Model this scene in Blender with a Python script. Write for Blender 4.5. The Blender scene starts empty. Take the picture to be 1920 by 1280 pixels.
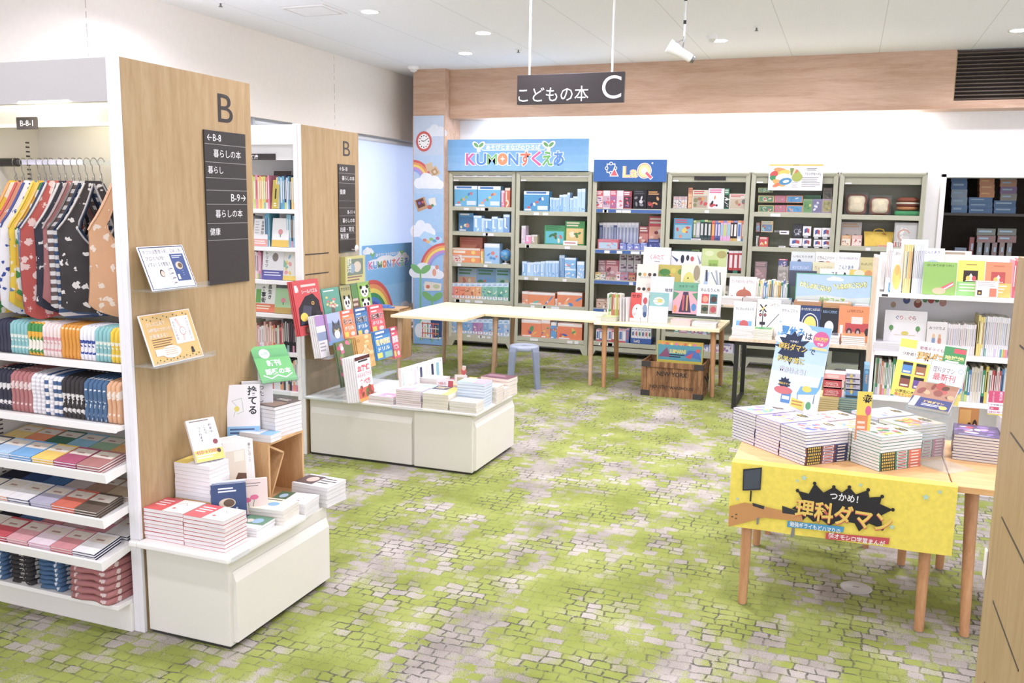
import bpy, math, random
from mathutils import Vector, Matrix
random.seed(11)
C = bpy.context.scene.collection
SC = bpy.context.scene

# ---------------------------------------------------------------- camera, world, light, exposure
F_PX, PITCH, ROLL, YAW, EYE = 1665.0, math.radians(8.8), math.radians(.93), math.radians(20.5), 1.9
_cp, _sp, _cy, _sy = math.cos(PITCH), math.sin(PITCH), math.cos(YAW), math.sin(YAW)
_r0 = Vector((_cy, _sy, 0)); _f0 = Vector((-_sy, _cy, 0)); _u0 = Vector((0, 0, 1))
FW = _f0*_cp - _u0*_sp
_dn = -(_u0*_cp + _f0*_sp)
RU = _r0*math.cos(ROLL) - _dn*math.sin(ROLL)
RD = _r0*math.sin(ROLL) + _dn*math.cos(ROLL)
EYEP = Vector((0, 0, EYE))
cam = bpy.data.cameras.new('camera'); cam.sensor_width = 36; cam.lens = 36*F_PX/1920
cam.clip_start = .05; cam.clip_end = 100
co = bpy.data.objects.new('camera', cam); C.objects.link(co)
co.matrix_world = Matrix(((RU.x, -RD.x, -FW.x, 0), (RU.y, -RD.y, -FW.y, 0), (RU.z, -RD.z, -FW.z, EYE), (0, 0, 0, 1)))
SC.camera = co
SC.view_settings.view_transform = 'Standard'; SC.view_settings.look = 'None'
SC.view_settings.exposure = 0.29; SC.view_settings.gamma = 1; SC.view_settings.use_curve_mapping = False
SC.render.film_transparent = False
w = bpy.data.worlds.new('shop_surroundings'); SC.world = w; w.use_nodes = True
w.node_tree.nodes['Background'].inputs[0].default_value = (.93, .92, 1.13, 1)
w.node_tree.nodes['Background'].inputs[1].default_value = 1.9

def lamp(name, kind, loc, power, col=(.97, .93, 1.1), size=.14, rot=(0, 0, 0), **kw):
    l = bpy.data.lights.new(name, kind); l.energy = power; l.color = col
    if kind == 'AREA': l.shape = 'DISK'; l.size = size
    if kind == 'SPOT': l.shadow_soft_size = size
    for k, v in kw.items(): setattr(l, k, v)
    o = bpy.data.objects.new(name, l); C.objects.link(o); o.location = loc; o.rotation_euler = rot
    return o
# the shop's recessed ceiling lights: a regular field of downlights
DOWN_SEEN = [(-4.2, 7.41), (-3.59, 8.63), (-4.26, 9.71), (-1.38, 9.67), (1.38, 9.88)]
DOWN_HID = [(-4.2, 5.2), (-2.3, 6.6), (-1.2, 5.2), (-2.3, 4.0), (.9, 6.2), (-.2, 3.2), (-1.9, 1.9), (.9, 3.6), (-3.4, 1.9), (-.4, .6), (2.4, 4.6), (-4.9, 3.2), (-4.95, 5.9), (-.3, 7.2), (2.4, 7.4)]
for x, y in DOWN_SEEN: lamp('downlight_lamp', 'AREA', (x, y, 3.575), 19, spread=math.radians(150))
for x, y in DOWN_HID: lamp('downlight_lamp', 'AREA', (x, y, 3.58), 34 if (x, y) in ((-2.3, 6.6), (-.3, 7.2), (.9, 6.2), (-1.2, 5.2)) else 17, spread=math.radians(150))
# ceiling spots aimed at the back wall above the bookcases
for x in (-2.5, -.3): 
    lamp('wall_spot_lamp', 'SPOT', (x, 8.9, 3.5), 40, size=.05, rot=(math.radians(62), 0, 0), spot_size=math.radians(64), spot_blend=.8)

# light strip tucked behind the wooden beam, washing the wall over the bookcases
for x in (-3.6, -1.9, -.2):
    l = lamp('cove_lamp', 'AREA', (x, 10.99, 2.975), 26, (.98, .95, 1.03), 1.5, (math.radians(18), 0, 0)); l.data.shape = 'RECTANGLE'; l.data.size = 1.6; l.data.size_y = .05

# pixel of the photograph -> point of the place on a plane that is really there
def ray(px, py): return FW + RU*((px-960)/F_PX) + RD*((py-640)/F_PX)
def AZ(px, py, z=0.0):
    d = ray(px, py); return EYEP + d*((z-EYE)/d.z)
def AY(px, py, y):
    d = ray(px, py); return EYEP + d*(y/d.y)
def AX(px, py, x):
    d = ray(px, py); return EYEP + d*(x/d.x)

# ---------------------------------------------------------------- colour and materials
_hc = {}
def hx(s):
    if s not in _hc:
        t = s.lstrip('#'); o = []
        for i in (0, 2, 4):
            c = int(t[i:i+2], 16)/255
            o.append(c/12.92 if c <= .04045 else ((c+.055)/1.055)**2.4)
        _hc[s] = (o[0], o[1], o[2], 1)
    return _hc[s]
MATS = {}
class NT:
    def __init__(s, name, rough=.5, spec=.5):
        s.m = bpy.data.materials.new(name); s.m.use_nodes = True; s.t = s.m.node_tree; s.b = s.t.nodes['Principled BSDF']
        s.b.inputs['Roughness'].default_value = rough; s.b.inputs['Specular IOR Level'].default_value = spec
        MATS[name] = s.m
    def n(s, typ, **kw):
        d = s.t.nodes.new(typ)
        for k, v in kw.items():
            if hasattr(d, k): setattr(d, k, v)
            else: d.inputs[k.replace('_', ' ')].default_value = v
        return d
    def l(s, a, b): s.t.links.new(a, b)
    def obj(s, scale=(1, 1, 1), rot=(0, 0, 0), loc=(0, 0, 0), src='Object'):
        tc = s.n('ShaderNodeTexCoord'); mp = s.n('ShaderNodeMapping')
        mp.inputs['Scale'].default_value = scale; mp.inputs['Rotation'].default_value = rot; mp.inputs['Location'].default_value = loc
        s.l(tc.outputs[src], mp.inputs[0]); return mp.outputs[0]
    def noise(s, vec, scale, detail=2, rough=.5, dist=0):
        d = s.n('ShaderNodeTexNoise'); d.inputs['Scale'].default_value = scale; d.inputs['Detail'].default_value = detail
        d.inputs['Roughness'].default_value = rough; d.inputs['Distortion'].default_value = dist
        s.l(vec, d.inputs['Vector']); return d.outputs['Fac']
    def ramp(s, fac, *st):
        d = s.n('ShaderNodeValToRGB'); e = d.color_ramp.elements
        while len(e) < len(st): e.new(.5)
        for i, (p, c) in enumerate(st): e[i].position = p; e[i].color = hx(c) if isinstance(c, str) else (c, c, c, 1)
        s.l(fac, d.inputs[0]); return d.outputs[0]
    def math(s, op, a, b=0.0, c=None):
        d = s.n('ShaderNodeMath'); d.operation = op
        for i, x in enumerate((a, b, c)):
            if x is None: continue
            if isinstance(x, (int, float)): d.inputs[i].default_value = x
            else: s.l(x, d.inputs[i])
        return d.outputs[0]
    def mix(s, fac, a, b, mode='MIX'):
        d = s.n('ShaderNodeMix', data_type='RGBA', blend_type=mode)
        for i, x in ((0, fac), (6, a), (7, b)):
            if isinstance(x, str): d.inputs[i].default_value = hx(x)
            elif isinstance(x, (int, float)): d.inputs[i].default_value = x
            else: s.l(x, d.inputs[i])
        return d.outputs[2]
    def bump(s, fac, st=.2, dist=.002):
        d = s.n('ShaderNodeBump'); d.inputs['Strength'].default_value = st; d.inputs['Distance'].default_value = dist
        s.l(fac, d.inputs['Height']); s.l(d.outputs[0], s.b.inputs['Normal'])
    def base(s, c):
        if isinstance(c, str): s.b.inputs['Base Color'].default_value = hx(c)
        else: s.l(c, s.b.inputs['Base Color'])
def colored(name, rough, spec=.4, bump=0, bscale=300, metal=0, var=.06, vscale=14, mul=1.0):
    m = NT(name, rough, spec); a = m.n('ShaderNodeVertexColor'); a.layer_name = 'Col'
    f = m.noise(m.obj(), vscale, 3)
    g = m.ramp(f, (.3, (1-var)*mul), (.7, mul))
    hs = m.n('ShaderNodeHueSaturation'); hs.inputs['Saturation'].default_value = .88; m.l(a.outputs[0], hs.inputs['Color'])
    m.base(m.mix(1.0, hs.outputs[0], g, 'MULTIPLY')); m.b.inputs['Metallic'].default_value = metal
    if bump: m.bump(m.noise(m.obj(), bscale, 2), bump, .001)
    return m
colored('print', .5, .35, mul=.86); colored('gloss', .32, .4, var=.02, mul=.86); colored('cloth', .9, .15, .4, 500, var=.12, vscale=40)
colored('paint', .45, .4, var=.03, vscale=3); colored('pages', .8, .2, .25, 600, mul=.84); colored('plastic', .35, .5, var=.03)
colored('metal', .3, .5, metal=1, var=.02); colored('foil', .12, .8, .5, 60, var=.1)
def wood(name, c0, c1, c2, axis, rough=.45, scale=6, stretch=14, knots=0):
    m = NT(name, rough, .35); sc = [stretch]*3; sc[axis] = 1.0
    v = m.obj(tuple(x for x in sc))
    f = m.noise(v, scale*.5, 5, .6, .4)
    g = m.noise(v, scale*3.2, 3, .6)
    h = m.math('ADD', m.math('MULTIPLY', f, .7), m.math('MULTIPLY', g, .3))
    m.base(m.ramp(h, (.36, c0), (.5, c1), (.64, c2)))
    m.bump(g, .05, .0006); return m
wood('birch_panel', '#a2875f', '#ac926a', '#b39b75', 2, .5, 5, 10)
wood('oak_beam', '#b8967c', '#c4a48b', '#cdb099', 0, .5, 2.2, 9)
wood('oak_column', '#b8967c', '#c4a48b', '#cdb099', 0, .5, 3, 9)
wood('table_top', '#ead9ac', '#efe0b6', '#f3e6c0', 0, .4, 4, 10)  # top colour lifted to hold the strong light on the reading tables
wood('table_wood', '#cf9f66', '#d8aa72', '#e0b680', 0, .42, 5, 10)
wood('leg_wood', '#a97a52', '#ba8a60', '#c6986c', 2, .45, 8, 8)
wood('leg_pale', '#ad8c6c', '#bb9b7c', '#c6a88a', 2, .45, 8, 8)
wood('crate_old', '#5d4029', '#835f3f', '#a27b53', 2, .75, 7, 8)
wood('ply_box', '#c49a68', '#d0a877', '#dab687', 2, .5, 5, 7)
wood('shelf_side', '#c9b499', '#d6c3aa', '#dfcfb9', 2, .5, 6, 9)
# carpet of small green and grey woven cells with broken dark joints
m = NT('carpet', .95, .08)
tc = m.n('ShaderNodeTexCoord')
dn = m.n('ShaderNodeTexNoise'); dn.inputs['Scale'].default_value = 9; dn.inputs['Detail'].default_value = 2; m.l(tc.outputs['Object'], dn.inputs['Vector'])
vs = m.n('ShaderNodeVectorMath', operation='SUBTRACT'); m.l(dn.outputs['Color'], vs.inputs[0]); vs.inputs[1].default_value = (.5, .5, .5)
vm = m.n('ShaderNodeVectorMath', operation='SCALE'); m.l(vs.outputs[0], vm.inputs[0]); vm.inputs['Scale'].default_value = .05
va = m.n('ShaderNodeVectorMath', operation='ADD'); m.l(tc.outputs['Object'], va.inputs[0]); m.l(vm.outputs[0], va.inputs[1])
fn0 = m.n('ShaderNodeTexNoise'); fn0.inputs['Scale'].default_value = 260; fn0.inputs['Detail'].default_value = 1; m.l(tc.outputs['Object'], fn0.inputs['Vector'])
fs = m.n('ShaderNodeVectorMath', operation='SUBTRACT'); m.l(fn0.outputs['Color'], fs.inputs[0]); fs.inputs[1].default_value = (.5, .5, .5)
fm = m.n('ShaderNodeVectorMath', operation='SCALE'); m.l(fs.outputs[0], fm.inputs[0]); fm.inputs['Scale'].default_value = .009
fa = m.n('ShaderNodeVectorMath', operation='ADD'); m.l(va.outputs[0], fa.inputs[0]); m.l(fm.outputs[0], fa.inputs[1])
mp = m.n('ShaderNodeMapping'); mp.inputs['Rotation'].default_value = (0, 0, 0); m.l(fa.outputs[0], mp.inputs[0])
br = m.n('ShaderNodeTexBrick', offset=.5, offset_frequency=2, squash=1.3, squash_frequency=3)
br.inputs['Color1'].default_value = (0, 0, 0, 1); br.inputs['Color2'].default_value = (1, 1, 1, 1); br.inputs['Mortar'].default_value = (.5, .5, .5, 1)
br.inputs['Scale'].default_value = 1; br.inputs['Mortar Size'].default_value = .0052; br.inputs['Mortar Smooth'].default_value = .3
br.inputs['Brick Width'].default_value = .07; br.inputs['Row Height'].default_value = .058
m.l(mp.outputs[0], br.inputs['Vector'])
o = tc.outputs['Object']
pm = m.n('ShaderNodeMapping'); pm.inputs['Scale'].default_value = (1.7, .62, 1); m.l(o, pm.inputs[0])
big = m.noise(pm.outputs[0], 1.7, 3, .55)
fine = m.noise(o, 210, 3, .7)
mid = m.noise(o, 60, 2)
val = m.math('ADD', m.math('MULTIPLY', big, 1.5), m.math('MULTIPLY', br.outputs['Color'], .34))
val = m.math('ADD', val, m.math('MULTIPLY', fine, .62)); val = m.math('ADD', val, m.math('MULTIPLY', mid, .14))
gm = m.ramp(m.math('SUBTRACT', val, .86), (.45, 0.0), (.55, 1.0))
gv = m.noise(o, 3, 3)
green = m.ramp(m.math('ADD', m.math('MULTIPLY', gv, .7), m.math('MULTIPLY', fine, .3)), (.35, '#757d3b'), (.5, '#868f49'), (.65, '#949c58'))
grey = m.ramp(m.math('ADD', m.math('MULTIPLY', gv, .5), m.math('MULTIPLY', fine, .5)), (.38, '#7d766d'), (.5, '#9b948a'), (.64, '#b4ada3'))
body = m.mix(gm, green, grey)
ln = m.ramp(m.noise(o, 3.4, 3, .6), (.44, 0.0), (.58, 1.0))
lm = m.math('MULTIPLY', m.math('MULTIPLY', br.outputs['Fac'], ln), m.ramp(m.noise(o, 45, 1), (.32, .1), (.5, 1.0)))
weak = m.math('MULTIPLY', br.outputs['Fac'], m.ramp(m.noise(o, 70, 1), (.45, 0.0), (.6, .38)))
spk = m.math('MULTIPLY', m.ramp(m.noise(o, 150, 1), (.62, 0.0), (.68, .7)), m.ramp(m.noise(o, 3.1, 2), (.5, 0.0), (.62, 1.0)))
weak = m.math('MAXIMUM', weak, spk)
lm = m.math('MAXIMUM', lm, weak)
m.base(m.mix(m.math('MULTIPLY', lm, .88), body, '#4d4c44'))
m.bump(m.math('ADD', fine, m.math('MULTIPLY', br.outputs['Fac'], -1.5)), .35, .003)
# ceiling board with thin joints every 0.91 m
m = NT('ceiling_board', .85, .2); o = m.obj()
sx = m.n('ShaderNodeSeparateXYZ'); m.l(o, sx.inputs[0])
def joint(v, off, step, wd):
    f = m.math('FRACT', m.math('DIVIDE', m.math('ADD', v, off), step))
    return m.math('LESS_THAN', m.math('ABSOLUTE', m.math('SUBTRACT', f, .5)), wd/step)
j = m.math('MAXIMUM', joint(sx.outputs[0], 10.285, .91, .0035), m.math('MULTIPLY', joint(sx.outputs[1], 10.0, 1.82, .003), .35))
sp = m.ramp(m.noise(o, 140, 2), (.35, '#e6e6e6'), (.55, '#f1f1f1'))
m.base(m.mix(m.math('MULTIPLY', j, .35), sp, '#8f8d88')); m.bump(m.noise(o, 90, 2), .15, .002)
def plain(name, c, rough=.6, spec=.3, nz=.0, emis=None, es=0):
    m = NT(name, rough, spec); f = m.noise(m.obj(), 18, 3)
    m.base(m.mix(m.math('MULTIPLY', f, .12), c, '#9a968c'))
    if nz: m.bump(m.noise(m.obj(), 220, 2), nz, .001)
    if emis: m.b.inputs['Emission Color'].default_value = hx(emis); m.b.inputs['Emission Strength'].default_value = es
    return m
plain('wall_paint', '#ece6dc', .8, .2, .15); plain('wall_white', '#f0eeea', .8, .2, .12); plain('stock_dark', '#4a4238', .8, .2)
plain('lamp_glow', '#ffffff', .5, .3, 0, '#fffaf0', 14); plain('tube_glow', '#ffffff', .5, .3, 0, '#fff4d8', 5)
m = NT('blind_fabric', .8, .2); f = m.noise(m.obj((1, 1, 1)), 400, 2)
m.base(m.ramp(f, (.3, '#ecf0f5'), (.7, '#f4f7fa')))
tr = m.n('ShaderNodeBsdfTranslucent'); tr.inputs[0].default_value = hx('#eaf2fc'); ms = m.n('ShaderNodeMixShader'); ms.inputs[0].default_value = .62
m.l(m.b.outputs[0], ms.inputs[1]); m.l(tr.outputs[0], ms.inputs[2]); m.l(ms.outputs[0], m.t.nodes['Material Output'].inputs[0])
def clear(name, tint, rough=.02, trans=.9):
    m = NT(name, rough, .5); m.base(tint)
    tp = m.n('ShaderNodeBsdfTransparent'); tp.inputs[0].default_value = hx('#f6f9fa'); ms = m.n('ShaderNodeMixShader')
    lw = m.n('ShaderNodeLayerWeight'); lw.inputs[0].default_value = .35
    f = m.math('MULTIPLY_ADD', lw.outputs['Facing'], .2, 1-trans)
    m.l(f, ms.inputs[0]); m.l(tp.outputs[0], ms.inputs[1]); m.l(m.b.outputs[0], ms.inputs[2]); m.l(ms.outputs[0], m.t.nodes['Material Output'].inputs[0])
clear('acrylic', '#f4f6f7', .05, .992); clear('bag_film', '#eef2f4', .1, .965); clear('window_glass', '#e6f0f6', .02, .93); clear('dust_glass', '#6f6a62', .08, .8)

# ---------------------------------------------------------------- mesh helpers
class MB:
    def __init__(s, mat='paint', col='#ffffff'):
        s.v = []; s.f = []; s.c = []; s.m = []; s.s = []; s.mat = mat; s.col = col
    def face(s, pts, col=None, mat=None, smooth=False):
        i = len(s.v); s.v += [tuple(p) for p in pts]; s.f.append(tuple(range(i, i+len(pts)))); s._a(col, mat, smooth)
    def _a(s, col, mat, smooth): s.c.append(col or s.col); s.m.append(mat or s.mat); s.s.append(smooth)
    def idx(s, vs, fs, col=None, mat=None, smooth=False):
        i = len(s.v); s.v += [tuple(p) for p in vs]
        for q in fs: s.f.append(tuple(i+k for k in q)); s._a(col, mat, smooth)
    def box(s, x0, x1, y0, y1, z0, z1, col=None, mat=None, M=None, cols=None):
        vs = [(x, y, z) for z in (z0, z1) for y in (y0, y1) for x in (x0, x1)]
        if M is not None: vs = [M @ Vector(p) for p in vs]
        i = len(s.v); s.v += [tuple(p) for p in vs]
        for k, q in enumerate(((0, 2, 3, 1), (4, 5, 7, 6), (0, 1, 5, 4), (2, 6, 7, 3), (0, 4, 6, 2), (1, 3, 7, 5))):
            s.f.append(tuple(i+j for j in q)); s._a((cols or {}).get(k, col), mat, False)
        return s
    def prism(s, pts, a, b, axis='y', col=None, mat=None):   # outline extruded along an axis
        def P(p, t): return {'y': (p[0], t, p[1]), 'x': (t, p[0], p[1]), 'z': (p[0], p[1], t)}[axis]
        n = len(pts); vs = [P(p, a) for p in pts] + [P(p, b) for p in pts]
        fs = [tuple(range(n)), tuple(range(2*n-1, n-1, -1))] + [(k, k+n, (k+1) % n+n, (k+1) % n) for k in range(n)]
        s.idx(vs, fs, col, mat); return s
    def tube(s, path, r, col=None, mat=None, n=8, close=False):
        path = [Vector(p) for p in path]; L = len(path); vs = []; up = Vector((0, 0, 1))
        rr = r if isinstance(r, (list, tuple)) else [r]*L
        for i, p in enumerate(path):
            if close: d = path[(i+1) % L]-path[i-1]
            else: d = path[min(i+1, L-1)]-path[max(i-1, 0)]
            d.normalize(); u = d.cross(up)
            if u.length < .1: u = d.cross(Vector((1, 0, 0)))
            u.normalize(); v = d.cross(u)
            for k in range(n):
                a = 2*math.pi*k/n; vs.append(p+(u*math.cos(a)+v*math.sin(a))*rr[i])
        fs = []
        for i in range(L if close else L-1):
            j = (i+1) % L
            for k in range(n): fs.append((i*n+k, i*n+(k+1) % n, j*n+(k+1) % n, j*n+k))
        s.idx(vs, fs, col, mat, True)
        if not close:
            s.face(vs[:n], col, mat); s.face(vs[-n:][::-1], col, mat)
        return s
    def lathe(s, prof, col=None, mat=None, n=24, M=None):
        vs = []; fs = []
        for r, z in prof:
            for k in range(n):
                a = 2*math.pi*k/n; vs.append(Vector((r*math.cos(a), r*math.sin(a), z)))
        if M is not None: vs = [M @ p for p in vs]
        for i in range(len(prof)-1):
            for k in range(n): fs.append((i*n+k, i*n+(k+1) % n, (i+1)*n+(k+1) % n, (i+1)*n+k))
        s.idx(vs, fs, col, mat, True)
        if prof[0][0] > 1e-4: s.face(vs[:n][::-1], col, mat)
        if prof[-1][0] > 1e-4: s.face(vs[-n:], col, mat)
        return s
    def grid(s, fn, nu, nv, col=None, mat=None, smooth=True):
        vs = [fn(i/nu, j/nv) for j in range(nv+1) for i in range(nu+1)]
        s.idx(vs, [(j*(nu+1)+i, j*(nu+1)+i+1, (j+1)*(nu+1)+i+1, (j+1)*(nu+1)+i) for j in range(nv) for i in range(nu)], col, mat, smooth)
        return s
    def mesh(s, name):
        me = bpy.data.meshes.new(name); me.from_pydata(s.v, [], s.f)
        keys = list(dict.fromkeys(s.m))
        for k in keys: me.materials.append(MATS[k])
        ix = {k: i for i, k in enumerate(keys)}
        me.polygons.foreach_set('material_index', [ix[k] for k in s.m]); me.polygons.foreach_set('use_smooth', s.s)
        at = me.color_attributes.new('Col', 'FLOAT_COLOR', 'CORNER'); buf = []
        for f, c in zip(s.f, s.c): buf += hx(c)*len(f)
        at.data.foreach_set('color', buf); me.update(); return me
    def build(s, name, parent=None, M=None, bevel=0, seg=2):
        o = bpy.data.objects.new(name, s.mesh(name)); C.objects.link(o)
        if parent is not None: o.parent = parent
        if M is not None: o.matrix_local = M
        if bevel:
            b = o.modifiers.new('bevel', 'BEVEL'); b.width = bevel; b.segments = seg; b.limit_method = 'ANGLE'; b.angle_limit = .7
        return o
def T(x=0, y=0, z=0): return Matrix.Translation((x, y, z))
def RZ(a): return Matrix.Rotation(math.radians(a), 4, 'Z')
def RX(a): return Matrix.Rotation(math.radians(a), 4, 'X')
def RY(a): return Matrix.Rotation(math.radians(a), 4, 'Y')
USED = {}
def tag(o, label, cat, group=None, kind=None):
    o['label'] = label; o['category'] = cat
    if group: o['group'] = group
    if kind: o['kind'] = kind
    n = len(label.split())
    if n < 4 or n > 16: print('LABEL LENGTH', n, label)
    if label in USED: print('LABEL TWICE', label)
    USED[label] = 1
    return o
def thing(name, label, cat, M=None, group=None):
    o = bpy.data.objects.new(name, None); C.objects.link(o); o.empty_display_size = .05
    if M is not None: o.matrix_world = M
    return tag(o, label, cat, group)
def struct(o): o['kind'] = 'structure'; return o
_t = 'first second third fourth fifth sixth seventh eighth ninth tenth eleventh twelfth thirteenth fourteenth fifteenth sixteenth seventeenth eighteenth nineteenth'.split()
ORD = _t + [x for a, b in (('twent', 'twenty'), ('thirt', 'thirty'), ('fort', 'forty'), ('fift', 'fifty'), ('sixt', 'sixty'), ('sevent', 'seventy')) for x in [a+'ieth'] + [b+'-'+q for q in _t[:9]]]

# ---------------------------------------------------------------- flat artwork and lettering printed on a face
_tx = {}
def glyph(s, bold):
    k = (s, bold)
    if k not in _tx:
        c = bpy.data.curves.new('t', 'FONT'); c.body = s; c.resolution_u = 8 if len(s) == 1 and s.isascii() else 2; c.offset = bold; c.fill_mode = 'FRONT'
        o = bpy.data.objects.new('t', c); C.objects.link(o)
        dg = bpy.context.evaluated_depsgraph_get(); me = bpy.data.meshes.new_from_object(o.evaluated_get(dg))
        v = [(p.co.x, p.co.y) for p in me.vertices]; f = [tuple(p.vertices) for p in me.polygons]
        bpy.data.objects.remove(o); bpy.data.curves.remove(c); bpy.data.meshes.remove(me)
        x = [p[0] for p in v] or [0, 0]
        _tx[k] = (v, f, min(x), max(x))
    return _tx[k]
EPS = .00006
class Art:
    def __init__(s, mb, O, U, V, mat='print'):
        s.mb = mb; s.O = Vector(O); s.U = Vector(U).normalized(); s.V = Vector(V).normalized(); s.N = s.U.cross(s.V); s.k = 1; s.mat = mat
    def P(s, u, v): return s.O + s.U*u + s.V*v + s.N*(s.k*EPS)
    def poly(s, pts, col): s.mb.face([s.P(*p) for p in pts], col, s.mat); s.k += 1
    def rect(s, u0, v0, u1, v1, col): s.poly([(u0, v0), (u1, v0), (u1, v1), (u0, v1)], col)
    def ell(s, cx, cy, rx, ry=None, col='#fff', n=20, rot=0):
        ry = rx if ry is None else ry; c, q = math.cos(rot), math.sin(rot); p = []
        for i in range(n):
            a = 2*math.pi*i/n; x, y = rx*math.cos(a), ry*math.sin(a); p.append((cx+x*c-y*q, cy+x*q+y*c))
        s.poly(p, col)
    def arc(s, cx, cy, r0, r1, a0, a1, col, n=16):
        p = [(cx+r1*math.cos(math.radians(a0+(a1-a0)*i/n)), cy+r1*math.sin(math.radians(a0+(a1-a0)*i/n))) for i in range(n+1)]
        p += [(cx+r0*math.cos(math.radians(a1-(a1-a0)*i/n)), cy+r0*math.sin(math.radians(a1-(a1-a0)*i/n))) for i in range(n+1)]
        for i in range(n): s.mb.face([s.P(*p[i]), s.P(*p[i+1]), s.P(*p[-i-2]), s.P(*p[-i-1])][::-1], col, s.mat)
        s.k += 1
    def star(s, cx, cy, r, r2, n, col, rot=90, jit=0, sx=1.0):
        p = []
        for i in range(2*n):
            a = math.radians(rot+180*i/n); q = (r if i % 2 == 0 else r2)*(1+jit*math.sin(i*2.3)); p.append((cx+q*math.cos(a)*sx, cy+q*math.sin(a)))
        s.poly(p, col)
    def cloud(s, cx, cy, w, h, col):
        for dx, dy, r in ((-.32, -.05, .3), (-.08, .18, .36), (.2, .05, .33), (.38, -.12, .24)): s.ell(cx+dx*w, cy+dy*h, r*w*.62, r*h*1.1, col, 16); s.k -= .7
        s.rect(cx-.42*w, cy-.36*h, cx+.46*w, cy-.02*h, col)
    def line(s, pts, wd, col):
        for (a, b), (c, d) in zip(pts, pts[1:]):
            n = Vector((b-d, c-a)); 
            if n.length < 1e-9: continue
            n = n.normalized()*wd/2
            s.mb.face([s.P(a-n.x, b-n.y), s.P(c-n.x, d-n.y), s.P(c+n.x, d+n.y), s.P(a+n.x, b+n.y)][::-1], col, s.mat)
        s.k += 1
    def text(s, u, v, size, st, col, al='l', bold=0.0, fit=None, rot=0, edge=None, ew=.05, sx=1.0):
        if edge: s.text(u, v, size, st, edge, al, bold+ew, None if fit is None else fit*(1+ew*.35), rot, None, sx=sx)
        vs, fs, x0, x1 = glyph(st, bold)
        if not vs: return
        k = size*sx
        if fit is not None: k = fit/(x1-x0)
        off = {'l': -x0, 'c': -(x0+x1)/2, 'r': -x1}[al]; c, q = math.cos(math.radians(rot)), math.sin(math.radians(rot))
        P = []
        for x, y in vs:
            a, b = (x+off)*k, y*size; P.append(s.P(u+a*c-b*q, v+a*q+b*c))
        s.mb.idx(P, fs, col, s.mat); s.k += 1
    def vtext(s, u, v, size, st, col, bold=0.0, step=1.02):
        k0 = s.k
        for i, ch in enumerate(st):
            s.k = k0
            if ch == 'ー': s.rect(u-size*.04, v-(i+.95)*size*step, u+size*.04, v-(i+.15)*size*step, col)
            elif ch != ' ': s.text(u, v-size*.86-i*size*step, size, ch, col, 'c', bold)
        s.k = k0+1
    def bars(s, u0, v0, u1, v1, n, col, fill=.5, jag=.3, rnd=random):
        st = (v1-v0)/n; k0 = s.k
        for i in range(n):
            s.k = k0; e = u0+(u1-u0)*(1-jag*rnd.random()); s.rect(u0, v1-(i+fill)*st, e, v1-i*st, col)
        s.k = k0+1

# ---------------------------------------------------------------- books
# local frame: width along x, height along z, front cover towards -y, spine at -x
class Proto: pass
def book(w, h, t, cov, spine=None, page='#f3efe6', front=None, sart=None, back=None, hard=0, parts=True, mat='gloss'):
    p = Proto(); p.w, p.h, p.t, p.parts = w, h, t, parts
    c = MB(mat, cov); th = .0022 if hard else .0009; ov = .003 if hard else .0006
    c.box(-w/2, w/2, -t/2, -t/2+th, 0, h, cov); c.box(-w/2, w/2, t/2-th, t/2, 0, h, back or cov); c.box(-w/2, -w/2+th, -t/2+th, t/2-th, 0, h, spine or cov)
    if front: front(Art(c, (-w/2, -t/2, 0), (1, 0, 0), (0, 0, 1), mat), w, h)
    if sart: sart(Art(c, (-w/2, t/2, 0), (0, -1, 0), (0, 0, 1), mat), t, h)
    g = MB('pages', page)
    if parts: g.box(-w/2+th, w/2-ov, -t/2+th, t/2-th, ov, h-ov); p.cover = c.mesh('cover'); p.pages = g.mesh('pages')
    else: c.box(-w/2+th, w/2-ov, -t/2+th, t/2-th, ov, h-ov, page, 'pages'); p.one = c.mesh('book')
    return p
def place(p, M, name, label, cat, group=None):
    if p.parts:
        o = thing(name, label, cat, M, group)
        for nm, me in (('cover', p.cover), ('pages', p.pages)):
            q = bpy.data.objects.new(nm, me); C.objects.link(q); q.parent = o
    else:
        o = bpy.data.objects.new(name, p.one); C.objects.link(o); o.matrix_world = M; tag(o, label, cat, group)
    return o
def FLAT(cx, cy, z, yaw, p): return T(cx, cy, z) @ RZ(yaw) @ RX(-90) @ T(0, 0, -p.h/2)
def stack(cx, cy, z, yaw, n, protos, name, desc, where, cat, group, jit=1.2, flip=None, top=None):
    if not isinstance(protos, list): protos = [protos]
    zz = z
    for i in range(n):
        k = n-1-i                                    # 0 = topmost
        p = top if (top is not None and k == 0) else protos[i % len(protos)]
        zz += p.t/2+.0006
        y = yaw+random.uniform(-jit, jit)+(flip(i) if flip else 0)
        pos = 'topmost' if k == 0 else ('lowest' if i == 0 else ORD[k]+' from top')
        place(p, FLAT(cx+random.uniform(-jit, jit)*.0015, cy+random.uniform(-jit, jit)*.0015, zz, y, p), name, '%s, %s of %s' % (desc, pos, where), cat, group)
        zz += p.t/2+.0003
    return zz
def STAND(x, y, z, yaw=0, lean=0): return T(x, y, z) @ RZ(yaw) @ RX(-lean)
CN = {}
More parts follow.
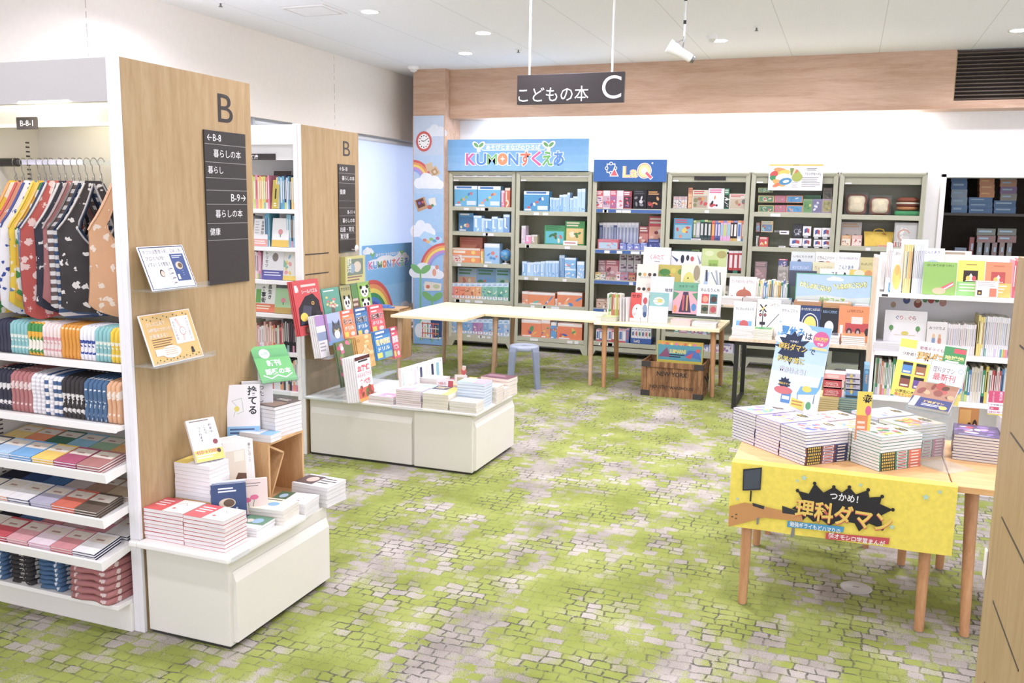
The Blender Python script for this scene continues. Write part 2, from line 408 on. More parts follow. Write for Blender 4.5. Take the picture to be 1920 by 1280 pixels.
def cname(h):
    r, g, b = (int(h[i:i+2], 16) for i in (1, 3, 5)); mx, mn = max(r, g, b), min(r, g, b)
    if mx-mn < 26: return 'white' if mx > 225 else 'pale grey' if mx > 185 else 'grey' if mx > 95 else 'black'
    import colorsys
    hh, l, s = colorsys.rgb_to_hls(r/255, g/255, b/255); hh *= 360
    base = 'red' if hh < 14 or hh > 342 else 'orange' if hh < 38 else 'yellow' if hh < 66 else 'green' if hh < 160 else 'teal' if hh < 192 else 'blue' if hh < 255 else 'purple' if hh < 300 else 'pink'
    if base == 'red' and l > .68: base = 'pink'
    if base == 'orange' and l > .75: return 'cream'
    if base == 'yellow' and l > .82: return 'cream'
    if base == 'orange' and l < .38: return 'brown'
    return ('pale ' if l > .78 else 'dark ' if l < .26 else '')+base

# ================================================================ the room
def sbox(name, x0, x1, y0, y1, z0, z1, mat, col='#ffffff', bevel=0, parent=None):
    o = MB(mat, col).box(x0, x1, y0, y1, z0, z1).build(name, parent, None, bevel)
    return o if parent is not None else struct(o)
def keep_world(o): return o
sbox('floor', -7, 6, -3, 12.6, -.1, 0, 'carpet')
sbox('ceiling', -6.1, 6, -3, 12.6, 3.6, 3.75, 'ceiling_board')
WX = -5.78
mb = MB('wall_paint'); mb.box(WX-.2, WX, -3, 11.72, 2.74, 3.6); mb.box(WX-.2, WX, -3, 11.72, 0, .12)
mb.box(WX-.2, WX-.02, -3, 4.0, .12, 2.74)
struct(mb.build('wall_left'))
YB = 11.16
mb = MB('wall_white'); mb.box(-4.97, .97, YB, YB+.2, 0, 3.6); mb.box(WX-.2, -4.97, 11.72, 11.9, 0, 3.6); mb.box(.97, 5.9, YB, YB+.2, 2.3, 3.6); mb.box(2.35, 5.9, YB, YB+.2, 0, 2.3)
struct(mb.build('wall_back'))
YBM = 10.84
mb = MB('oak_beam'); mb.box(-4.97, .95, YBM, YB, 2.985, 3.6); mb.box(.95, 5.9, YBM, YB, 2.985, 3.07); mb.box(.95, 5.9, YBM+.14, YB, 3.07, 3.6)
struct(mb.build('trim_1'))
mb = MB('oak_column'); mb.box(-5.43, -4.972, 10.7, 11.72, 0, 3.6); struct(mb.build('wall_column'))
# dashed plaster joints on the wall above the windows
for k, px in enumerate((163, 627)):
    p = AX(px, 60 if k == 0 else 160, WX); mb = MB('paint', '#b9b2a6')
    for i in range(11): mb.box(WX-.001, WX+.0012, p.y-.004, p.y+.004, 2.78+i*.075, 2.78+i*.075+.03+.02*(i % 3))
    struct(mb.build('trim_%d' % (k+2)))
# window band with roller blinds on the left
for k, (y0, y1) in enumerate(((4.1, 5.9), (6.0, 7.75), (7.85, 9.6), (9.7, 11.7))):
    mb = MB('paint', '#cfd3d6'); xw = WX-.16
    for a, b, c, d in ((y0, y0+.05, .12, 2.74), (y1-.05, y1, .12, 2.74), (y0, y1, .12, .17), (y0, y1, 2.69, 2.74)): mb.box(xw-.03, xw+.03, a, b, c, d)
    w_ = struct(mb.build('window_%d' % (k+1)))
    MB('window_glass').box(xw-.004, xw+.004, y0+.05, y1-.05, .17, 2.69).build('pane', w_)
    t = thing('roller_blind', 'pale blue roller blind drawn down over %s' % ('the window next to the mural column' if k == 3 else 'the window behind the second shelving run' if k == 2 else 'the window left of the second shelving run' if k == 1 else 'the window nearest the hanging bags'), 'blind', T(WX-.07, (y0+y1)/2, 2.66), 'roller blinds on the left windows')
    h = (y1-y0)/2-.04
    MB('blind_fabric').box(-.002, .002, -h, h, -2.35, .02).build('fabric', t)
    MB('paint', '#dfe4e8').tube([(-.01, -h, .035), (-.01, h, .035)], .03, n=12).build('tube', t)
    MB('paint', '#eef2f5').box(-.012, .012, -h, h, -2.38, -2.35).build('bottom_bar', t)
    mb = MB('paint', '#b5b9bc'); mb.box(-.03, .02, -h-.035, -h, 0, .075); mb.box(-.03, .02, h, h+.035, 0, .075); mb.build('bracket', t)
# stock room seen through the opening at the right
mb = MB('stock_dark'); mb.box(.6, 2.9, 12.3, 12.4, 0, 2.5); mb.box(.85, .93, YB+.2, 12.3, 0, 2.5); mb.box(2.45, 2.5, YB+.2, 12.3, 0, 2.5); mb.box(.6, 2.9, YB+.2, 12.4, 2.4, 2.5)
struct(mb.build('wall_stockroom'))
mb = MB('wall_white'); mb.box(.93, .985, YB-.03, YB+.22, 0, 2.31); mb.box(.93, 2.4, YB-.03, YB+.22, 2.27, 2.31); struct(mb.build('trim_4', None, None, .004))
# dark louvred air outlet in the beam
t = thing('louvred_air_grille', 'dark brown louvred air grille set into the wooden beam', 'vent', T(1.9, YBM+.02, 3.33))
mb = MB('paint', '#574734'); 
for i in range(13):
    z = -.25+i*.0395; mb.prism([(0, z), (.05, z+.022), (.05, z+.03), (0, z+.012)], -.94, 1.2, 'x')
mb.build('slats', t)
mb = MB('paint', '#3a2f24'); mb.box(-.95, 1.2, .08, .1, -.26, .26); mb.build('back_plate', t)
mb = MB('paint', '#a88c5a'); mb.box(-.955, -.94, -.01, .06, -.26, .25); mb.build('frame', t)

# ---------------------------------------------------------------- ceiling fixtures
for i, (x, y) in enumerate(DOWN_SEEN):
    wh = ['nearest the square ceiling vent', 'left of the hanging black sign', 'nearest the wooden column', 'beside the smoke detector', 'above the louvred grille'][i]
    t = thing('recessed_downlight', 'round white recessed downlight glowing in the ceiling, '+wh, 'ceiling light', T(x, y, 3.6), 'ceiling downlights')
    MB('paint', '#f4f3f0').lathe([(.075, -.002), (.095, -.006), (.098, 0)], n=28).build('trim_ring', t)
    MB('lamp_glow').lathe([(.0001, -.003), (.074, -.003)], n=28).build('lamp', t)
t = thing('ceiling_vent', 'square white flush vent plate in the ceiling near the left wall', 'vent', T(-4.66, 7.2, 3.6))
MB('paint', '#eceae6').box(-.23, .23, -.2, .2, -.012, 0).build('plate', t, None, .004)
mb = MB('paint', '#c9c6c0')
for a, b, c, d in ((-.2, .2, -.17, -.16), (-.2, .2, .16, .17), (-.2, -.19, -.17, .17), (.19, .2, -.17, .17)): mb.box(a, b, c, d, -.0135, -.012)
mb.build('slot', t)
def dome(name, label, x, y, r, h, col):
    t = thing(name, label, 'ceiling sensor', T(x, y, 3.6))
    MB('paint', '#f0eeea').lathe([(r, 0), (r*1.02, -h*.35), (r*.85, -h*.5)], n=24).build('base', t)
    MB('plastic', col).lathe([(r*.7, -h*.5), (r*.6, -h*.8), (r*.3, -h), (.0005, -h)], n=20).build('dome', t)
dome('smoke_detector', 'round white smoke detector on the ceiling above the bookcases', -1.42, 9.41, .06, .06, '#dedbd4')
dome('dome_sensor', 'small white dome sensor at the top of the mural column', -5.3, 10.45, .07, .07, '#d8d5ce')
for x, y, wh in ((-.95, 9.04, 'right of the smoke detector'), (-5.27, 6.69, 'near the left wall'), (-3.57, 9.6, 'behind the hanging black sign')):
    t = thing('sprinkler_head', 'tiny metal sprinkler head in the ceiling '+wh, 'sprinkler', T(x, y, 3.6), 'ceiling sprinklers')
    MB('paint', '#ececea').lathe([(.035, 0), (.03, -.008), (.01, -.01)], n=16).build('collar', t)
    MB('metal', '#8a8a88').lathe([(.008, -.01), (.008, -.035), (.018, -.036), (.018, -.04), (.0005, -.041)], n=12).build('nozzle', t)
p = AY(1286, 0, 6.5)
t = thing('ceiling_spotlight', 'white spotlight hanging on a thin rod below the ceiling', 'spotlight', T(p.x, 6.5, 3.6))
mb = MB('paint', '#f1f1ef'); mb.tube([(0, 0, 0), (0, 0, -.53)], .0075); mb.build('rod', t)
mb = MB('plastic', '#202020'); mb.tube([(0, 0, -.24), (0, 0, -.28)], .011); mb.tube([(0, 0, -.41), (0, 0, -.435)], .011); mb.build('clamp', t)
mb = MB('metal', '#b9b9b8'); mb.tube([(0, -.012, -.52), (.0, -.02, -.56), (-.01, 0, -.6), (-.03, 0, -.585)], .007); mb.tube([(.0, -.015, -.54), (-.04, -.03, -.56), (-.08, -.03, -.55)], .004); mb.build('yoke', t)
Mh = T(-.03, .0, -.62) @ RZ(20) @ RY(-62)
mb = MB('paint', '#f3f2ee'); mb.lathe([(.022, -.1), (.03, -.09), (.032, -.02), (.045, .05), (.05, .085), (.046, .088)], n=24, M=Mh); mb.build('lamp_head', t)
mb = MB('lamp_glow'); mb.lathe([(.0005, .082), (.045, .082)], n=20, M=Mh); mb.build('lens', t)
mb = MB('metal', '#8d8d8b'); mb.lathe([(.0005, -.125), (.024, -.12), (.026, -.1)], n=16, M=Mh); mb.build('end_cap', t)

# hanging section sign
YS = 6.8
tl, br_ = AY(970, 142, YS), AY(1169, 192, YS)
W, Hh = br_.x-tl.x, AY(970, 142, YS).z-AY(970, 197, YS).z
cx, zt = (tl.x+br_.x)/2, (tl.z+AY(1169, 133, YS).z)/2
t = thing('hanging_section_sign', 'black hanging sign with white children\'s books lettering and letter C', 'sign', T(cx, YS, zt-Hh))
mb = MB('paint', '#35302f'); mb.box(-W/2, W/2, 0, .035, 0, Hh); mb.build('board', t, None, .002)
mb = MB('paint'); a = Art(mb, (-W/2, -.001, 0), (1, 0, 0), (0, 0, 1), 'paint')
a.text(.012, .025, .125, 'こどもの本', '#e6e5e3', fit=W*.665)
mb.build('lettering', t); mb = MB('paint'); a = Art(mb, (-W/2, -.001, 0), (1, 0, 0), (0, 0, 1), 'paint')
a.text(W-.02, .03, .245, 'C', '#d2d1cf', 'r', 0.0)
mb.build('lettering', t)
for px in (992, 1148):
    x = AY(px, 100, YS).x-cx; MB('paint', '#f4f4f2').tube([(x, .017, Hh), (x, .017, 3.6-(zt-Hh))], .0085).build('rod', t)

# ---------------------------------------------------------------- mural on the column
def sprout(a, x, z, s, stem=0, col='#7cbf6a'):
    if stem: a.rect(x-.012, z-stem, x+.012, z, col)
    a.ell(x-.045*s, z+.035*s, .06*s, .03*s, col, 16, -.6); a.ell(x+.05*s, z+.035*s, .06*s, .03*s, col, 16, .6)
RB = ['#d9413a', '#f0923a', '#f6d94a', '#8cc665', '#5aa6d8', '#b07cc0']
def rainbow(a, cx, cz, r, wd, a0, a1, cols=RB, n=24):
    for i, c in enumerate(cols): a.arc(cx, cz, r-(i+1)*wd, r-i*wd, a0, a1, c, n); a.k -= 1
    a.k += 1
YM = 10.688
x0, x1 = AY(776, 400, YM).x, AY(832, 400, YM).x; zt = AY(800, 217, YM).z
t = thing('mural_panel', 'tall pale blue rainbow and cloud mural on the wooden column', 'mural', T(x0, YM, 0))
W = x1-x0; mb = MB('print', '#b4d3ee'); mb.box(0, W, -.006, 0, .01, zt)
a = Art(mb, (0, -.0062, 0), (1, 0, 0), (0, 0, 1))
def mz(py): return AY(800, py, YM).z
def mx(px): return AY(px, 420, YM).x-x0
cols = ['#7fb6e4', '#8abde8', '#97c5ea', '#a6cbe9', '#b6cfe6', '#c3d2e2']
for i in range(6): a.rect(0, .01+(zt-.01)*i/6, W, .01+(zt-.01)*(i+1)/6, cols[i]); a.k -= 1
a.k += 1
a.cloud(W*.75, mz(247), .3, .16, '#e3e8ec')
a.ell(mx(795), mz(265), .115, .13, '#d2402c'); a.ell(mx(795), mz(265), .085, .098, '#fbf4ea'); a.ell(mx(795), mz(265), .08, .092, '#fdfaf4')
for i in range(12): a.ell(mx(795)+.066*math.sin(i*math.pi/6), mz(265)+.074*math.cos(i*math.pi/6), .008, .01, '#333333', 6); a.k -= 1
a.k += 1; a.line([(mx(795), mz(265)), (mx(795)+.05, mz(265)+.03)], .008, '#333333'); a.line([(mx(795), mz(265)), (mx(795)-.04, mz(265)+.01)], .01, '#333333')
rainbow(a, 0, mz(336), .25, .03, 15, 90, ['#d9413a', '#f0923a', '#f6d94a', '#d08ccb', '#8b9ede'])
def wbox(x, z, s, rot, c='#d8b98c'):
    c0, q = math.cos(rot)*s, math.sin(rot)*s
    a.poly([(x-c0+q, z-q-c0), (x+c0+q, z+q-c0), (x+c0-q, z+q+c0), (x-c0-q, z-q+c0)], c)
wbox(mx(805), mz(313), .05, .3); wbox(mx(815), mz(322), .06, .6); wbox(mx(815), mz(322), .04, .6, '#b98d5c'); wbox(mx(815), mz(322), .018, .6, '#e6cfa6')
a.cloud(W*.5, mz(342), .42, .22, '#f4f6f7')
wbox(mx(790), mz(383), .08, .35, '#c99a68'); wbox(mx(789), mz(381), .055, .35, '#6a3b30'); a.ell(mx(787), mz(381), .022, .02, '#7c62b0'); a.ell(mx(793), mz(379), .018, .018, '#d84d3c')
wbox(mx(811), mz(378), .05, .2, '#f2ead8'); a.ell(mx(806), mz(388), .035, .03, '#c25a3c'); a.ell(mx(811), mz(385), .02, .02, '#5b8f4d')
a.cloud(W*.3, mz(432), .36, .24, '#f3f6f8')
a.poly([(mx(786), mz(445)), (mx(796), mz(433)), (mx(831), mz(446)), (mx(822), mz(467))], '#b7dcf2')
for i, c in enumerate(('#e27a64', '#f0b45a', '#8cc06a', '#5aa9c9', '#c06a9a')): a.ell(mx(797+i*6), mz(450+(i % 2)*4-i), .03, .022, c, 9)
rainbow(a, W+.02, mz(505), .36, .032, 90, 172, ['#d9413a', '#f0923a', '#f6d94a', '#d08ccb', '#8b9ede'])
a.cloud(W*.42, mz(510), .5, .22, '#f6f8f9')
a.ell(mx(815), mz(510), .03, .05, '#eaa07c'); a.ell(mx(820), mz(500), .025, .03, '#e58e6c')
a.k += 1; a.rect(mx(789)-.012, .06, mx(789)+.012, mz(512), '#7cc66c'); sprout(a, mx(789), mz(512), 1.5)
a.rect(mx(811)-.012, mz(640), mx(811)+.012, mz(560), '#7cc66c'); sprout(a, mx(811), mz(562), 1.5)
a.poly([(mx(795), mz(534)), (mx(798), mz(527)), (mx(829), mz(530)), (mx(828), mz(543)), (mx(797), mz(545))], '#efe6cf'); a.ell(mx(803), mz(537), .03, .025, '#d86a4c'); a.ell(mx(819), mz(536), .05, .03, '#c9cf9c')
a.cloud(W*.5, mz(618), .4, .3, '#f0f4f8'); a.poly([(mx(808), mz(598)), (mx(830), mz(598)), (mx(830), mz(630)), (mx(812), mz(632))], '#2f4a80')
for i in range(7): a.rect(mx(792+i*5), mz(636-i % 3*4), mx(794+i*5), mz(604+i % 2*6), ('#d84d3c', '#e8b83c', '#4d8a5a', '#4a6fb8')[i % 4]); 
for i in range(4): a.rect(mx(791), mz(634-i*9), mx(824), mz(632-i*9), ('#e8e0d0', '#d8643c')[i % 2])
mb.build('printed_sheet', t)
mb = MB('oak_column'); mb.box(-.012, 0, -.008, 0, .01, zt); mb.box(W, W+.012, -.008, 0, .01, zt); mb.build('edge_strip', t)

# rainbow poster panel before the last window
XP = -5.66
y0, y1 = AX(680, 461, XP).y, AX(772, 459, XP).y; zt = AX(680, 461, XP).z; zb = .28
t = thing('rainbow_poster', 'blue rainbow poster with colourful lettering leaning under the window blind', 'poster', T(XP, y0, 0))
W = y1-y0; mb = MB('print', '#6db4ea'); mb.box(-.012, 0, 0, W, zb, zt); a = Art(mb, (.0005, 0, zb), (0, 1, 0), (0, 0, 1)); Hh = zt-zb
for i, c in enumerate(('#a5d4f4', '#8dc8f0', '#78bcec', '#66b2e8')): a.rect(0, Hh*i/4, W, Hh*(i+1)/4, c); a.k -= 1
a.k += 1
a.cloud(W*.1, Hh*.93, W*.2, .1, '#f6f9fb'); a.cloud(W*.78, Hh*.82, W*.3, .16, '#f6f9fb'); a.cloud(W*.5, Hh*.8, W*.8, .12, '#f6f9fb')
KC = ['#e0559c', '#4a8fd8', '#6cbf5a', '#ef8a4a', '#4a8fd8', '#e86a3c', '#e0559c', '#6cbf5a', '#4a8fd8']
def kumon(a, x0, z, wd, sz):
    per = wd/9.1; k = a.k
    for i, ch in enumerate('KUMONすくえあ'):
        a.k = k+.5*(i % 2); a.text(x0+per*(i+.5)+(0 if i < 5 else per*.1), z, sz, ch, '#ffffff', 'c', .03 if ch == 'M' else .068, fit=per*1.12)
    for i, ch in enumerate('KUMONすくえあ'):
        a.k = k+1; a.text(x0+per*(i+.5)+(0 if i < 5 else per*.1), z, sz, ch, KC[i], 'c', 0 if ch == 'M' else .03, fit=per*.93)
    a.k = k+2; ox = x0+per*3.5; oz = z+sz*.36; a.ell(ox, oz, per*.4, sz*.33, KC[3], 22); a.k += 1
    a.star(ox, oz, sz*.2, sz*.07, 4, '#ffffff', sx=per/sz*1.25)
kumon(a, W*.1, Hh*.72, W*.82, .13); a.text(W*.5, Hh*.86, .05, 'あそびとまなびのひろば', '#ffffff', 'c', .02, fit=W*.5)
sprout(a, W*.18, Hh*.87, .6, .03); sprout(a, W*.78, Hh*.87, .6, .03)
rainbow(a, W*.16, Hh*.03, Hh*.56, .055, 0, 100, ['#d9413a', '#f0923a', '#f6e04a', '#3fa060', '#3a7fd0', '#5a4fb0'])
a.cloud(W*.88, Hh*.1, W*.5, .3, '#f4f8fb'); a.cloud(W*.1, Hh*.05, W*.3, .2, '#f4f8fb')
mb.build('printed_sheet', t)
MB('paint', '#e9eef2').box(-.012, -.002, W*.45, W*.55, 0, zb).build('foot', t)
# small wooden toy cabinet between the magazines and the poster
p = AZ(770, 655, 0)
t = thing('toy_cabinet', 'small pale wooden open cabinet in front of the rainbow poster', 'cabinet', T(-5.29, 9.46, 0) @ RZ(5))
mb = MB('ply_box'); 
for q in ((-.3, -.28, 0, .36, 0, .62), (.28, .3, 0, .36, 0, .62), (-.3, .3, .34, .36, 0, .62), (-.3, .3, 0, .36, .6, .62), (-.28, .28, 0, .34, .3, .32), (-.28, .28, 0, .34, 0, .02)): mb.box(*q)
mb.build('carcass', t, None, .003)
mb = MB('plastic', '#3d78c8'); mb.box(-.12, .02, -.05, .08, 0, .03); mb.box(.03, .1, -.02, .03, 0, .018)
tag(mb.build('toy_block', None, T(-5.22, 9.56, .622)), 'small blue plastic toy on the wooden cabinet', 'toy')
# floor outlet under the front table
t = thing('floor_outlet', 'round grey floor outlet cover in the carpet under the display table', 'outlet', T(.16, 4.62, 0))
MB('plastic', '#a9a69c').lathe([(.075, 0), (.078, .004), (.07, .007), (.0005, .007)], n=28).build('cover_plate', t)
MB('plastic', '#7d7a70').box(-.015, .015, -.004, .004, .007, .009).build('latch', t)

# ================================================================ shelving runs with wooden end panels
def slots(mb, x, y, z0, z1, sx=.004, ax='x'):
    z = z0
    while z < z1:
        mb.box(x, x+.002, y-.01, y+.01, z, z+.007); z += .021
def panel_sign(t, X, Y0, rows, pz, big, M0):   # lettering on a face that looks along +x
    pass
XG = -2.79; YF = 2.90; ZT = 2.46
g1 = thing('shelving_unit', 'tall cream shelving unit with wooden end panel, hung with bags, at left', 'shelf', T(XG, YF, 0))
def L(x0, x1, y0, y1, z0, z1): return (x0-XG, x1-XG, y0-YF, y1-YF, z0, z1)
mb = MB('birch_panel'); mb.box(*L(-2.815, -2.79, 2.905, 3.74, 0, ZT)); mb.build('end_panel', g1)
CR = '#e9e4d8'
mb = MB('paint', '#e6e4e2'); mb.box(*L(-2.845, -2.816, 2.885, 3.75, 0, ZT+.002)); mb.box(*L(-2.8155, -2.79, 2.885, 2.904, 0, ZT)); mb.build('upright', g1, None, .002)
mb = MB('paint', '#b7b4af'); mb.box(*L(-4.6, -2.846, 2.895, 2.93, 2.285, ZT)); mb.box(*L(-4.6, -2.846, 2.93, 3.74, ZT-.03, ZT)); mb.build('canopy', g1, None, .002)  # canopy shade is put into this grey paint colour
mb = MB('paint', '#efe9d2'); mb.box(*L(-3.7, -2.846, 2.955, 2.975, 2.195, 2.43)); mb.build('light_panel', g1)
mb = MB('paint', '#d8d2c2'); mb.box(*L(-3.74, -2.846, 3.3, 3.32, .1, 2.43)); mb.build('back_panel', g1)
mb = MB('paint', '#dcd6c6'); mb.box(*L(-3.74, -3.70, 2.93, 3.3, .1, 2.28)); mb.build('side_panel', g1)
mb = MB('paint', '#4a453c'); 
for y in (2.99, 3.24): slots(mb, -3.7-XG, y-YF, .3, 2.15)
mb.build('slotted_strip', g1)
MB('tube_glow').tube([(-3.6-XG, .045, 2.30), (-2.9-XG, .045, 2.30)], .011, n=10).build('light_tube', g1)
lamp('canopy_lamp', 'AREA', (-3.2, 2.945, 2.315), 3.5, (1, .94, .78), .3, (math.radians(20), 0, 0))
mb = MB('paint', CR); mb.box(*L(-3.7, -2.846, 2.87, 3.3, .0, .13)); mb.build('base', g1, None, .003)
SH = {}
def gshelf(z, y0, tilt, lip, x0=-3.695, x1=-2.85):
    mb = MB('paint', '#efece4'); d = 3.295-y0
    M = T(0, 0, 0)
    mb.box(x0-XG, x1-XG, 0, d, -.02, 0); mb.box(x0-XG, x1-XG, -.012, 0, -.024, lip)
    if tilt: 
        mb.prism([(-.0125, -.0245), (-.0125, lip+.0005), (.2, lip*.5), (.2, -.0205)], x1-XG+.0005, x1-XG+.004, 'x'); 
    o = mb.build('shelf', g1, T(0, y0-YF, z) @ RX(tilt), .0015); SH[z] = (y0, tilt); return o
gshelf(1.19, 2.90, 0, .006); gshelf(.935, 2.85, 0, .006)
gshelf(.735, 2.78, 9, .018); gshelf(.545, 2.755, 10, .018); gshelf(.365, 2.735, 11, .018)
mb = MB('paint', '#efece4'); mb.box(*L(-3.69, -2.85, 2.8, 3.29, .13, .15)); mb.build('shelf', g1, None, .002)
# tag on the light panel
def plate(name, label, cat, M, w, h, col, draw, d=.006, mat='paint', group=None):
    t = thing(name, label, cat, M, group); mb = MB(mat, col); mb.box(0, w, 0, d, 0, h); mb.build('plate', t, None, .0008)
    mb = MB(mat); a = Art(mb, (0, -.0004, 0), (1, 0, 0), (0, 0, 1), mat); draw(a, w, h); mb.build('lettering', t); return t
p0, p1 = AY(34, 243, 2.955), AY(71, 219, 2.955)
plate('shelf_number_sign', 'small dark B-8-1 number sign on the lit cream panel above the bags', 'sign', T(p0.x, 2.948, p0.z), p1.x-p0.x, p1.z-p0.z, '#453f3b', lambda a, w, h: a.text(w/2, h*.27, h*.66, 'B-8-1', '#f2f1ee', 'c', 0, fit=w*.62))
# big letter and directory on an end panel (seen along -x)
def on_panel(X, ltr, rows, q):
    (lx0, ly0, lx1, ly1), (dx0, dy0, dx1, dy1) = q
    a0, a1 = AX(lx0, ly1, X), AX(lx1, ly0, X); hh = a1.z-a0.z
    t = thing('section_letter', 'dark letter B on the %s wooden end panel' % ('near' if X > -3 else 'far'), 'sign', T(X, a0.y, a0.z))
    mb = MB('paint'); a = Art(mb, (.001, 0, 0), (0, 1, 0), (0, 0, 1), 'paint'); a.text(0, 0, hh/.73, 'B', '#3a3431', 'l', 0, fit=a1.y-a0.y); mb.build('letter', t)
    b0, b1 = AX(dx0, dy1, X), AX(dx1, dy0, X); W, Hh = b1.y-b0.y, b1.z-b0.z
    t = thing('aisle_directory', 'dark directory board with white shelf lettering on the %s end panel' % ('near' if X > -3 else 'far'), 'sign', T(X, b0.y, b0.z))
    mb = MB('paint', '#37332f'); mb.box(.001, .009, 0, W, 0, Hh); mb.build('board', t, None, .001)
    mb = MB('paint'); a = Art(mb, (.0095, 0, 0), (0, 1, 0), (0, 0, 1), 'paint'); z = Hh
    for txt, rh, sz, al, ind in rows:
        k = a.k
        if txt: a.text(W*ind if al == 'l' else W*.96, z-rh*Hh*.5-sz*W*.36, sz*W, txt, '#f0eeea', al, 0)
        z -= rh*Hh; a.k = k; a.rect(0, z-.0012, W, z+.0012, '#9b9792'); a.k = k
    mb.build('lettering', t)
on_panel(XG, 'B', [('←B-8', .087, .15, 'l', .06), ('暮らしの本', .115, .135, 'l', .2), ('暮らし', .1, .125, 'l', .06), ('', .08, 0, 'l', 0), ('B-9→', .09, .17, 'r', 0), ('暮らしの本', .125, .135, 'l', .2), ('健康', .11, .125, 'l', .06)], ((409, 176, 435, 228), (390, 252, 457, 535)))
XH = -3.73; YH = 5.56
on_panel(XH, 'B', [('←B-10', .1, .17, 'l', .06), ('暮らしの本', .11, .15, 'l', .2), ('健康', .2, .17, 'l', .06), ('', .08, 0, 'l', 0), ('B-11→', .09, .17, 'r', 0), ('暮らしの本', .11, .15, 'l', .2), ('出産・育児', .09, .17, 'l', .06), ('育児書', .07, .17, 'l', .06)], ((643, 264, 656, 292), (635, 310, 664, 474)))

# ---------------------------------------------------------------- second run
g2 = thing('shelving_unit', 'white filled bookshelf run with wooden end panel behind the first run', 'shelf', T(XH, YH, 0))
def L2(x0, x1, y0, y1, z0, z1): return (x0-XH, x1-XH, y0-YH, y1-YH, z0, z1)
MB('birch_panel').box(*L2(-3.755, -3.73, 5.58, 6.38, 0, 2.44)).build('end_panel', g2)
mb = MB('paint', '#f3f1ec'); mb.box(*L2(-3.79, -3.756, 5.56, 6.39, 0, 2.445)); mb.box(*L2(-3.7565, -3.73, 5.565, 5.579, 0, 2.442)); mb.build('upright', g2, None, .002)
mb = MB('paint', '#f4f2ee'); mb.box(*L2(-5.3, -3.791, 5.57, 5.6, 2.3, 2.44)); mb.box(*L2(-5.3, -3.791, 5.6, 6.38, 2.42, 2.44)); mb.box(*L2(-5.3, -3.791, 5.6, 5.615, 2.19, 2.3)); mb.build('canopy', g2)
mb = MB('paint', '#dcd8cc'); mb.box(*L2(-5.3, -3.791, 5.96, 5.98, 0, 2.42)); mb.build('back_panel', g2)
Z2 = [AY(556, y, YH).z for y in (393, 465, 528, 591, 663, 736)]
for z in Z2:
    mb = MB('paint', '#f6f4ef'); mb.box(*L2(-5.3, -3.791, 5.565, 5.96, z-.03, z)); mb.build('shelf', g2, None, .002)
mb = MB('paint', '#eceade'); mb.box(*L2(-5.3, -3.791, 5.6, 5.96, 0, .3)); mb.build('base', g2)
mb = MB('paint', '#403a36')
for px0, px1, py in ((572, 616, 476), (572, 616, 513)):
    u, v = AX(px0, py+1, XH), AX(px1, py-2, XH); MB('paint', '#403a36').box(.0005, .003, u.y-YH, v.y-YH, (u.z+v.z)/2-.004, (u.z+v.z)/2+.004).build('slot', g2)
u, v = AY(470, 300, 5.6), AY(517, 288, 5.6)
plate('shelf_topic_sign', 'dark health topic sign above the far bookshelf rows', 'sign', T(u.x-.12, 5.592, u.z), v.x-u.x+.12, v.z-u.z, '#3a322e', lambda a, w, h: a.text(.125, h*.2, h*.75, '健康', '#f2f0ec', 'l', .02))

# ---------------------------------------------------------------- display plinths
def drawer_front(mb, x0, x1, z0, z1, y, ax, out):
    pass
pl1 = thing('display_plinth', 'low cream display plinth of books beside the hanging bags end panel', 'plinth', T(-2.55, 2.9, 0))
def plinth_body(t, ox, oy, x0, x1, y0, y1, h, fronts):
    mb = MB('paint', '#dedacb'); mb.box(x0-ox, x1-ox, y0-oy, y1-oy, .015, h); mb.build('carcass', t, None, .004)
    mb = MB('paint', '#3c3a34'); mb.box(x0-ox+.01, x1-ox-.01, y0-oy+.01, y1-oy-.01, 0, .015); mb.build('foot_plinth', t)
    for f in fronts:
        mb = MB('paint', '#e0dccd')
        if f[0] == 'x':      # drawer on the +x face: (y0,y1,z0,z1)
            _, a, b, c, d = f; e = .02
            X = x1-ox; mb.idx([(X, a-oy, c), (X, b-oy, c), (X, b-oy, d), (X, a-oy, d), (X+.02, a-oy+.003, c), (X+.02, b-oy-.003, c), (X+.02, b-oy-.003, d-.045), (X+.02, a-oy+.003, d-.045), (X+.003, a-oy+.003, d), (X+.003, b-oy-.003, d)],
                   [(4, 5, 6, 7), (7, 6, 9, 8), (0, 4, 7), (0, 7, 8, 3), (1, 2, 9, 6), (1, 6, 5), (0, 1, 5, 4)])
        else:                # drawer on the -y face
            _, a, b, c, d = f; Y = y0-oy
            mb.idx([(a-ox, Y, c), (b-ox, Y, c), (b-ox, Y, d), (a-ox, Y, d), (a-ox+.003, Y-.02, c), (b-ox-.003, Y-.02, c), (b-ox-.003, Y-.02, d-.045), (a-ox+.003, Y-.02, d-.045), (a-ox+.003, Y-.003, d), (b-ox-.003, Y-.003, d)],
                   [(4, 5, 6, 7), (7, 6, 9, 8), (0, 4, 7), (0, 7, 8, 3), (1, 2, 9, 6), (1, 6, 5), (0, 1, 5, 4)])
        mb.build('drawer', t)
plinth_body(pl1, -2.55, 2.9, -2.775, -2.34, 2.9, 3.66, .40, [('x', 2.92, 3.65, .03, .345)])
mb = MB('paint', '#e9e6dc'); mb.box(-2.787+2.55, -2.305+2.55, -.045, .53, .405, .432); mb.box(-2.83+2.55, -2.787+2.55, -.045, -.017, .405, .432); mb.build('tray_top', pl1, None, .008, 3)
MB('print', '#e8e8e4').box(-2.305+2.55, -2.304+2.55, -.02, .1, .408, .428).build('price_strip', pl1)
ZP1 = .432; ZP1B = .40
pl2 = thing('display_plinth', 'wide low cream display plinth of books and magazines beside the far end panel', 'plinth', T(-3.0, 5.58, 0))
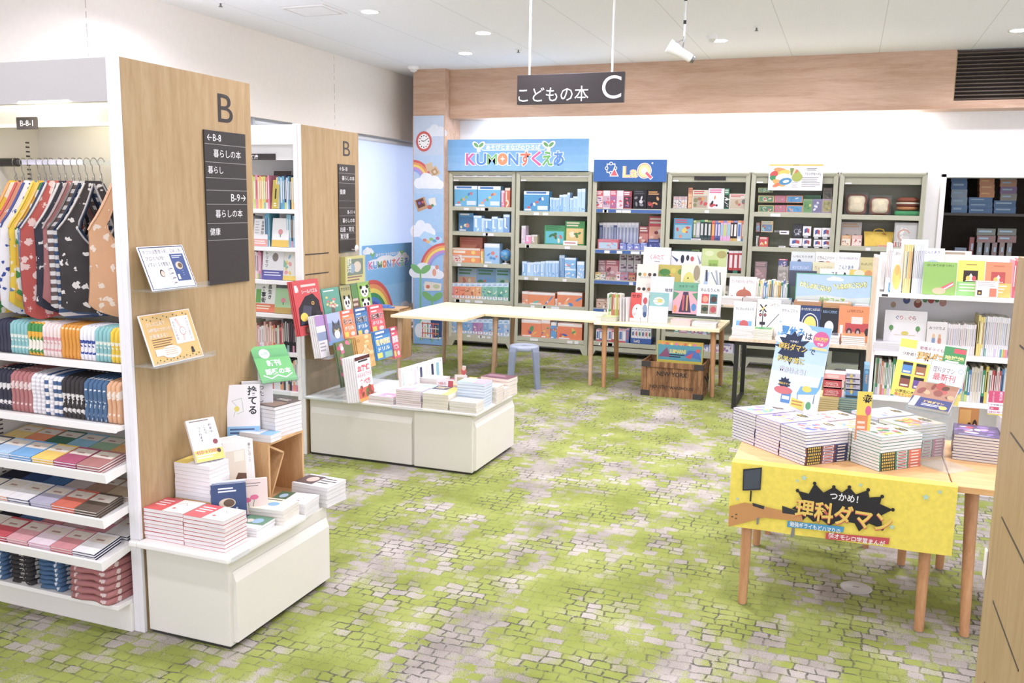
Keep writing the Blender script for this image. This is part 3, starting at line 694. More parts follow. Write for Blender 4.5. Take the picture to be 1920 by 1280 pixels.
plinth_body(pl2, -3.0, 5.58, -3.715, -2.835, 5.6, 6.38, .425, [('y', -3.70, -2.845, .02, .37)])
mb = MB('paint', '#dedacb'); mb.box(-2.828+3, -2.372+3, 0, .8, .015, .425); mb.build('carcass', pl2, None, .004)
mb = MB('paint', '#e0dccd'); X = -2.372+3
mb.idx([(X, .02, .03), (X, .79, .03), (X, .79, .385), (X, .02, .385), (X+.02, .023, .03), (X+.02, .787, .03), (X+.02, .787, .34), (X+.02, .023, .34), (X+.003, .023, .385), (X+.003, .787, .385)], [(4, 5, 6, 7), (7, 6, 9, 8), (0, 4, 7), (0, 7, 8, 3), (1, 2, 9, 6), (1, 6, 5), (0, 1, 5, 4)])
mb.build('drawer', pl2)
mb = MB('paint', '#3c3a34'); mb.box(-.7, .62, .01, .78, 0, .015); mb.build('foot_plinth', pl2)
mb = MB('paint', '#e6e3d9'); mb.box(-.735, .665, -.02, .805, .43, .452); mb.build('tray_top', pl2, None, .008, 3)
MB('print', '#eeeeea').box(.0, .25, -.0215, -.0205, .432, .45).build('price_strip', pl2)
ZP2 = .452

# ---------------------------------------------------------------- right hand foreground cabinet end
t = thing('counter_cabinet', 'pale wooden shelving end panel at the right edge of the photo', 'cabinet', T(.46, 2.0, 0))
MB('birch_panel').box(0, .03, .08, .9, 0, 1.775).build('end_panel', t, None, .002)
mb = MB('birch_panel'); mb.box(.03, .34, .08, .9, 0, 1.77); mb.build('carcass', t)
mb = MB('paint', '#3a342e')
for z in (1.295, 1.05, .8, .55, 1.54): MB('paint', '#3a342e').box(-.0015, 0, .32, .735, z-.0025, z+.0025).build('slot', t)
q = AX(1850, 1060, .46); mb = MB('plastic', '#efece4'); mb.box(-.007, -.0005, q.y-2.0-.012, q.y-2.0+.02, q.z-.04, q.z+.05); mb.build('card_clip', t, None, .003)

# ================================================================ green bookcases along the back wall
YC = 10.84; DC = .31
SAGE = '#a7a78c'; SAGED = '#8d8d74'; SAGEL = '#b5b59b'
EDGE = [842, 968, 1112, 1252, 1409, 1574.5, 1741]
ZC = 2.312
CASE = [q+' green bookcase' for q in ORD[:6]]
LEV = [[392, 439, 498, 566, 632], [401, 463, 524, 577, 639], [396, 473, 531, 585, 648], [396, 455, 515, 571, 632, 664], [403, 469, 532, 592, 655], [408, 467, 532, 592, 658]]
HEAD = [340, 340, 339, 341, 344, 346]
CX = [AY(e, 323, YC).x for e in EDGE]
LZ = []; SHF = {}
def cz(px, py): return AY(px, py, YC).z
for i in range(6):
    x0, x1 = CX[i]+.004, CX[i+1]-.004; w2 = (x1-x0)/2; cx = (x0+x1)/2
    t = thing('bookcase', 'tall sage green bookcase, ' + ['first from the left under the long blue sign', 'second from the left under the long blue sign', 'third from the left under the dark blue sign', 'fourth from the left with a black header plate', 'fifth from the left behind the ring card board', 'last on the right holding bread shaped cushions'][i], 'bookcase', T(cx, YC, 0), 'sage green bookcases on the back wall')
    st = .052
    mb = MB('paint', SAGE); mb.box(-w2, -w2+.02, 0, DC, .1, ZC); mb.box(w2-.02, w2, 0, DC, .1, ZC); mb.build('side_panel', t, None, .002)
    mb = MB('paint', SAGEL)
    for s in (-1, 1):
        a, b = (s*w2, s*(w2-st)); a, b = min(a, b), max(a, b)
        mb.prism([(a, 0), (b, 0), (b if s > 0 else b-.02, -.022), (a+.02 if s > 0 else a, -.022)] if False else [(a, 0), (b, 0), (b, -.006) if s > 0 else (b, -.006), ((a+b)/2+.01*s, -.022), ((a+b)/2+.02*s, -.022), (a, -.006)] if s > 0 else [(a, 0), (b, 0), (b, -.006), ((a+b)/2-.01, -.022), ((a+b)/2-.02, -.022), (a, -.006)], .1, ZC, 'z')
    mb.build('stile', t, None, .002)
    mb = MB('paint', SAGEL); mb.prism([(0, ZC-.05), (-.006, ZC-.05), (-.022, ZC-.02), (-.022, ZC-.006), (0, ZC)], -w2, w2, 'x'); mb.build('top_rail', t)
    hz = cz((EDGE[i]+EDGE[i+1])/2, HEAD[i]); mb = MB('paint', SAGE); mb.box(-w2+.05, w2-.05, .012, .03, hz, ZC-.05); mb.build('header', t)
    mb = MB('paint', SAGE); mb.box(-w2, w2, 0, DC, ZC-.018, ZC); mb.build('top_panel', t)
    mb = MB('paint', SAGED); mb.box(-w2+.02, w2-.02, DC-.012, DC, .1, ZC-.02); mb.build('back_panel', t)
    mb = MB('paint', SAGEL); mb.prism([(-w2, 0), (-w2+.06, 0), (-w2+.10, .075), (w2-.10, .075), (w2-.06, 0), (w2, 0), (w2, .13), (-w2, .13)], -.015, .012, 'y'); mb.box(-w2, -w2+.05, .012, DC, 0, .1); mb.box(w2-.05, w2, .012, DC, 0, .1); mb.build('base', t)
    zs = []
    for j, py in enumerate(LEV[i]):
        z = cz((EDGE[i]+EDGE[i+1])/2, py-4); zs.append(z)
        mb = MB('paint', SAGEL); mb.box(-w2+.021, w2-.021, .002, DC-.013, z-.024, z); mb.box(-w2+.05, w2-.05, -.01, .002, z-.05, z+.004); SHF[i, j] = mb.build('shelf', t, None, .002)
    LZ.append(zs)
    if i < 2:
        mb = MB('print', '#eeeeec'); mb.box(-w2+.055, w2-.055, .006, .011, hz+.055, hz+.085); a = Art(mb, (-w2+.055, .0058, hz+.055), (1, 0, 0), (0, 0, 1))
        for k in range(5): a.bars(.02+k*.16, .008, .14+k*.16, .02, 1, ('#6c7a8c', '#a05a5a')[k % 2]); a.k = 1
        mb.build('price_rail', t)
    mb = MB('print', '#f6f6f3'); mb.box(-w2+.06, -w2+.13, .006, .011, hz+.004, hz+.02); mb.build('name_label', t)
    if i == 3: MB('paint', '#2e2b28').box(-.17, .2, .002, .011, hz+.02, hz+.075).build('name_plate', t)
    n = 0
    for j, z in enumerate(zs[:5]):
        for k in range(random.choice((2, 3, 4)) if i < 3 else random.choice((0, 1))):
            x = -w2+.09+random.random()*(2*w2-.26); mb = MB('print', random.choice(('#f4f4f2', '#eceef2', '#f7f3ee'))); mb.box(x, x+random.choice((.05, .07, .11)), -.0125, -.0102, z-.046, z-.012); mb.build('price_label', SHF[i, j])
    if i == 2:
        for j, z in enumerate(zs[:4]): MB('print', '#2f62a8').box(-w2+.055, w2-.055, -.0122, -.0101, z-.046, z-.006).build('price_rail', SHF[i, j])

# boxed goods: px x-range, px of the top; they stand on shelf j of case i
def blobs(a, w, h, cols, n, u0=.08, v0=.1, u1=.92, v1=.6):
    for k in range(n):
        a.ell(w*random.uniform(u0, u1), h*random.uniform(v0, v1), w*random.uniform(.05, .16), h*random.uniform(.04, .13), random.choice(cols), 9, random.random()*3)
def pk(style, base, c2, c3):
    def draw(a, w, h):
        s = style
        if s == 'band':     # header band, product picture
            a.rect(0, h*.8, w, h, c2); a.bars(w*.1, h*.83, w*.85, h*.97, 1 if w > h*.6 else 2, '#f8f8f4' if c2 != '#f4f4f4' else '#4a6a9a', .62); blobs(a, w, h, c3, 5); a.rect(w*.06, h*.03, w*.5, h*.1, '#f2f2ee')
        elif s == 'map':
            a.rect(0, h*.83, w, h, '#e9f2f8'); a.bars(w*.1, h*.85, w*.9, h*.97, 1, '#3a7ab8', .8)
            for k in range(6): a.ell(w*(.2+.11*k), h*(.2+.09*k+.04*math.sin(k*2)), w*.07, h*.06, c3[k % len(c3)], 8, k)
            a.rect(w*.55, h*.08, w*.95, h*.28, '#dfe9f0'); a.rect(w*.04, h*.04, w*.3, h*.12, '#f6f6f2')
        elif s == 'tall':
            a.rect(0, h*.86, w, h, c2); a.bars(w*.15, h*.3, w*.45, h*.82, 1, c3[0], 1); blobs(a, w, h, c3, 2, .3, .1, .7, .35)
        elif s == 'pic':
            a.rect(w*.06, h*.06, w*.94, h*.7, c2); blobs(a, w, h, c3, 6, .14, .14, .86, .6); a.bars(w*.08, h*.74, w*.9, h*.95, 2, c3[-1], .55)
        elif s == 'card':
            a.rect(0, h*.78, w, h, '#dcecf6'); a.bars(w*.15, h*.8, w*.85, h*.95, 2, '#5b9ac8', .5); blobs(a, w, h, c3, 3, .2, .25, .8, .65); a.rect(w*.08, h*.04, w*.92, h*.2, '#f4f4f2'); a.bars(w*.3, h*.06, w*.7, h*.18, 2, '#7a8896', .5)
        elif s == 'cube':
            a.rect(0, 0, w, h*.22, '#26282c'); a.bars(w*.12, h*.05, w*.8, h*.18, 1, '#e8e8e8', .8)
            a.poly([(w*.2, h*.42), (w*.5, h*.5), (w*.5, h*.86), (w*.2, h*.78)], '#2f55a0'); a.poly([(w*.5, h*.5), (w*.8, h*.42), (w*.8, h*.78), (w*.5, h*.86)], '#c23a34'); a.poly([(w*.2, h*.42), (w*.5, h*.32), (w*.8, h*.42), (w*.5, h*.5)], '#f4f4f2')
        elif s == 'spine':
            a.rect(0, h*.9, w, h, c2); a.rect(w*.2, h*.25, w*.8, h*.82, c3[0]); a.rect(0, 0, w, h*.14, c3[-1])
        elif s == 'window':
            a.rect(w*.06, h*.1, w*.94, h*.9, c2); blobs(a, w, h, c3, 5, .2, .25, .8, .75); a.arc(w*.4, h*.5, min(w, h)*.2, min(w, h)*.27, 20, 300, c3[-1], 10)
        elif s == 'plain':
            a.bars(w*.1, h*.35, w*.9, h*.65, 1, c3[0], .8)
    return draw
def carton(i, x0, x1, top, j, style, base, c2, c3, label, group, d=.12, back=0.0, raise_=0.0, name='toy_box', cat='toy box', mat='gloss', dz=None):
    y = YC+.018+back; a0 = AY(x0, top, y); x1w = AY(x1, top, y).x; z = LZ[i][j]+raise_+.0005 if dz is None else dz
    w, h = x1w-a0.x-.002, max(.02, a0.z-z); d = min(d, DC-.032-back)
    mb = MB(mat, base); mb.box(0, w, 0, d, 0, h); A = Art(mb, (0, 0, 0), (1, 0, 0), (0, 0, 1), mat); pk(style, base, c2, c3)(A, w, h)
    if d > .06: A = Art(mb, (0, 0, h), (1, 0, 0), (0, 1, 0), mat); A.rect(w*.1, d*.2, w*.9, d*.8, c2)
    o = mb.build(name, None, T(a0.x, y, z)); tag(o, label, cat, group); return o
def row(i, j, xs, tops, style, bases, c2, c3, what, group, **kw):
    n = len(xs)-1
    for k in range(n):
        b = bases[k % len(bases)]; tp = tops[k % len(tops)]
        wh = '%s %s, %s from left, %s shelf, %s' % (cname(b), what, ORD[k], ORD[j], CASE[i])
        carton(i, xs[k], xs[k+1], tp, j, style, b, c2 if isinstance(c2, str) else c2[k % len(c2)], c3 if isinstance(c3[0], str) else c3[k % len(c3)], wh, group, **kw)
def xr(a, b, n): return [a+(b-a)*k/n for k in range(n+1)]
BL = ['#3f8fd0', '#e8894a', '#58b06a', '#e05a7a', '#f2d05a']; G = 'boxed toys in the green bookcases'
SH = ['first', 'second', 'third', 'fourth', 'fifth', 'sixth']
# --- case 1
carton(0, 852, 895, 348, 0, 'map', '#5cb4dc', '', ['#e05a4a', '#58b06a', '#f0a04a', '#8cc06a', '#3a7ac0'], 'blue map puzzle box at the left of the top shelf, first green bookcase', G)
carton(0, 896, 939, 349, 0, 'map', '#6abce4', '', ['#f0a04a', '#e07a9a', '#58b06a', '#e8d04a', '#d0604a'], 'blue map puzzle box second on the top shelf, first green bookcase', G)
carton(0, 940, 946.5, 357, 0, 'tall', '#e58aa2', '#f2d5dc', ['#f6eef0'], 'narrow pink box beside the map puzzles on the top shelf', G)
carton(0, 947, 957, 352, 0, 'tall', '#d9683a', '#e8dcc8', ['#f2e8c8'], 'narrow orange box at the right end of the first bookcase top shelf', G)
carton(0, 860, 888, 399, 1, 'band', '#3a80b4', '#4aa0cc', ['#e07a5a', '#6ab0d8', '#f0e0a0'], 'dark blue game box at the left of the second shelf, first green bookcase', G, back=.08)
row(0, 1, [888, 903, 909, 922, 933, 944, 956], [404, 409, 410, 406, 409, 402], 'tall', ['#8cc4ea', '#bcd8ee', '#7ab4e0', '#90c2e6', '#a2cdec', '#7aa8d8'], '#d8ecf6', ['#e8f2f8', '#4a86c0'], 'learning card box', G)
carton(0, 862, 905, 444, 2, 'pic', '#c4683c', '#d8845a', ['#e8a070', '#b85a34'], 'brown orange box at the back of the third shelf, first bookcase', G, back=.13, d=.14)
for k in range(2):
    z = LZ[0][2]+.0005+k*.098; w0, w1 = AY(846, 480, YC+.018).x, AY(900, 480, YC+.018).x
    mb = MB('gloss', '#ee8a3c'); mb.box(0, w1-w0, 0, .12, 0, .096); A = Art(mb, (0, 0, 0), (1, 0, 0), (0, 0, 1), 'gloss'); A.rect(0, .07, w1-w0, .096, '#e8dcc8'); A.bars(.03, .02, .25, .06, 1, '#f8ead0', .8); A.ell(.32, .04, .03, .025, '#f6d05a')
    tag(mb.build('toy_box', None, T(w0, YC+.018, z)), 'orange globe kit box, %s of the pair at the left of the third shelf' % ('lower' if k == 0 else 'upper'), 'toy box', G)
carton(0, 847, 866, 477, 2, 'pic', '#f0eee8', '#e8d8c8', ['#d08a6a', '#4a4a4a', '#d84a3a'], 'small white photo card before the orange boxes, first bookcase', None, d=.003, back=-.006, name='display_card', cat='card', raise_=.0)
carton(0, 901, 907, 467, 2, 'tall', '#f0c04a', '#e87a3a', ['#f8f0d8'], 'narrow yellow box beside the globe box on the third shelf', G)
carton(0, 908, 937, 456, 2, 'band', '#9cc8e6', '#e4f0f6', ['#4a90d0', '#58a8d8', '#e07a6a'], 'pale blue globe picture box on the third shelf, first bookcase', G)
p = AY(948, 475, YC+.1)
t = thing('desk_globe', 'small blue globe on the third shelf of the first green bookcase', 'globe', T(p.x, YC+.1, LZ[0][2]+.001))
mb = MB('plastic', '#e8e8e6'); mb.lathe([(.05, 0), (.05, .008), (.012, .016), (.01, .04)], n=20); mb.build('stand', t)
mb = MB('gloss', '#3f9ad8'); R = .075; mb.lathe([(R*math.sin(math.pi*k/14)+.0003, .115-R*math.cos(math.pi*k/14)) for k in range(15)], n=24)
A = Art(mb, (0, 0, 0), (1, 0, 0), (0, 0, 1)); 
for lat, lon, s, c in ((.3, -1.3, .3, '#9cc67a'), (-.2, -1.9, .25, '#d8b86a'), (.6, -2.2, .2, '#e8d88a'), (-.3, -1.1, .22, '#a8cc84')):
    pts = [(R+.0006, lat+s*math.sin(q*.9)*.6, lon+s*math.cos(q*.9)) for q in range(7)]
    mb.face([(r*math.cos(la)*math.cos(lo), r*math.cos(la)*math.sin(lo), .115+r*math.sin(la)) for r, la, lo in pts], c, 'gloss')
mb.build('globe', t)
MB('metal', '#c8c8c8').tube([(.084*math.cos(a_), .0, .115+.084*math.sin(a_)) for a_ in [math.radians(x) for x in range(-95, 100, 15)]], .004).build('meridian_arm', t)
row(0, 3, [858, 894, 930, 957], [501, 502, 503], 'pic', ['#a9c8d8', '#8ab4d4', '#9ecbe6'], ['#e0b890', '#7ab0dc', '#a8d4c8'], ['#d87a5a', '#4a88c0', '#f2e0b0', '#5a9a6a'], 'picture puzzle box', G, back=.14)
row(0, 3, xr(841, 954, 11), [530], 'card', ['#e8a0b0', '#f0805a', '#ee8a50', '#e89a6a', '#f0a060', '#f2b070', '#8cc8a8', '#7ac0a0', '#88c8b0', '#6ab89a', '#80c4a4'], '', [['#d05a4a', '#f4e0c0', '#8a5a3a']]*6+[['#3a9a6a', '#f0f0d0', '#4a7ab0']]*5, 'front study card box', G, back=-.012, d=.06)
row(0, 4, xr(846, 926, 8), [598], 'card', ['#8ab8e0', '#7ab0dc', '#6aa8d8', '#88b4dc', '#b07ab0', '#c088b4', '#88b0d8', '#a0c4e4'], '', ['#f0e0d0', '#4a7ab0', '#e8a04a'], 'low study card box', G, d=.07)
row(0, 4, [932, 944, 956], [600], 'card', ['#8cb4e0', '#a8c8e8'], '', ['#f0e0d0', '#4a7ab0'], 'low right study card box', G, d=.07)
# --- case 2
carton(1, 982.5, 1030, 358, 0, 'map', '#3f9ccc', '', ['#d84a3a', '#3a5ab0', '#f4f4f4'], 'blue counting frame box at the left of the second bookcase top shelf', G)
row(1, 0, [1031, 1037, 1043, 1049, 1056, 1064, 1069, 1075, 1083, 1091, 1098], [370, 371, 371, 365, 364.5, 361, 371, 368, 354, 353.5], 'tall', ['#8abce8', '#94c4ec', '#9ccaee', '#86bae6', '#a6d0f0', '#a0ccee', '#98c6ec', '#a8d0f0', '#b4d8f4', '#b8daf4'], '#d8ecf8', ['#c4def2', '#6aa4d8'], 'flash card box', G)
row(1, 1, [978, 986, 996, 1008], [423, 441, 440], 'tall', ['#d8c8d4', '#e88ab0', '#b8b08a'], '#e8e4e4', ['#f0dce4', '#8a6a8a'], 'tube of beads', G)
carton(1, 1021, 1060, 422, 1, 'pic', '#3f9458', '#56bcc8', ['#d84a3a', '#e8e0b0', '#3a7a4a'], 'green programming board game box on the second shelf, second bookcase', G, back=.03)
carton(1, 1060, 1097, 414, 1, 'pic', '#4a9a50', '#e8c87a', ['#d8944a', '#5a8a4a', '#f2e8c8'], 'green and yellow board game box at the right, second bookcase', G, back=.05)
carton(1, 1056, 1083, 451, 1, 'plain', '#f2f2ee', '', ['#c0606a'], 'small white price card before the green game boxes', None, d=.002, back=-.012, name='price_card', cat='card')
row(1, 2, [979, 988, 1001, 1007, 1014, 1022], [490, 492, 491, 491, 490], 'tall', ['#8abce4', '#b0d4f0', '#a4ccee', '#98c4ea', '#a8d0f0'], '#d4eaf8', ['#e4f0f8', '#6aa4d8'], 'card box', G)
row(1, 2, [1022.5, 1029, 1035.5, 1042, 1048], [489], 'tall', ['#98c6ec', '#8cbee8', '#a0caee', '#94c2ea'], '#d8ecf8', ['#c8e0f2', '#6aa4d8'], 'thin card box', G)
carton(1, 1049, 1059, 478, 2, 'tall', '#8cc0e8', '#d4e8f6', ['#c0dcf0'], 'taller pale blue box in the middle of the third shelf, second bookcase', G, back=.06)
carton(1, 1059, 1080, 503, 2, 'band', '#7ab8e4', '#cfe6f6', ['#e8a0a0', '#f4f0ec', '#d06a6a'], 'lower blue clock puzzle box of the pair, second bookcase', G)
zt_ = AY(1059, 503, YC+.018).z
carton(1, 1059, 1080, 483, 2, 'band', '#7ab8e4', '#cfe6f6', ['#e8a0a0', '#f4f0ec', '#d06a6a'], 'upper blue clock puzzle box of the pair, second bookcase', G, dz=zt_+.001)
carton(1, 1082, 1096, 490, 2, 'band', '#9cc8ec', '#d8eaf6', ['#e8a0a0', '#f4f0ec'], 'blue clock box at the right end of the third shelf', G)
row(1, 3, [979, 991, 1041, 1045, 1092], [546, 547, 560, 547], 'band', ['#e8946a', '#ee8a4a', '#ded2b8', '#ee864a'], '#f2e8dc', ['#3a8ac8', '#6ac0b0', '#f4f0e4', '#f2b06a'], 'logic puzzle box', G)
row(1, 4, [978, 1015, 1032, 1033, 1044, 1045.5, 1092], [598, 599, 610, 604, 612, 605], 'band', ['#ee7f44', '#e88a54', '#ee7f44', '#5aa0d4', '#ee7f44', '#ee7a3e'], '#f2e0d0', ['#3a5ab0', '#e8c04a', '#d84a3a', '#58a06a'], 'marble building kit box', G)
# --- case 3
row(2, 0, [1118, 1131.5, 1144.5, 1157, 1169.5, 1185], [357, 357, 357, 357, 358], 'pic', ['#d2404a', '#ece4e0', '#d8506a', '#ece6e4', '#b04a58'], ['#e8d0d0', '#c8a8b8', '#a86a9a', '#e0d4d8', '#5a3a4a'], ['#d84a5a', '#8a6a9a', '#3a5a8a', '#f4e8e8'], 'construction brick toy box', G)
carton(2, 1188, 1213, 356, 0, 'pic', '#2a2a2e', '#1e1e22', ['#d8d8d8', '#8a8a90', '#5a5a60'], 'large black robot kit box on the third bookcase top shelf', G)
carton(2, 1214, 1241, 357, 0, 'pic', '#2c2024', '#1e181c', ['#c83a34', '#a02c2c', '#d89a4a'], 'large black and red dragon kit box on the third bookcase top shelf', G)
row(2, 1, xr(1124, 1198, 11), [417], 'spine', ['#3a5a8c', '#c8ccd8', '#d8d8dc', '#b8c0d0', '#4a5a84', '#d0d4dc', '#c4cad6', '#d8dade', '#ccd2dc', '#c8ccd6', '#d4d6dc'], '#e8e8ea', ['#8a96b0', '#e4e4e8'], 'rear row kit box', G, back=.13, d=.14)
row(2, 1, [1199, 1217, 1243], [424, 405], 'pic', ['#a84a4a', '#c8343c'], ['#c87a6a', '#e0a080'], ['#e8c0a0', '#8a2a34', '#f0e0d0'], 'rear red kit box', G, back=.13, d=.14)
carton(2, 1121, 1160.5, 448, 1, 'pic', '#cc5a60', '#b4cede', ['#8ac0d8', '#e8d8b0', '#d0849a'], 'red edged pale parts set box in front on the second shelf', G)
row(2, 1, [1162, 1175, 1188, 1201, 1214], [455, 457, 456, 455], 'pic', ['#3a56a8', '#4a66b4', '#3a56a8', '#5470ba'], '#7a8ac8', ['#e8e8f4', '#c84a5a', '#c8d0f0'], 'small front refill box', G, d=.08)
carton(2, 1215, 1242, 448, 1, 'pic', '#26346a', '#3a4a8a', ['#4a6ab8', '#8a9ad0'], 'dark navy kit box at the right front, third bookcase', G, d=.1)
row(2, 2, [1122, 1136, 1161], [487, 487], 'pic', ['#b08088', '#bc6068'], ['#c8a8a8', '#d8a0a0'], ['#8a4a54', '#e8d0d0'], 'rear kit box', G, back=.12, d=.15)
for a_ in range(3):
    for b_ in range(3):
        z = LZ[2][2]+.0005+a_*.108
        w0, w1 = AY(1161+b_*13.6, 500, YC+.14).x, AY(1161+b_*13.6+13, 500, YC+.14).x
        mb = MB('gloss', '#c8c4c2'); mb.box(0, w1-w0-.003, 0, .14, 0, .106); A = Art(mb, (0, 0, 0), (1, 0, 0), (0, 0, 1)); A.bars(.02, .02, .08, .09, 2, '#8a6a7a', .6); A.ell(.07, .05, .02, .015, '#5a4a5a', 9)
        tag(mb.build('toy_box', None, T(w0, YC+.14, z)), 'grey small kit box, %s row %s column of the block of nine' % (('bottom', 'middle', 'top')[a_], ('left', 'centre', 'right')[b_]), 'toy box', 'block of nine grey kit boxes')
row(2, 2, [1116, 1125, 1136, 1144, 1156, 1163, 1178, 1192], [510, 510, 518, 518, 510, 510, 511], 'pic', ['#c8c46a', '#b8b8a8', '#d0989a', '#a8a08a', '#e0c0c4', '#9a8898', '#8a4a44'], ['#e8e4c0', '#d8d8d0', '#e8d0d0', '#c8c0a8', '#f2e4e6', '#a88aa8', '#c87a5a'], ['#6a8a5a', '#4a4a5a', '#c84a4a'], 'front parts box', G, d=.07)
row(2, 3, [1118, 1140, 1160, 1182, 1205], [560, 556, 560, 558], 'pic', ['#b0846a', '#c8b8a8', '#a89890', '#b8a090'], ['#d0b098', '#e0d4c8', '#c0b0a8', '#d0c0b0'], ['#8a5a4a', '#e8e0d0'], 'dull kit box', G)
row(2, 4, [1113+5, 1124, 1131, 1141, 1147, 1153, 1160, 1168, 1174, 1180], [617, 618, 616], 'spine', ['#e4e0e0', '#4a78b0', '#e8e4e2', '#ece8e6', '#c84a54', '#e8e6e4', '#dcd8dc'], '#e0a0a4', [['#5a7ab0', '#c84a50'], ['#f0f0f2', '#c84a50'], ['#b86a7a', '#4a6ab0']], 'narrow brick kit box', G, d=.1)
x0, x1 = AY(1181, 640, YC+.018).x, AY(1222, 640, YC+.018).x
t = thing('counter_tray', 'dark blue cardboard counter tray holding narrow white kit boxes', 'tray', T(x0, YC+.018, LZ[2][4]+.001))
mb = MB('print', '#2a5ca8'); mb.box(0, x1-x0, 0, .006, 0, .07); mb.box(0, x1-x0, .1, .106, 0, .09); mb.box(0, .006, 0, .1, 0, .08); mb.box(x1-x0-.006, x1-x0, 0, .1, 0, .08); mb.box(0, x1-x0, 0, .1, 0, .004)
Art(mb, (0, 0, 0), (1, 0, 0), (0, 0, 1)).text(.05, .02, .045, 'LaQ', '#f4ead0', 'l', .03); mb.build('tray', t)
for k in range(6):
    q = .012+(x1-x0-.024)*k/6; mb = MB('gloss', '#ecebe8'); mb.box(0, (x1-x0-.024)/6-.003, 0, .08, 0, .19); A = Art(mb, (0, 0, 0), (1, 0, 0), (0, 0, 1)); A.ell(.022, .12, .012, .03, ('#3a5a8a', '#c84a50', '#4a8a5a')[k % 3], 9); A.rect(.005, .165, .03, .18, '#8a9ab8')
    tag(mb.build('toy_box', None, T(x0+q, YC+.03, LZ[2][4]+.006)), 'narrow white kit box, %s from the left in the blue counter tray' % ORD[k], 'toy box', 'kit boxes in the blue counter tray')
# --- case 4
row(3, 0, [1263, 1268, 1273, 1278.5, 1284, 1289], [368], 'pic', ['#b8b4c4', '#a8a4b8', '#c0bccc', '#aca8bc', '#b4b0c4'], '#e0d8c8', ['#5a5a7a', '#e8a05a'], 'little card game box', G)
row(3, 0, [1291, 1299, 1329, 1359, 1368, 1400], [352, 356, 353, 353.5, 363], 'pic', ['#c8845a', '#d8d0b8', '#e8e4de', '#3a8460', '#e0d6c4'], ['#e0b080', '#b8a890', '#eceae4', '#2e3a34', '#c8b89c'], [['#d8a05a', '#b05a3a'], ['#d8944a', '#a86a4a', '#8a8a5a', '#c83a3a'], ['#c8343c', '#e08a4a', '#3a3a3a', '#d84a8a'], ['#e8e8e0', '#d8d8c8'], ['#b08a5a', '#7a7a78', '#c84a4a']], 'craft kit box', G)
carton(3, 1264, 1300, 409, 1, 'pic', '#3f8fb8', '#8ab8c8', ['#e8c84a', '#d8845a', '#e8e4dc', '#c83a3a'], 'blue fossil dig kit box at the left of the second shelf', G)
row(3, 1, [1300.5, 1306, 1313.5, 1321, 1328, 1335], [413, 413, 412, 412, 413], 'spine', ['#8aa05a', '#b8b8c0', '#2a4a44', '#243c3a', '#2c4a46'], ['#c8d08a', '#8aa060', '#3a9a6a'], ['#d8d8d0', '#4a5a5a'], 'experiment kit with dark spine', G)
row(3, 1, [1330+5, 1341.5, 1346.5, 1352, 1357, 1364, 1371, 1376, 1383.5, 1391, 1399], [413.5], 'spine', ['#c83a34', '#5a6aa8', '#4a5a9a', '#e0b0d0', '#e0b4d4', '#dcb0d0', '#2a2420', '#2e2620', '#d8dce8', '#c87a4a'], ['#e86a4a', '#8a8ac0', '#e8a04a'], [['#f0c04a', '#c83a34'], ['#c8d0f0', '#3a4a8a'], ['#e8d8e0', '#3a4a8a'], ['#7ad0d8', '#e8a0cc'], ['#b8dc5a', '#e8a0cc'], ['#8ad0c8', '#e8a4d0'], ['#f0ece0', '#d8b04a'], ['#f0ece0', '#d8b04a'], ['#4a7ac0', '#f0f0f0'], ['#e8d8c0', '#4a8ab0']], 'experiment kit spine', G)
carton(3, 1296, 1314, 450, 1, 'plain', '#eeeef0', '', ['#a07a8a'], 'small white tag card before the experiment kits', None, d=.002, back=-.012, name='price_card', cat='card', raise_=0)
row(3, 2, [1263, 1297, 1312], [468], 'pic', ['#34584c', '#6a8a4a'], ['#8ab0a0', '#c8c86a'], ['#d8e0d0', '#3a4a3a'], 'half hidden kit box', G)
row(3, 2, [1360, 1367, 1376, 1385, 1394], [468, 470, 470, 470], 'spine', ['#2c2e2e', '#c42a34', '#c42a34', '#c42a34'], ['#e8e8e4', '#e8e0dc'], [['#f0f0ec', '#3a8a6a'], ['#f4ecec', '#2a2224']], 'bold lettered experiment kit', G)
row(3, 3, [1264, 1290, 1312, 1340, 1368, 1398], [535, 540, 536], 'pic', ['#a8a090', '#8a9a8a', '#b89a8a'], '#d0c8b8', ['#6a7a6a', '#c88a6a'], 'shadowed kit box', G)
row(3, 4, [1256+8, 1274, 1290, 1296, 1302, 1310, 1318, 1326, 1334, 1342], [610, 612, 609], 'spine', ['#3a9a6a', '#c8a0b0', '#4a9a94', '#d0a8b8', '#8a5a5a', '#a89ab8', '#9aa8c8'], '#e4dce0', [['#f0f0f0', '#c8c8d0'], ['#e8d4dc', '#b07a90']], 'thin activity box', G)
row(3, 5, [1264, 1284, 1306, 1330, 1352, 1376, 1400], [645, 643, 646], 'pic', ['#e4dce4', '#dcd4e0', '#8a9ac0'], '#f0ecf0', ['#b07ab0', '#6a7ab8'], 'flat puzzle pack', G)
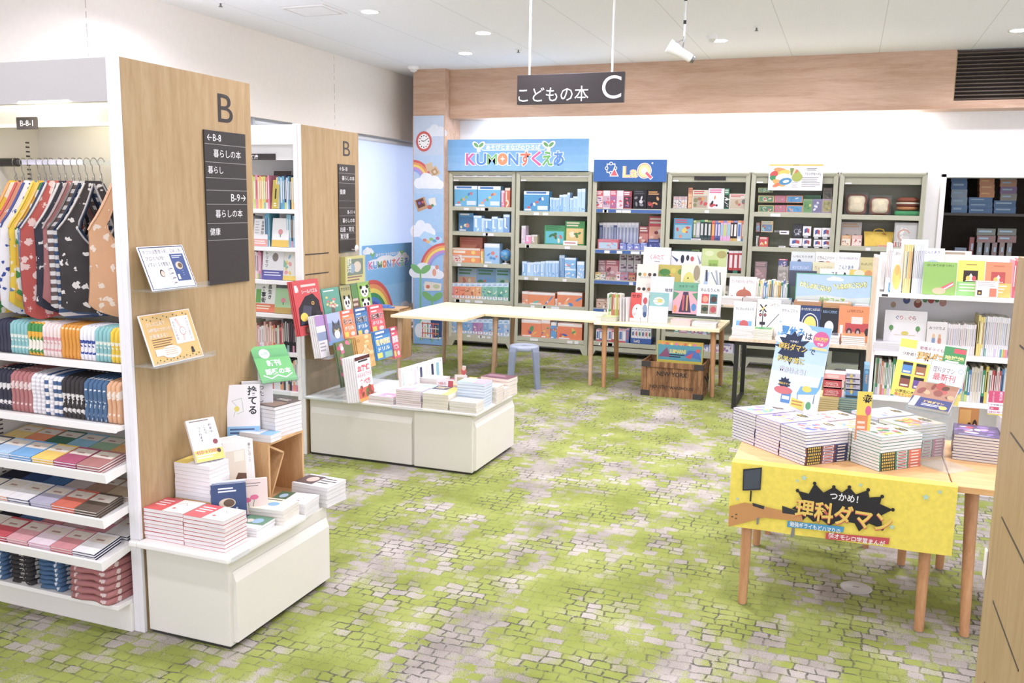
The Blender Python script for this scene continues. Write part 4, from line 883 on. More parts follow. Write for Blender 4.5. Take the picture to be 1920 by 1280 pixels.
# --- case 5
for a_ in range(2):
    for b_, (xa, xb, base, c2, cc) in enumerate(((1422, 1452, '#c8b06a', '#5a8a64', ['#c84a54', '#3a6a4a', '#e0d8b0']), (1452.5, 1474, '#c86a70', '#b86a80', ['#d84a7a', '#e8a0b8', '#8a9a6a']), (1474.5, 1506, '#d88a4a', '#4a94c0', ['#e8f0f4', '#e89a6a', '#3a80b0']))):
        dz = LZ[4][0]+.001+a_*(AY(1430, 383.5, YC).z-AY(1430, 402, YC).z)
        carton(4, xa, xb, 366.5 if a_ else 384.5, 0, 'window', base, c2, cc, '%s see-through ring toy box, %s row, %s column, fifth bookcase' % (cname(base), ('lower', 'upper')[a_], ('left', 'middle', 'right')[b_]), 'see-through ring toy boxes', dz=dz)
carton(4, 1422, 1450, 352, 0, 'window', '#a8a86a', '#5a7a5c', ['#8ab08a', '#c8c8b0'], 'see-through green toy box on top of the left column', 'see-through ring toy boxes', dz=LZ[4][0]+.002+2*(AY(1430, 383.5, YC).z-AY(1430, 402, YC).z))
row(4, 0, [1506.5, 1524, 1542, 1561], [373, 373, 372.5], 'window', ['#8aa878', '#8a84a4', '#a890a8'], ['#6a9a5a', '#7a7494', '#a8a06a'], [['#c8c86a', '#4a8a4a'], ['#e8e4ec', '#8a9ab0'], ['#c8b04a', '#8a8a4a']], 'tall see-through toy box', 'see-through ring toy boxes')
carton(4, 1507, 1540, 365.5, 0, 'window', '#5a9a60', '#4a8a54', ['#c84a54', '#d8e0b0'], 'flat green toy box lying behind the tall clear boxes', G, back=.13)
carton(4, 1544, 1561, 352, 0, 'window', '#a89a8a', '#8a8068', ['#c8b88a', '#6a6a5a'], 'brown see-through toy box behind at the right, fifth bookcase', G, back=.13)
mb = MB('acrylic', '#ffffff'); xA, xB = AY(1419, 430, YC+.04).x, AY(1476, 430, YC+.04).x; zA = AY(1430, 435, YC+.04).z
mb.box(xA, xB, YC+.04, YC+.2, zA-.004, zA); mb.box(xA+.06, xA+.064, YC+.045, YC+.19, LZ[4][1]+.001, zA-.004); mb.box(xB-.08, xB-.076, YC+.045, YC+.19, LZ[4][1]+.001, zA-.004); tag(mb.build('display_riser'), 'clear acrylic riser shelf holding two card games, fifth bookcase', 'display stand')
for x0_, x1_, tp, base, lab in ((1418, 1426, 417, '#a85a4a', 'small brown card game box on the clear riser'), (1428, 1450, 414, '#e8c88a', 'square game box with yellow frame on the clear riser')):
    carton(4, x0_, x1_, tp, 1, 'pic', base, '#6a8aa8', ['#c86a4a', '#5a4a3a', '#8ac0c8'], lab, G, back=.03, d=.08, dz=zA+.001)
carton(4, 1452, 1462, 432, 1, 'pic', '#c8c4bc', '#8a8a88', ['#4a4a4a'], 'narrow grey game box beside the clear riser card', G, back=.05, d=.05, dz=zA+.001)
carton(4, 1462, 1480, 432, 1, 'plain', '#f4f4f1', '', ['#4a4a4a'], 'white handwritten tag card on the clear riser, fifth bookcase', None, d=.002, back=.02, name='price_card', cat='card', dz=zA-.02)
carton(4, 1418, 1423, 442, 1, 'tall', '#8a9080', '#c8c8c0', ['#e8e8e0'], 'thin grey box left of the red card game', G, d=.06)
carton(4, 1424, 1441, 444, 1, 'pic', '#cc2a2c', '#d03a34', ['#e8c04a', '#f0e8d8'], 'red playing card game box on the fifth bookcase', G, d=.06)
carton(4, 1460, 1473, 462, 1, 'plain', '#f4f4f2', '', ['#8a8a8a'], 'small white price card beside the cube puzzle boxes', None, d=.002, back=-.012, name='price_card', cat='card')
ch = AY(1490, 446, YC+.02).z-LZ[4][1]
cu = [(1481, 1504.5, 446.5, 0), (1505, 1521.5, 447, 0), (1526, 1541, 449, 0), (1541.5, 1558, 449, 0), (1526, 1541, 427, 1), (1541.5, 1558, 427, 1), (1506, 1521.5, 424, 1)]
for k, (a_, b_, tp, lv) in enumerate(cu):
    carton(4, a_, b_, tp, 1, 'cube', '#eceae8', '', [], 'white cube puzzle box, %s from the left on the %s layer' % (ORD[[0, 1, 2, 3, 1, 2, 0][k]], ('lower', 'upper')[lv]), 'white cube puzzle boxes', d=.1, dz=LZ[4][1]+.001+(0 if lv == 0 else AY(a_, cu[{4: 2, 5: 3, 6: 1}[k]][2], YC+.018).z-LZ[4][1]+.001))
carton(4, 1487, 1505, 420, 1, 'window', '#2a2a2c', '#3a3a40', ['#d8d8dc', '#a0a0a8'], 'black puzzle box on top of the left white cube box', G, d=.1, dz=AY(1481, 446.5, YC+.018).z+.002)
row(4, 2, [1416, 1439], [490], 'pic', ['#8a7a7a'], '#a88a8a', ['#c8a0a0'], 'tall stack of game packs', G, d=.1)
carton(4, 1460, 1477, 485, 2, 'band', '#5a6a9a', '#c8404a', ['#e8c8d0'], 'small blue and red game box behind the book spines', G, d=.1, dz=LZ[4][2]+.17)
carton(4, 1459, 1479, 498, 2, 'pic', '#b8b0a8', '#a8a098', ['#d0c8c0'], 'grey game box behind the book spines', G, d=.1)
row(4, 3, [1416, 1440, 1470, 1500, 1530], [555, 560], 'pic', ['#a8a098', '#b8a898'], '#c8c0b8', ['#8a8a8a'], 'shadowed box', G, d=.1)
row(4, 4, xr(1405+8, 1460, 9), [632, 634, 631], 'spine', ['#c84a3a', '#d8c04a', '#4a7a5a', '#e4dccc', '#5a8ab0', '#c88a4a'], '#e8e0d0', ['#f0ece0', '#6a6a5a'], 'board book spine', 'books seen below the black table', name='picture_book', cat='book')
row(4, 4, [1462, 1500], [638], 'pic', ['#7ab07a'], '#b8d4a0', ['#e8a05a', '#d8604a'], 'green picture box', G)
row(4, 4, [1540, 1565], [628], 'pic', ['#d04a3a'], '#e0745a', ['#f0d8c0', '#c83a34'], 'red patterned box', G)
# --- case 6: cushions and bag
def cushion(x0, x1, y0, y1, label):
    a0, a1 = AY(x0, y1, YC+.09), AY(x1, y0, YC+.09); w, h = a1.x-a0.x, a1.z-LZ[5][0]
    t = thing('toast_cushion', label, 'cushion', T((a0.x+a1.x)/2, YC+.12, LZ[5][0]+.002) @ RX(-6), 'bread cushions on the last bookcase')
    def out(k, s=1.0):
        a = 2*math.pi*k/40; x = math.cos(a); z = math.sin(a)
        e = lambda q, p: math.copysign(abs(q)**p, q)
        xx = e(x, .45)*.5*w*s; zz = e(z, .45)*.5*h*s
        if zz > .12*h: xx *= 1.06
        elif zz > -.1*h: xx *= .97
        return xx, zz+h/2
    def pillow(col, s, dep, y0_):
        mb = MB('cloth', col); rings = [(1.0, 0), (.97, .5), (.88, .8), (.6, .97), (.0001, 1)]
        for sg in (-1, 1):
            vs = []; fs = []
            for r, dd in rings:
                for k in range(40):
                    x, z = out(k, s*r); z = h/2+(z-h/2); vs.append((x, y0_+sg*dep*dd, z))
            for i in range(4):
                for k in range(40): q = (i*40+k, i*40+(k+1) % 40, (i+1)*40+(k+1) % 40, (i+1)*40+k); fs.append(q if sg < 0 else q[::-1])
            mb.idx(vs, fs, col, 'cloth', True)
        return mb
    pillow('#8a4a28', .99, .055, .02).build('crust', t); pillow('#e6d3aa', .8, .066, .0).build('crumb_face', t)
    mb = MB('bag_film'); mb.grid(lambda u, v: ((u-.5)*w*1.08, -.075+.02*math.sin(u*9)*math.sin(v*7)+.03*abs(u-.5), .002+h*1.02*v), 14, 12); mb.build('plastic_wrap', t)
cushion(1584, 1627, 363, 405, 'toast shaped cushion with brown crust at the left of the shelf')
cushion(1629, 1671, 369, 405, 'second toast shaped cushion in the middle of the shelf')
a0, a1 = AY(1676, 406, YC+.1), AY(1728, 370, YC+.1); w, h = a1.x-a0.x, a1.z-LZ[5][0]
t = thing('burger_cushion', 'burger shaped cushion on a green base beside the toast cushions', 'cushion', T((a0.x+a1.x)/2, YC+.14, LZ[5][0]+.001), 'bread cushions on the last bookcase')
mb = MB('cloth', '#3f8f58'); mb.box(-w/2, w/2, -.11, .1, 0, h*.26); mb.build('green_base', t, None, .02)
def disc(z0, z1, rx, ry, col, nm):
    mb = MB('cloth', col); M = Matrix.Diagonal((rx, ry, 1, 1)); n = 8
    mb.lathe([(max(.001, math.sin(math.pi*k/n)**.6), z0+(z1-z0)*(.5-.5*math.cos(math.pi*k/n))) for k in range(n+1)], n=28, M=M); mb.build(nm, t)
disc(h*.26, h*.55, w*.42, .1, '#b5763f', 'bun_base'); disc(h*.48, h*.66, w*.45, .105, '#7a3a2a', 'patty'); disc(h*.6, h*.74, w*.46, .105, '#e8e0c8', 'filling'); disc(h*.7, h, w*.44, .1, '#8a4a30', 'bun_top')
carton(5, 1578, 1617, 416, 1, 'pic', '#c8c4bc', '#d0c8bc', ['#a86a3a', '#8a8a8a', '#c8a070'], 'grey patterned flat bag with bread print at the left', G, back=.12, d=.03)
carton(5, 1578, 1596.5, 441, 1, 'pic', '#d8a05a', '#efe4cc', ['#c86a3a', '#8a5a3a', '#e8c8a0'], 'small orange edged bread print box, left of the pair', G, d=.06)
carton(5, 1597.5, 1617, 441, 1, 'pic', '#e0a89a', '#efdcd0', ['#c85a3a', '#a86a5a', '#e8d0b8'], 'small pink edged bread print box, right of the pair', G, d=.06)
a0, a1 = AY(1618, 465, YC+.06), AY(1677, 430, YC+.06); w, h = a1.x-a0.x, a1.z-LZ[5][1]
t = thing('tote_bag', 'yellow cotton tote bag lying folded on the last bookcase', 'bag', T((a0.x+a1.x)/2, YC+.06, LZ[5][1]+.002))
mb = MB('cloth', '#d9b52c')
mb.grid(lambda u, v: ((u-.5)*w*(.92+.08*v), -.03+.09*v+.012*math.sin(u*7+v*3), h*.8*v**.8+.004), 14, 10); mb.grid(lambda u, v: ((u-.5)*w*(.92+.08*v), .05+.05*v+.01*math.sin(u*5), h*.84*v), 10, 8); mb.build('bag_body', t)
MB('cloth', '#c9a522').tube([(-w*.2, .05, h*.74), (-w*.14, .06, h*.95), (0, .07, h), (w*.14, .06, h*.95), (w*.2, .05, h*.74)], .009).build('handle', t)
mb = MB('cloth', '#a8643a'); A = Art(mb, (-w*.1, .03-.012, h*.22), (1, 0, 0), (0, .3, .9), 'cloth'); A.ell(.07, .06, .05, .05, '#a8643a'); A.ell(.07, .055, .036, .036, '#ead9a8'); A.ell(-.02, .07, .02, .03, '#a8543a'); A.ell(.15, .06, .02, .025, '#a8543a'); mb.build('bread_print', t)
carton(5, 1645, 1673, 461, 1, 'plain', '#e8a08a', '#f4f0e8', ['#d85a3a'], 'thin pink picture book lying before the yellow bag', None, d=.05, back=-.012, name='picture_book', cat='book')
carton(5, 1678, 1725, 417, 1, 'window', '#b8b4ac', '#c8c6c0', ['#e8e4dc', '#d8d4cc', '#c8a08a'], 'grey boxed plate set at the right of the second shelf', G, d=.05)
row(5, 1, [1676, 1681, 1686, 1691], [452, 451, 453], 'tall', ['#c85a4a', '#b8b8b0', '#a85a4a'], '#e0d8d0', ['#f0e8e0'], 'thin bread book', 'thin books beside the plate box', d=.05, back=-.012, name='picture_book', cat='book')
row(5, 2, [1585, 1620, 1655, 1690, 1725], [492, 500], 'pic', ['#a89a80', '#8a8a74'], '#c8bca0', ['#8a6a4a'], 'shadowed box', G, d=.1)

# blue sign boxes over the bookcases
YK = 10.79
a0, a1 = AY(838, 318, YK), AY(1105, 259, YK); W, Hh = a1.x-a0.x, a1.z-a0.z-.006; z0 = ZC+.004
t = thing('long_sign_box', 'long pale blue sign box with colourful lettering above two bookcases', 'sign', T(a0.x, YK, z0))
Hh = a1.z-z0; mb = MB('print', '#86c0ec'); mb.box(0, W, 0, .34, 0, Hh, cols={5: '#d4ecf8'})
a = Art(mb, (0, 0, 0), (1, 0, 0), (0, 0, 1))
for i_, c in enumerate(('#86bfe9', '#7cb9e6', '#72b2e3', '#6aacdf')): a.rect(0, Hh*i_/4, W, Hh*(i_+1)/4, c); a.k -= 1
mb.build('box', t)
mb = MB('print'); a = Art(mb, (0, 0, 0), (1, 0, 0), (0, 0, 1)); a.k = 6
u0 = AY(873, 300, YK).x-a0.x; u1 = AY(1058, 300, YK).x-a0.x
kumon(a, u0, Hh*.2, u1-u0, Hh*.5)
a.k += 3; ur = AY(907, 272, YK).x-a0.x; us = AY(1018, 272, YK).x-a0.x; a.rect(ur, Hh*.64, us, Hh*.86, '#ffffff'); a.ell(ur, Hh*.75, Hh*.11, Hh*.11, '#ffffff'); a.k -= 1; a.ell(us, Hh*.75, Hh*.11, Hh*.11, '#ffffff')
a.rect(ur, Hh*.665, us, Hh*.835, '#8cc6ee'); a.ell(ur, Hh*.75, Hh*.085, Hh*.085, '#8cc6ee'); a.k -= 1; a.ell(us, Hh*.75, Hh*.085, Hh*.085, '#8cc6ee')
a.text((ur+us)/2, Hh*.69, Hh*.15, 'あそびとまなびのひろば', '#ffffff', 'c', .03, fit=(us-ur)*.92)
for x in (ur-.07, us+.075):
    a.line([(x, Hh*.6), (x, Hh*.76)], .05, '#ffffff'); a.ell(x-.04, Hh*.82, .058, .035, '#ffffff', 16, -.7); a.ell(x+.04, Hh*.82, .058, .035, '#ffffff', 16, .7)
    a.ell(x-.035, Hh*.82, .04, .02, '#6cae60', 16, -.7); a.ell(x+.035, Hh*.82, .04, .02, '#6cae60', 16, .7)
mb.build('lettering', t)
a0, a1 = AY(1112.5, 340, 10.8), AY(1251, 299, 10.8); W, Hh = a1.x-a0.x, a1.z-a0.z
t = thing('toy_brand_sign', 'dark blue sign board with yellow lettering above the third bookcase', 'sign', T(a0.x, 10.8, a0.z))
MB('print', '#1767b4').box(0, W, 0, .012, 0, Hh).build('board', t)
mb = MB('print'); a = Art(mb, (0, 0, 0), (1, 0, 0), (0, 0, 1)); a.k = 3
s = Hh*.42; ux, uz = W*.18, Hh*.4
a.rect(ux, uz, ux+s, uz+s, '#ffffff'); a.rect(ux+.012, uz+.012, ux+s-.012, uz+s-.012, '#1767b4')
for dx, dz in ((.5, 0), (.5, 1), (0, .5), (1, .5)): a.ell(ux+s*dx, uz+s*dz, s*.2, s*.2, '#ffffff', 16); a.ell(ux+s*dx, uz+s*dz, s*.12, s*.12, '#1767b4', 16)
a.poly([(ux+s*.35, uz-s*.4), (ux+s*1.42, uz-s*.4), (ux+s*.9, uz+s*.6)], '#ffffff'); a.poly([(ux+s*.5, uz-s*.3), (ux+s*1.27, uz-s*.3), (ux+s*.9, uz+s*.42)], '#e4485e')
a.text(W*.405, Hh*.22, Hh*.66, 'La', '#ffffff', 'l', .06, fit=W*.21); a.text(W*.405+.006, Hh*.22, Hh*.66, 'La', '#d8484a', 'l', .04, fit=W*.2); a.text(W*.405+.008, Hh*.22, Hh*.66, 'La', '#f8ee9a', 'l', .02, fit=W*.195)
a.ell(W*.7, Hh*.5, Hh*.34, Hh*.36, '#ffffff', 26); a.ell(W*.7, Hh*.5, Hh*.3, Hh*.32, '#d8484a', 26); a.ell(W*.7, Hh*.5, Hh*.28, Hh*.3, '#f8ee9a', 26); a.ell(W*.7, Hh*.5, Hh*.14, Hh*.15, '#f4f4ee', 20)
a.line([(W*.7+Hh*.08, Hh*.42), (W*.7+Hh*.36, Hh*.14)], Hh*.17, '#ffffff'); a.line([(W*.7+Hh*.08, Hh*.42), (W*.7+Hh*.33, Hh*.17)], Hh*.12, '#e4485e'); a.ell(W*.805, Hh*.84, .012, .012, '#e8f0f8', 10)
mb.build('lettering', t)
# white ring card board
YW = 10.8
a0, a1 = AY(1439.5, 356.5, YW), AY(1544.5, 307, YW); W, Hh = a1.x-a0.x, a1.z-a0.z
t = thing('product_board', 'white board picturing colourful ring cards on the fifth bookcase', 'sign', T(a0.x, YW, a0.z))
MB('print', '#f5f4f1').box(0, W, 0, .008, 0, Hh).build('board', t)
mb = MB('print'); a = Art(mb, (0, 0, 0), (1, 0, 0), (0, 0, 1)); a.k = 2; a.rect(0, Hh*.92, W, Hh*.985, '#ecd45a')
a.rect(W*.45, Hh*.94, W*.56, Hh*.965, '#a08a3a')
for x, z, rx, rz, c, r in ((.22, .74, .13, .1, '#ec9a4a', -.2), (.28, .66, .12, .1, '#f2d04a', .2), (.1, .6, .08, .11, '#d8342e', .5), (.12, .44, .1, .1, '#3a9a5a', -.3), (.26, .5, .13, .12, '#f3f0ea', .2), (.2, .28, .13, .1, '#f0b04a', -.4), (.16, .2, .08, .06, '#e8763c', .4), (.32, .34, .12, .12, '#3f94c4', .2), (.33, .34, .06, .05, '#f2f4f4', .2)): a.ell(W*x, Hh*z, W*rx, Hh*rz*1.1, c, 18, r)
for q in range(5): a.arc(W*.42, Hh*.45, W*.06, W*.2-q*.0, 20+q*14, 42+q*14, ('#c8cc6a', '#b4c04a', '#d8734a', '#e8dcb0', '#8aa048')[q], 6)
a.ell(W*.53, Hh*.5, W*.1, Hh*.17, '#b3bf4e', 18, .2); a.text(W*.68, Hh*.58, Hh*.11, '「リングカード」', '#3a3a38', 'l', .01, fit=W*.28)
random.seed(3); a.bars(W*.7, Hh*.72, W*.9, Hh*.84, 2, '#6a6a68', .3); a.bars(W*.62, Hh*.1, W*.96, Hh*.5, 6, '#9a9a98', .25); a.bars(W*.44, Hh*.08, W*.56, Hh*.3, 4, '#b0b0ae', .25)
mb.build('printing', t)

# goods in the stock room
t = thing('stock_shelving', 'dark metal stock room shelving seen through the opening', 'shelf', T(1.7, 11.95, 0))
mb = MB('paint', '#4b4742')
for z in (.3, .85, 1.36, 1.88): mb.box(-.74, .7, -.3, .2, z-.03, z)
mb.build('shelf', t)
mb = MB('paint', '#3c3936')
for x in (-.74, .68): mb.box(x, x+.02, -.3, -.27, 0, 2.25); mb.box(x, x+.02, .17, .2, 0, 2.25)
mb.build('post', t)
ys = 11.68
def sb(x0, x1, y0, y1, col, label, grp='boxes in the stock room', base=None, c2='#9ab8cc'):
    a0, a1 = AY(x0, y1, ys), AY(x1, y0, ys); z = a0.z
    mb = MB('gloss', col); mb.box(0, a1.x-a0.x-.004, 0, .2, 0, a1.z-a0.z-.002); A = Art(mb, (0, 0, 0), (1, 0, 0), (0, 0, 1)); A.bars(.02, .02, (a1.x-a0.x)*.8, (a1.z-a0.z)*.7, 1, c2, .5)
    tag(mb.build('stock_box', None, T(a0.x, ys, z)), label, 'box', grp)
zsh = [AY(1850, y, ys).z for y in (405.8, 467)]
# align to shelf tops at 1.88 and 1.36 in pixel space
def py_of(z): 
    lo, hi = 200., 700.
    for _ in range(40):
        m_ = (lo+hi)/2
        if AY(1850, m_, ys).z > z: lo = m_
        else: hi = m_
    return lo
s1, s2 = py_of(1.8805), py_of(1.3605)
for k in range(5): sb(1783, 1815, s1-15*(k+1), s1-15*k, ('#4a78a0', '#7a94a8', '#8a9cab', '#3a6a98', '#44729c')[k], 'blue stock box, %s up in the left column' % ORD[k])
for k in range(3): sb(1816, 1862, s1-10*(k+1), s1-10*k, '#3f6d98', 'long blue stock box, %s up in the middle pile' % ORD[k])
for k in range(4): sb(1836, 1866, s1-30-12*(k+1), s1-30-12*k, '#c07830', 'orange stock box, %s up in the orange pile' % ORD[k], c2='#e0b070')
for k, c in enumerate(('#3f6d98', '#3c6690')): sb(1863, 1906, s1-12*(k+1), s1-12*k, c, 'wide blue stock box, %s up at the right' % ORD[k])
for k, c in enumerate(('#8a8478', '#7a5a84', '#a8764a', '#9a9890')): sb(1875, 1908, s1-24-13*(k+1), s1-24-13*k, c, '%s stock box, %s up at the far right' % (cname(c), ORD[k]))
for k in range(5): sb(1830+k*14, 1843+k*14, s2-30, s2, ('#8a8a86', '#7c7c78', '#8a7470', '#907c74', '#888480')[k], 'film wrapped toy pack, %s from the left on the lower stock shelf' % ORD[k])
for k in range(2):
    for b in range(2): sb(1831+b*39, 1868+b*39, s2-30-13*(k+1), s2-30-13*k, ('#8a6a64', '#767a70')[k], 'film wrapped box, %s layer %s of the lower stock shelf' % (('first', 'second')[k], ('left', 'right')[b]))
for k in range(4): sb(1790, 1813, s2-5*(k+1), s2-5*k, '#7a8694', 'thin grey blue stock pack, %s up at the lower left' % ORD[k])
sb(1815, 1828, s2-40, s2, '#8a4a40', 'tall red brown stock box on the lower stock shelf')

# ================================================================ hanging bags on the rail
def clothmat(name, base, kind, c2='#f0ece4', c3=None, scale=1.0):
    m = NT(name, .85, .15); o = m.obj(src='Generated') if False else m.obj()
    if kind == 'stripe':
        sx = m.n('ShaderNodeSeparateXYZ'); m.l(o, sx.inputs[0]); f = m.math('FRACT', m.math('MULTIPLY', sx.outputs[2], 1/(.036*scale))); f = m.math('GREATER_THAN', f, .5); c = m.mix(f, base, c2)
    elif kind == 'dots':
        v = m.n('ShaderNodeTexVoronoi'); v.inputs['Scale'].default_value = 27/scale; m.l(o, v.inputs['Vector'])
        n = m.noise(o, 130, 2); f = m.math('LESS_THAN', m.math('ADD', v.outputs['Distance'], m.math('MULTIPLY', n, .45)), .6); c = m.mix(m.math('MULTIPLY', f, .85), base, c2)
    elif kind == 'motif':
        v = m.n('ShaderNodeTexVoronoi'); v.inputs['Scale'].default_value = 27/scale; m.l(o, v.inputs['Vector'])
        n = m.noise(o, 62, 2); f = m.math('LESS_THAN', m.math('ADD', v.outputs['Distance'], m.math('MULTIPLY', n, .9)), .7); c = m.mix(f, base, c2)
        if c3: c = m.mix(m.math('LESS_THAN', m.noise(m.obj(loc=(3, 1, 2)), 24, 1), .36), c, c3)
    elif kind == 'patch':
        n = m.noise(o, 9/scale, 1, .5, .8); n2 = m.noise(m.obj(loc=(5, 2, 1)), 13/scale, 1, .5, .6)
        c = m.mix(m.math('GREATER_THAN', n, .54), base, c2); c = m.mix(m.math('GREATER_THAN', n2, .57), c, c3 or '#4a7a4a')
    f = m.noise(o, 7, 3); c = m.mix(m.math('MULTIPLY', f, .34), c, '#7a726a'); m.base(c); m.bump(m.noise(o, 420, 2), .2, .0006)
    return name
PAT = {
 'lemon': clothmat('cloth_lemon', '#e8c23c', 'patch', '#f2ead0', '#3f8a46', .8), 'salmon': clothmat('cloth_salmon', '#dd9678', 'motif', '#f0e4d4', '#5a4a44'),
 'bluewhite': clothmat('cloth_blue_white', '#eeeef0', 'motif', '#2c4a9a'), 'yellow': clothmat('cloth_yellow', '#e9c944', 'motif', '#f2ecd2', '#6a86a8'),
 'orangegreen': clothmat('cloth_orange_green', '#ecb23e', 'patch', '#3f8f4a', '#f2eedc', .7), 'sky': clothmat('cloth_sky', '#7f9fc0', 'dots', '#e4ebf0'), 'red': clothmat('cloth_red', '#b04c46', 'dots', '#e6cdc4', None, 1.3),
 'navy': clothmat('cloth_navy', '#262c3e', 'motif', '#e8e6e0', None, 1.3), 'rose': clothmat('cloth_rose', '#b27472', 'motif', '#e6d2ca', None, 1.4), 'brownstripe': clothmat('cloth_brown_stripe', '#6c5c58', 'stripe', '#efece6'),
 'bluestripe': clothmat('cloth_blue_stripe', '#3e5d84', 'stripe', '#efece6'), 'denim': clothmat('cloth_denim', '#44688a', 'motif', '#dfe4e4', None, 1.1), 'black': clothmat('cloth_black', '#2a292c', 'motif', '#e2dfd6', None, 1.2), 'peach': clothmat('cloth_peach', '#dfae84', 'motif', '#f2e4d2', None, 1.4),
 'graystripe': clothmat('cloth_grey_stripe', '#d9d6d6', 'stripe', '#f2f0ee', None, .5), 'teal': clothmat('cloth_teal', '#8cc2c0', 'motif', '#e4ecdc', '#d8763c'), 'orange': clothmat('cloth_orange', '#df9a3c', 'motif', '#f0dcb0', None, 1.6), 'pinkwhite': clothmat('cloth_pink_white', '#ecdcd4', 'motif', '#dda0a0', None), 'yellownavy': clothmat('cloth_yellow_navy', '#2a3046', 'patch', '#e8d060', '#f0ecd8', 1.6)}
YR, ZR = 3.08, 2.052
t = thing('hanging_rail', 'clear plastic hanging rail with black end across the shelving unit', 'rail', T(-3.28, YR, ZR))
MB('acrylic').tube([(-.385, 0, 0), (.43, 0, 0)], .014, n=14).build('rail', t)
MB('plastic', '#221f1e').tube([(-.415, 0, 0), (-.3, 0, 0)], .019, n=14).build('end_sleeve', t)
mb = MB('print', '#dcd8ea'); mb.box(-.26, .1, -.0155, -.0145, -.011, .011); mb.build('label_strip', t)
def hook(x, i, txt):
    t = thing('bag_hanger', txt, 'hanger', T(x, YR, ZR), 'wire hangers on the rail')
    p = [(0, .02, -.115), (0, .0, -.06)] + [(0, .022*math.sin(math.radians(q)), -.004-.022*math.cos(math.radians(q))+.0) for q in range(0, 1)] 
    p = [(0, 0, -.07)] + [(0, -.021*math.cos(math.radians(q)), .021*math.sin(math.radians(q))-.0) for q in range(-70, 190, 20)]
    MB('metal', '#9a9894').tube([(0, 0, -.085), (0, 0, -.06), (0, -.01, -.035)] + [(0, -.0185*math.cos(math.radians(q)), .0185*math.sin(math.radians(q))) for q in range(-60, 200, 20)], .0018, n=6).build('wire_hook', t)
    MB('metal', '#9a9894').tube([(0, 0, -.05), (.01, -.02, -.07), (0, -.005, -.09), (-.008, .01, -.075), (0, 0, -.05)], .0015, n=5).build('wire_loop', t)
def bag(x, yaw, pat, label, zb, wd=.16, dy=0, trim='#b8b4ae', seed=0, tagon=False):
    t = thing('shopping_bag', label, 'bag', T(x, YR-dy, ZR-.082) @ RZ(yaw), 'tank shaped cloth bags on the rail')
    H = (ZR-.082)-zb; rnd = random.Random(seed); ph = rnd.random()*6
    def zt(u): return -.2-.11*(1-abs(2*u-1)**2.2)
    mb = MB(PATN[pat]); zn, za = -.29, -.2
    def xo(z):
        if z < za: return wd*(1-.07*(z+H)/(H+za)+.04*math.sin(9*z+ph))
        q = (z-za)/(-za); return wd*.93-(wd*.93-.03)*q**.8
    def xi(z):
        if z < zn: return 0.0
        q = min(1, (z-zn)/(-zn)*2.4); wl = xo(zn)*(1-q**.55)+.062*q**.55; return max(0, xo(z)-wl+.03*max(0, (z-za)/(-za)))
    def pt(s, sg, u, z):
        x = xi(z)+(xo(z)-xi(z))*u; low = max(0, min(1, (za-z)/.2)); y = sg*(.003+(.004+.007*low)*(1-(x/wd)**2)*min(1, (z+H)/.05+.15))+.005*math.sin(x*22*s+1+z*6)*(.4+low)
        return (s*x, y, z+.045*(x/wd)**4*max(0, 1-(z+H)/.12)+.02*math.sin(ph)*x/wd*max(0, 1-(z+H)/.2)-.014*math.sin(x*30+ph)*max(0, -z/H-.6))
    for s in (-1, 1):
        for sg in (-1, 1): mb.grid(lambda u, v, s=s, sg=sg: pt(s, sg, u, -H+H*v), 6, 24)
    mb.build('cloth_body', t)
    tr = MB('cloth', trim)
    for sg in (-1, 1):
        zz = [-.012-(zn+.012)*0+(zn+.012)*k/14 for k in range(15)]
        tr.tube([pt(-1, sg, 0, z) for z in zz]+[pt(1, sg, 0, z) for z in zz[::-1]], .0042, n=6)
        for s in (-1, 1): tr.tube([pt(s, sg, 1, za*(1-k/8)-.01) for k in range(9)], .0038, n=6)
    tr.build('binding', t)
    if tagon:
        g = MB('print', '#f0eeea'); g.box(-.02, .022, -.052, -.0505, -.42, -.3); A = Art(g, (-.02, -.0522, -.42), (1, 0, 0), (0, 0, 1)); A.bars(.006, .02, .036, .1, 6, '#9a9a9a', .3); A.rect(.006, .012, .036, .03, '#5a5a5a'); g.build('price_tag', t)
PATN = {k: v for k, v in PAT.items()}
def rx(px): return AY(px, 315, YR).x
BAGS = [(30, 'lemon', 'yellow and green lemon print bag hanging at the far left of the rail', '#e8963c'), (44, 'salmon', 'salmon pink bag with small dark print near the left end', '#c04a44'), (58, 'bluewhite', 'white bag with blue print behind the yellow one', '#3a4a8a'),
        (74, 'yellow', 'yellow bag with bird print hanging left of the blue flowered one', '#e0b63a'), (86, 'orangegreen', 'orange and green patched bag half hidden on the rail', '#e0a03a'), (96, 'sky', 'pale blue flowered bag left of the red one', '#2c3a5a'),
        (112, 'red', 'dusty red bag with white flower print and a hanging price tag', '#b4aeaa'), (124, 'navy', 'dark navy bag with white flowers right of the red one', '#b4b0ac'), (138, 'rose', 'rose pink bag with pale leaf print', '#9a8a86'), (150, 'brownstripe', 'brown and white striped bag hanging next to the rose bag', '#6a625e'),
        (163, 'bluestripe', 'blue and white striped bag near the right end of the rail', '#2c3446'), (176, 'denim', 'denim blue bag with white animal print', '#2c3a50'), (190, 'black', 'black bag with white cat print in front at the right', '#b4b0aa'), (224, 'peach', 'peach bag with white star print at the right end of the rail', '#c89a74')]
for i, (px, pt, lb, trim) in enumerate(BAGS):
    x = rx(px); hook(x, i, 'wire hanger hook, %s from the left on the clear rail' % ORD[i])
    yaw = {6: 62, 12: 58}.get(i, 68)
    bag(x, yaw, pt, lb, 1.375+.014*math.sin(i*1.7), .16, {6: .03, 12: .05}.get(i, 0), trim, i, i == 6)

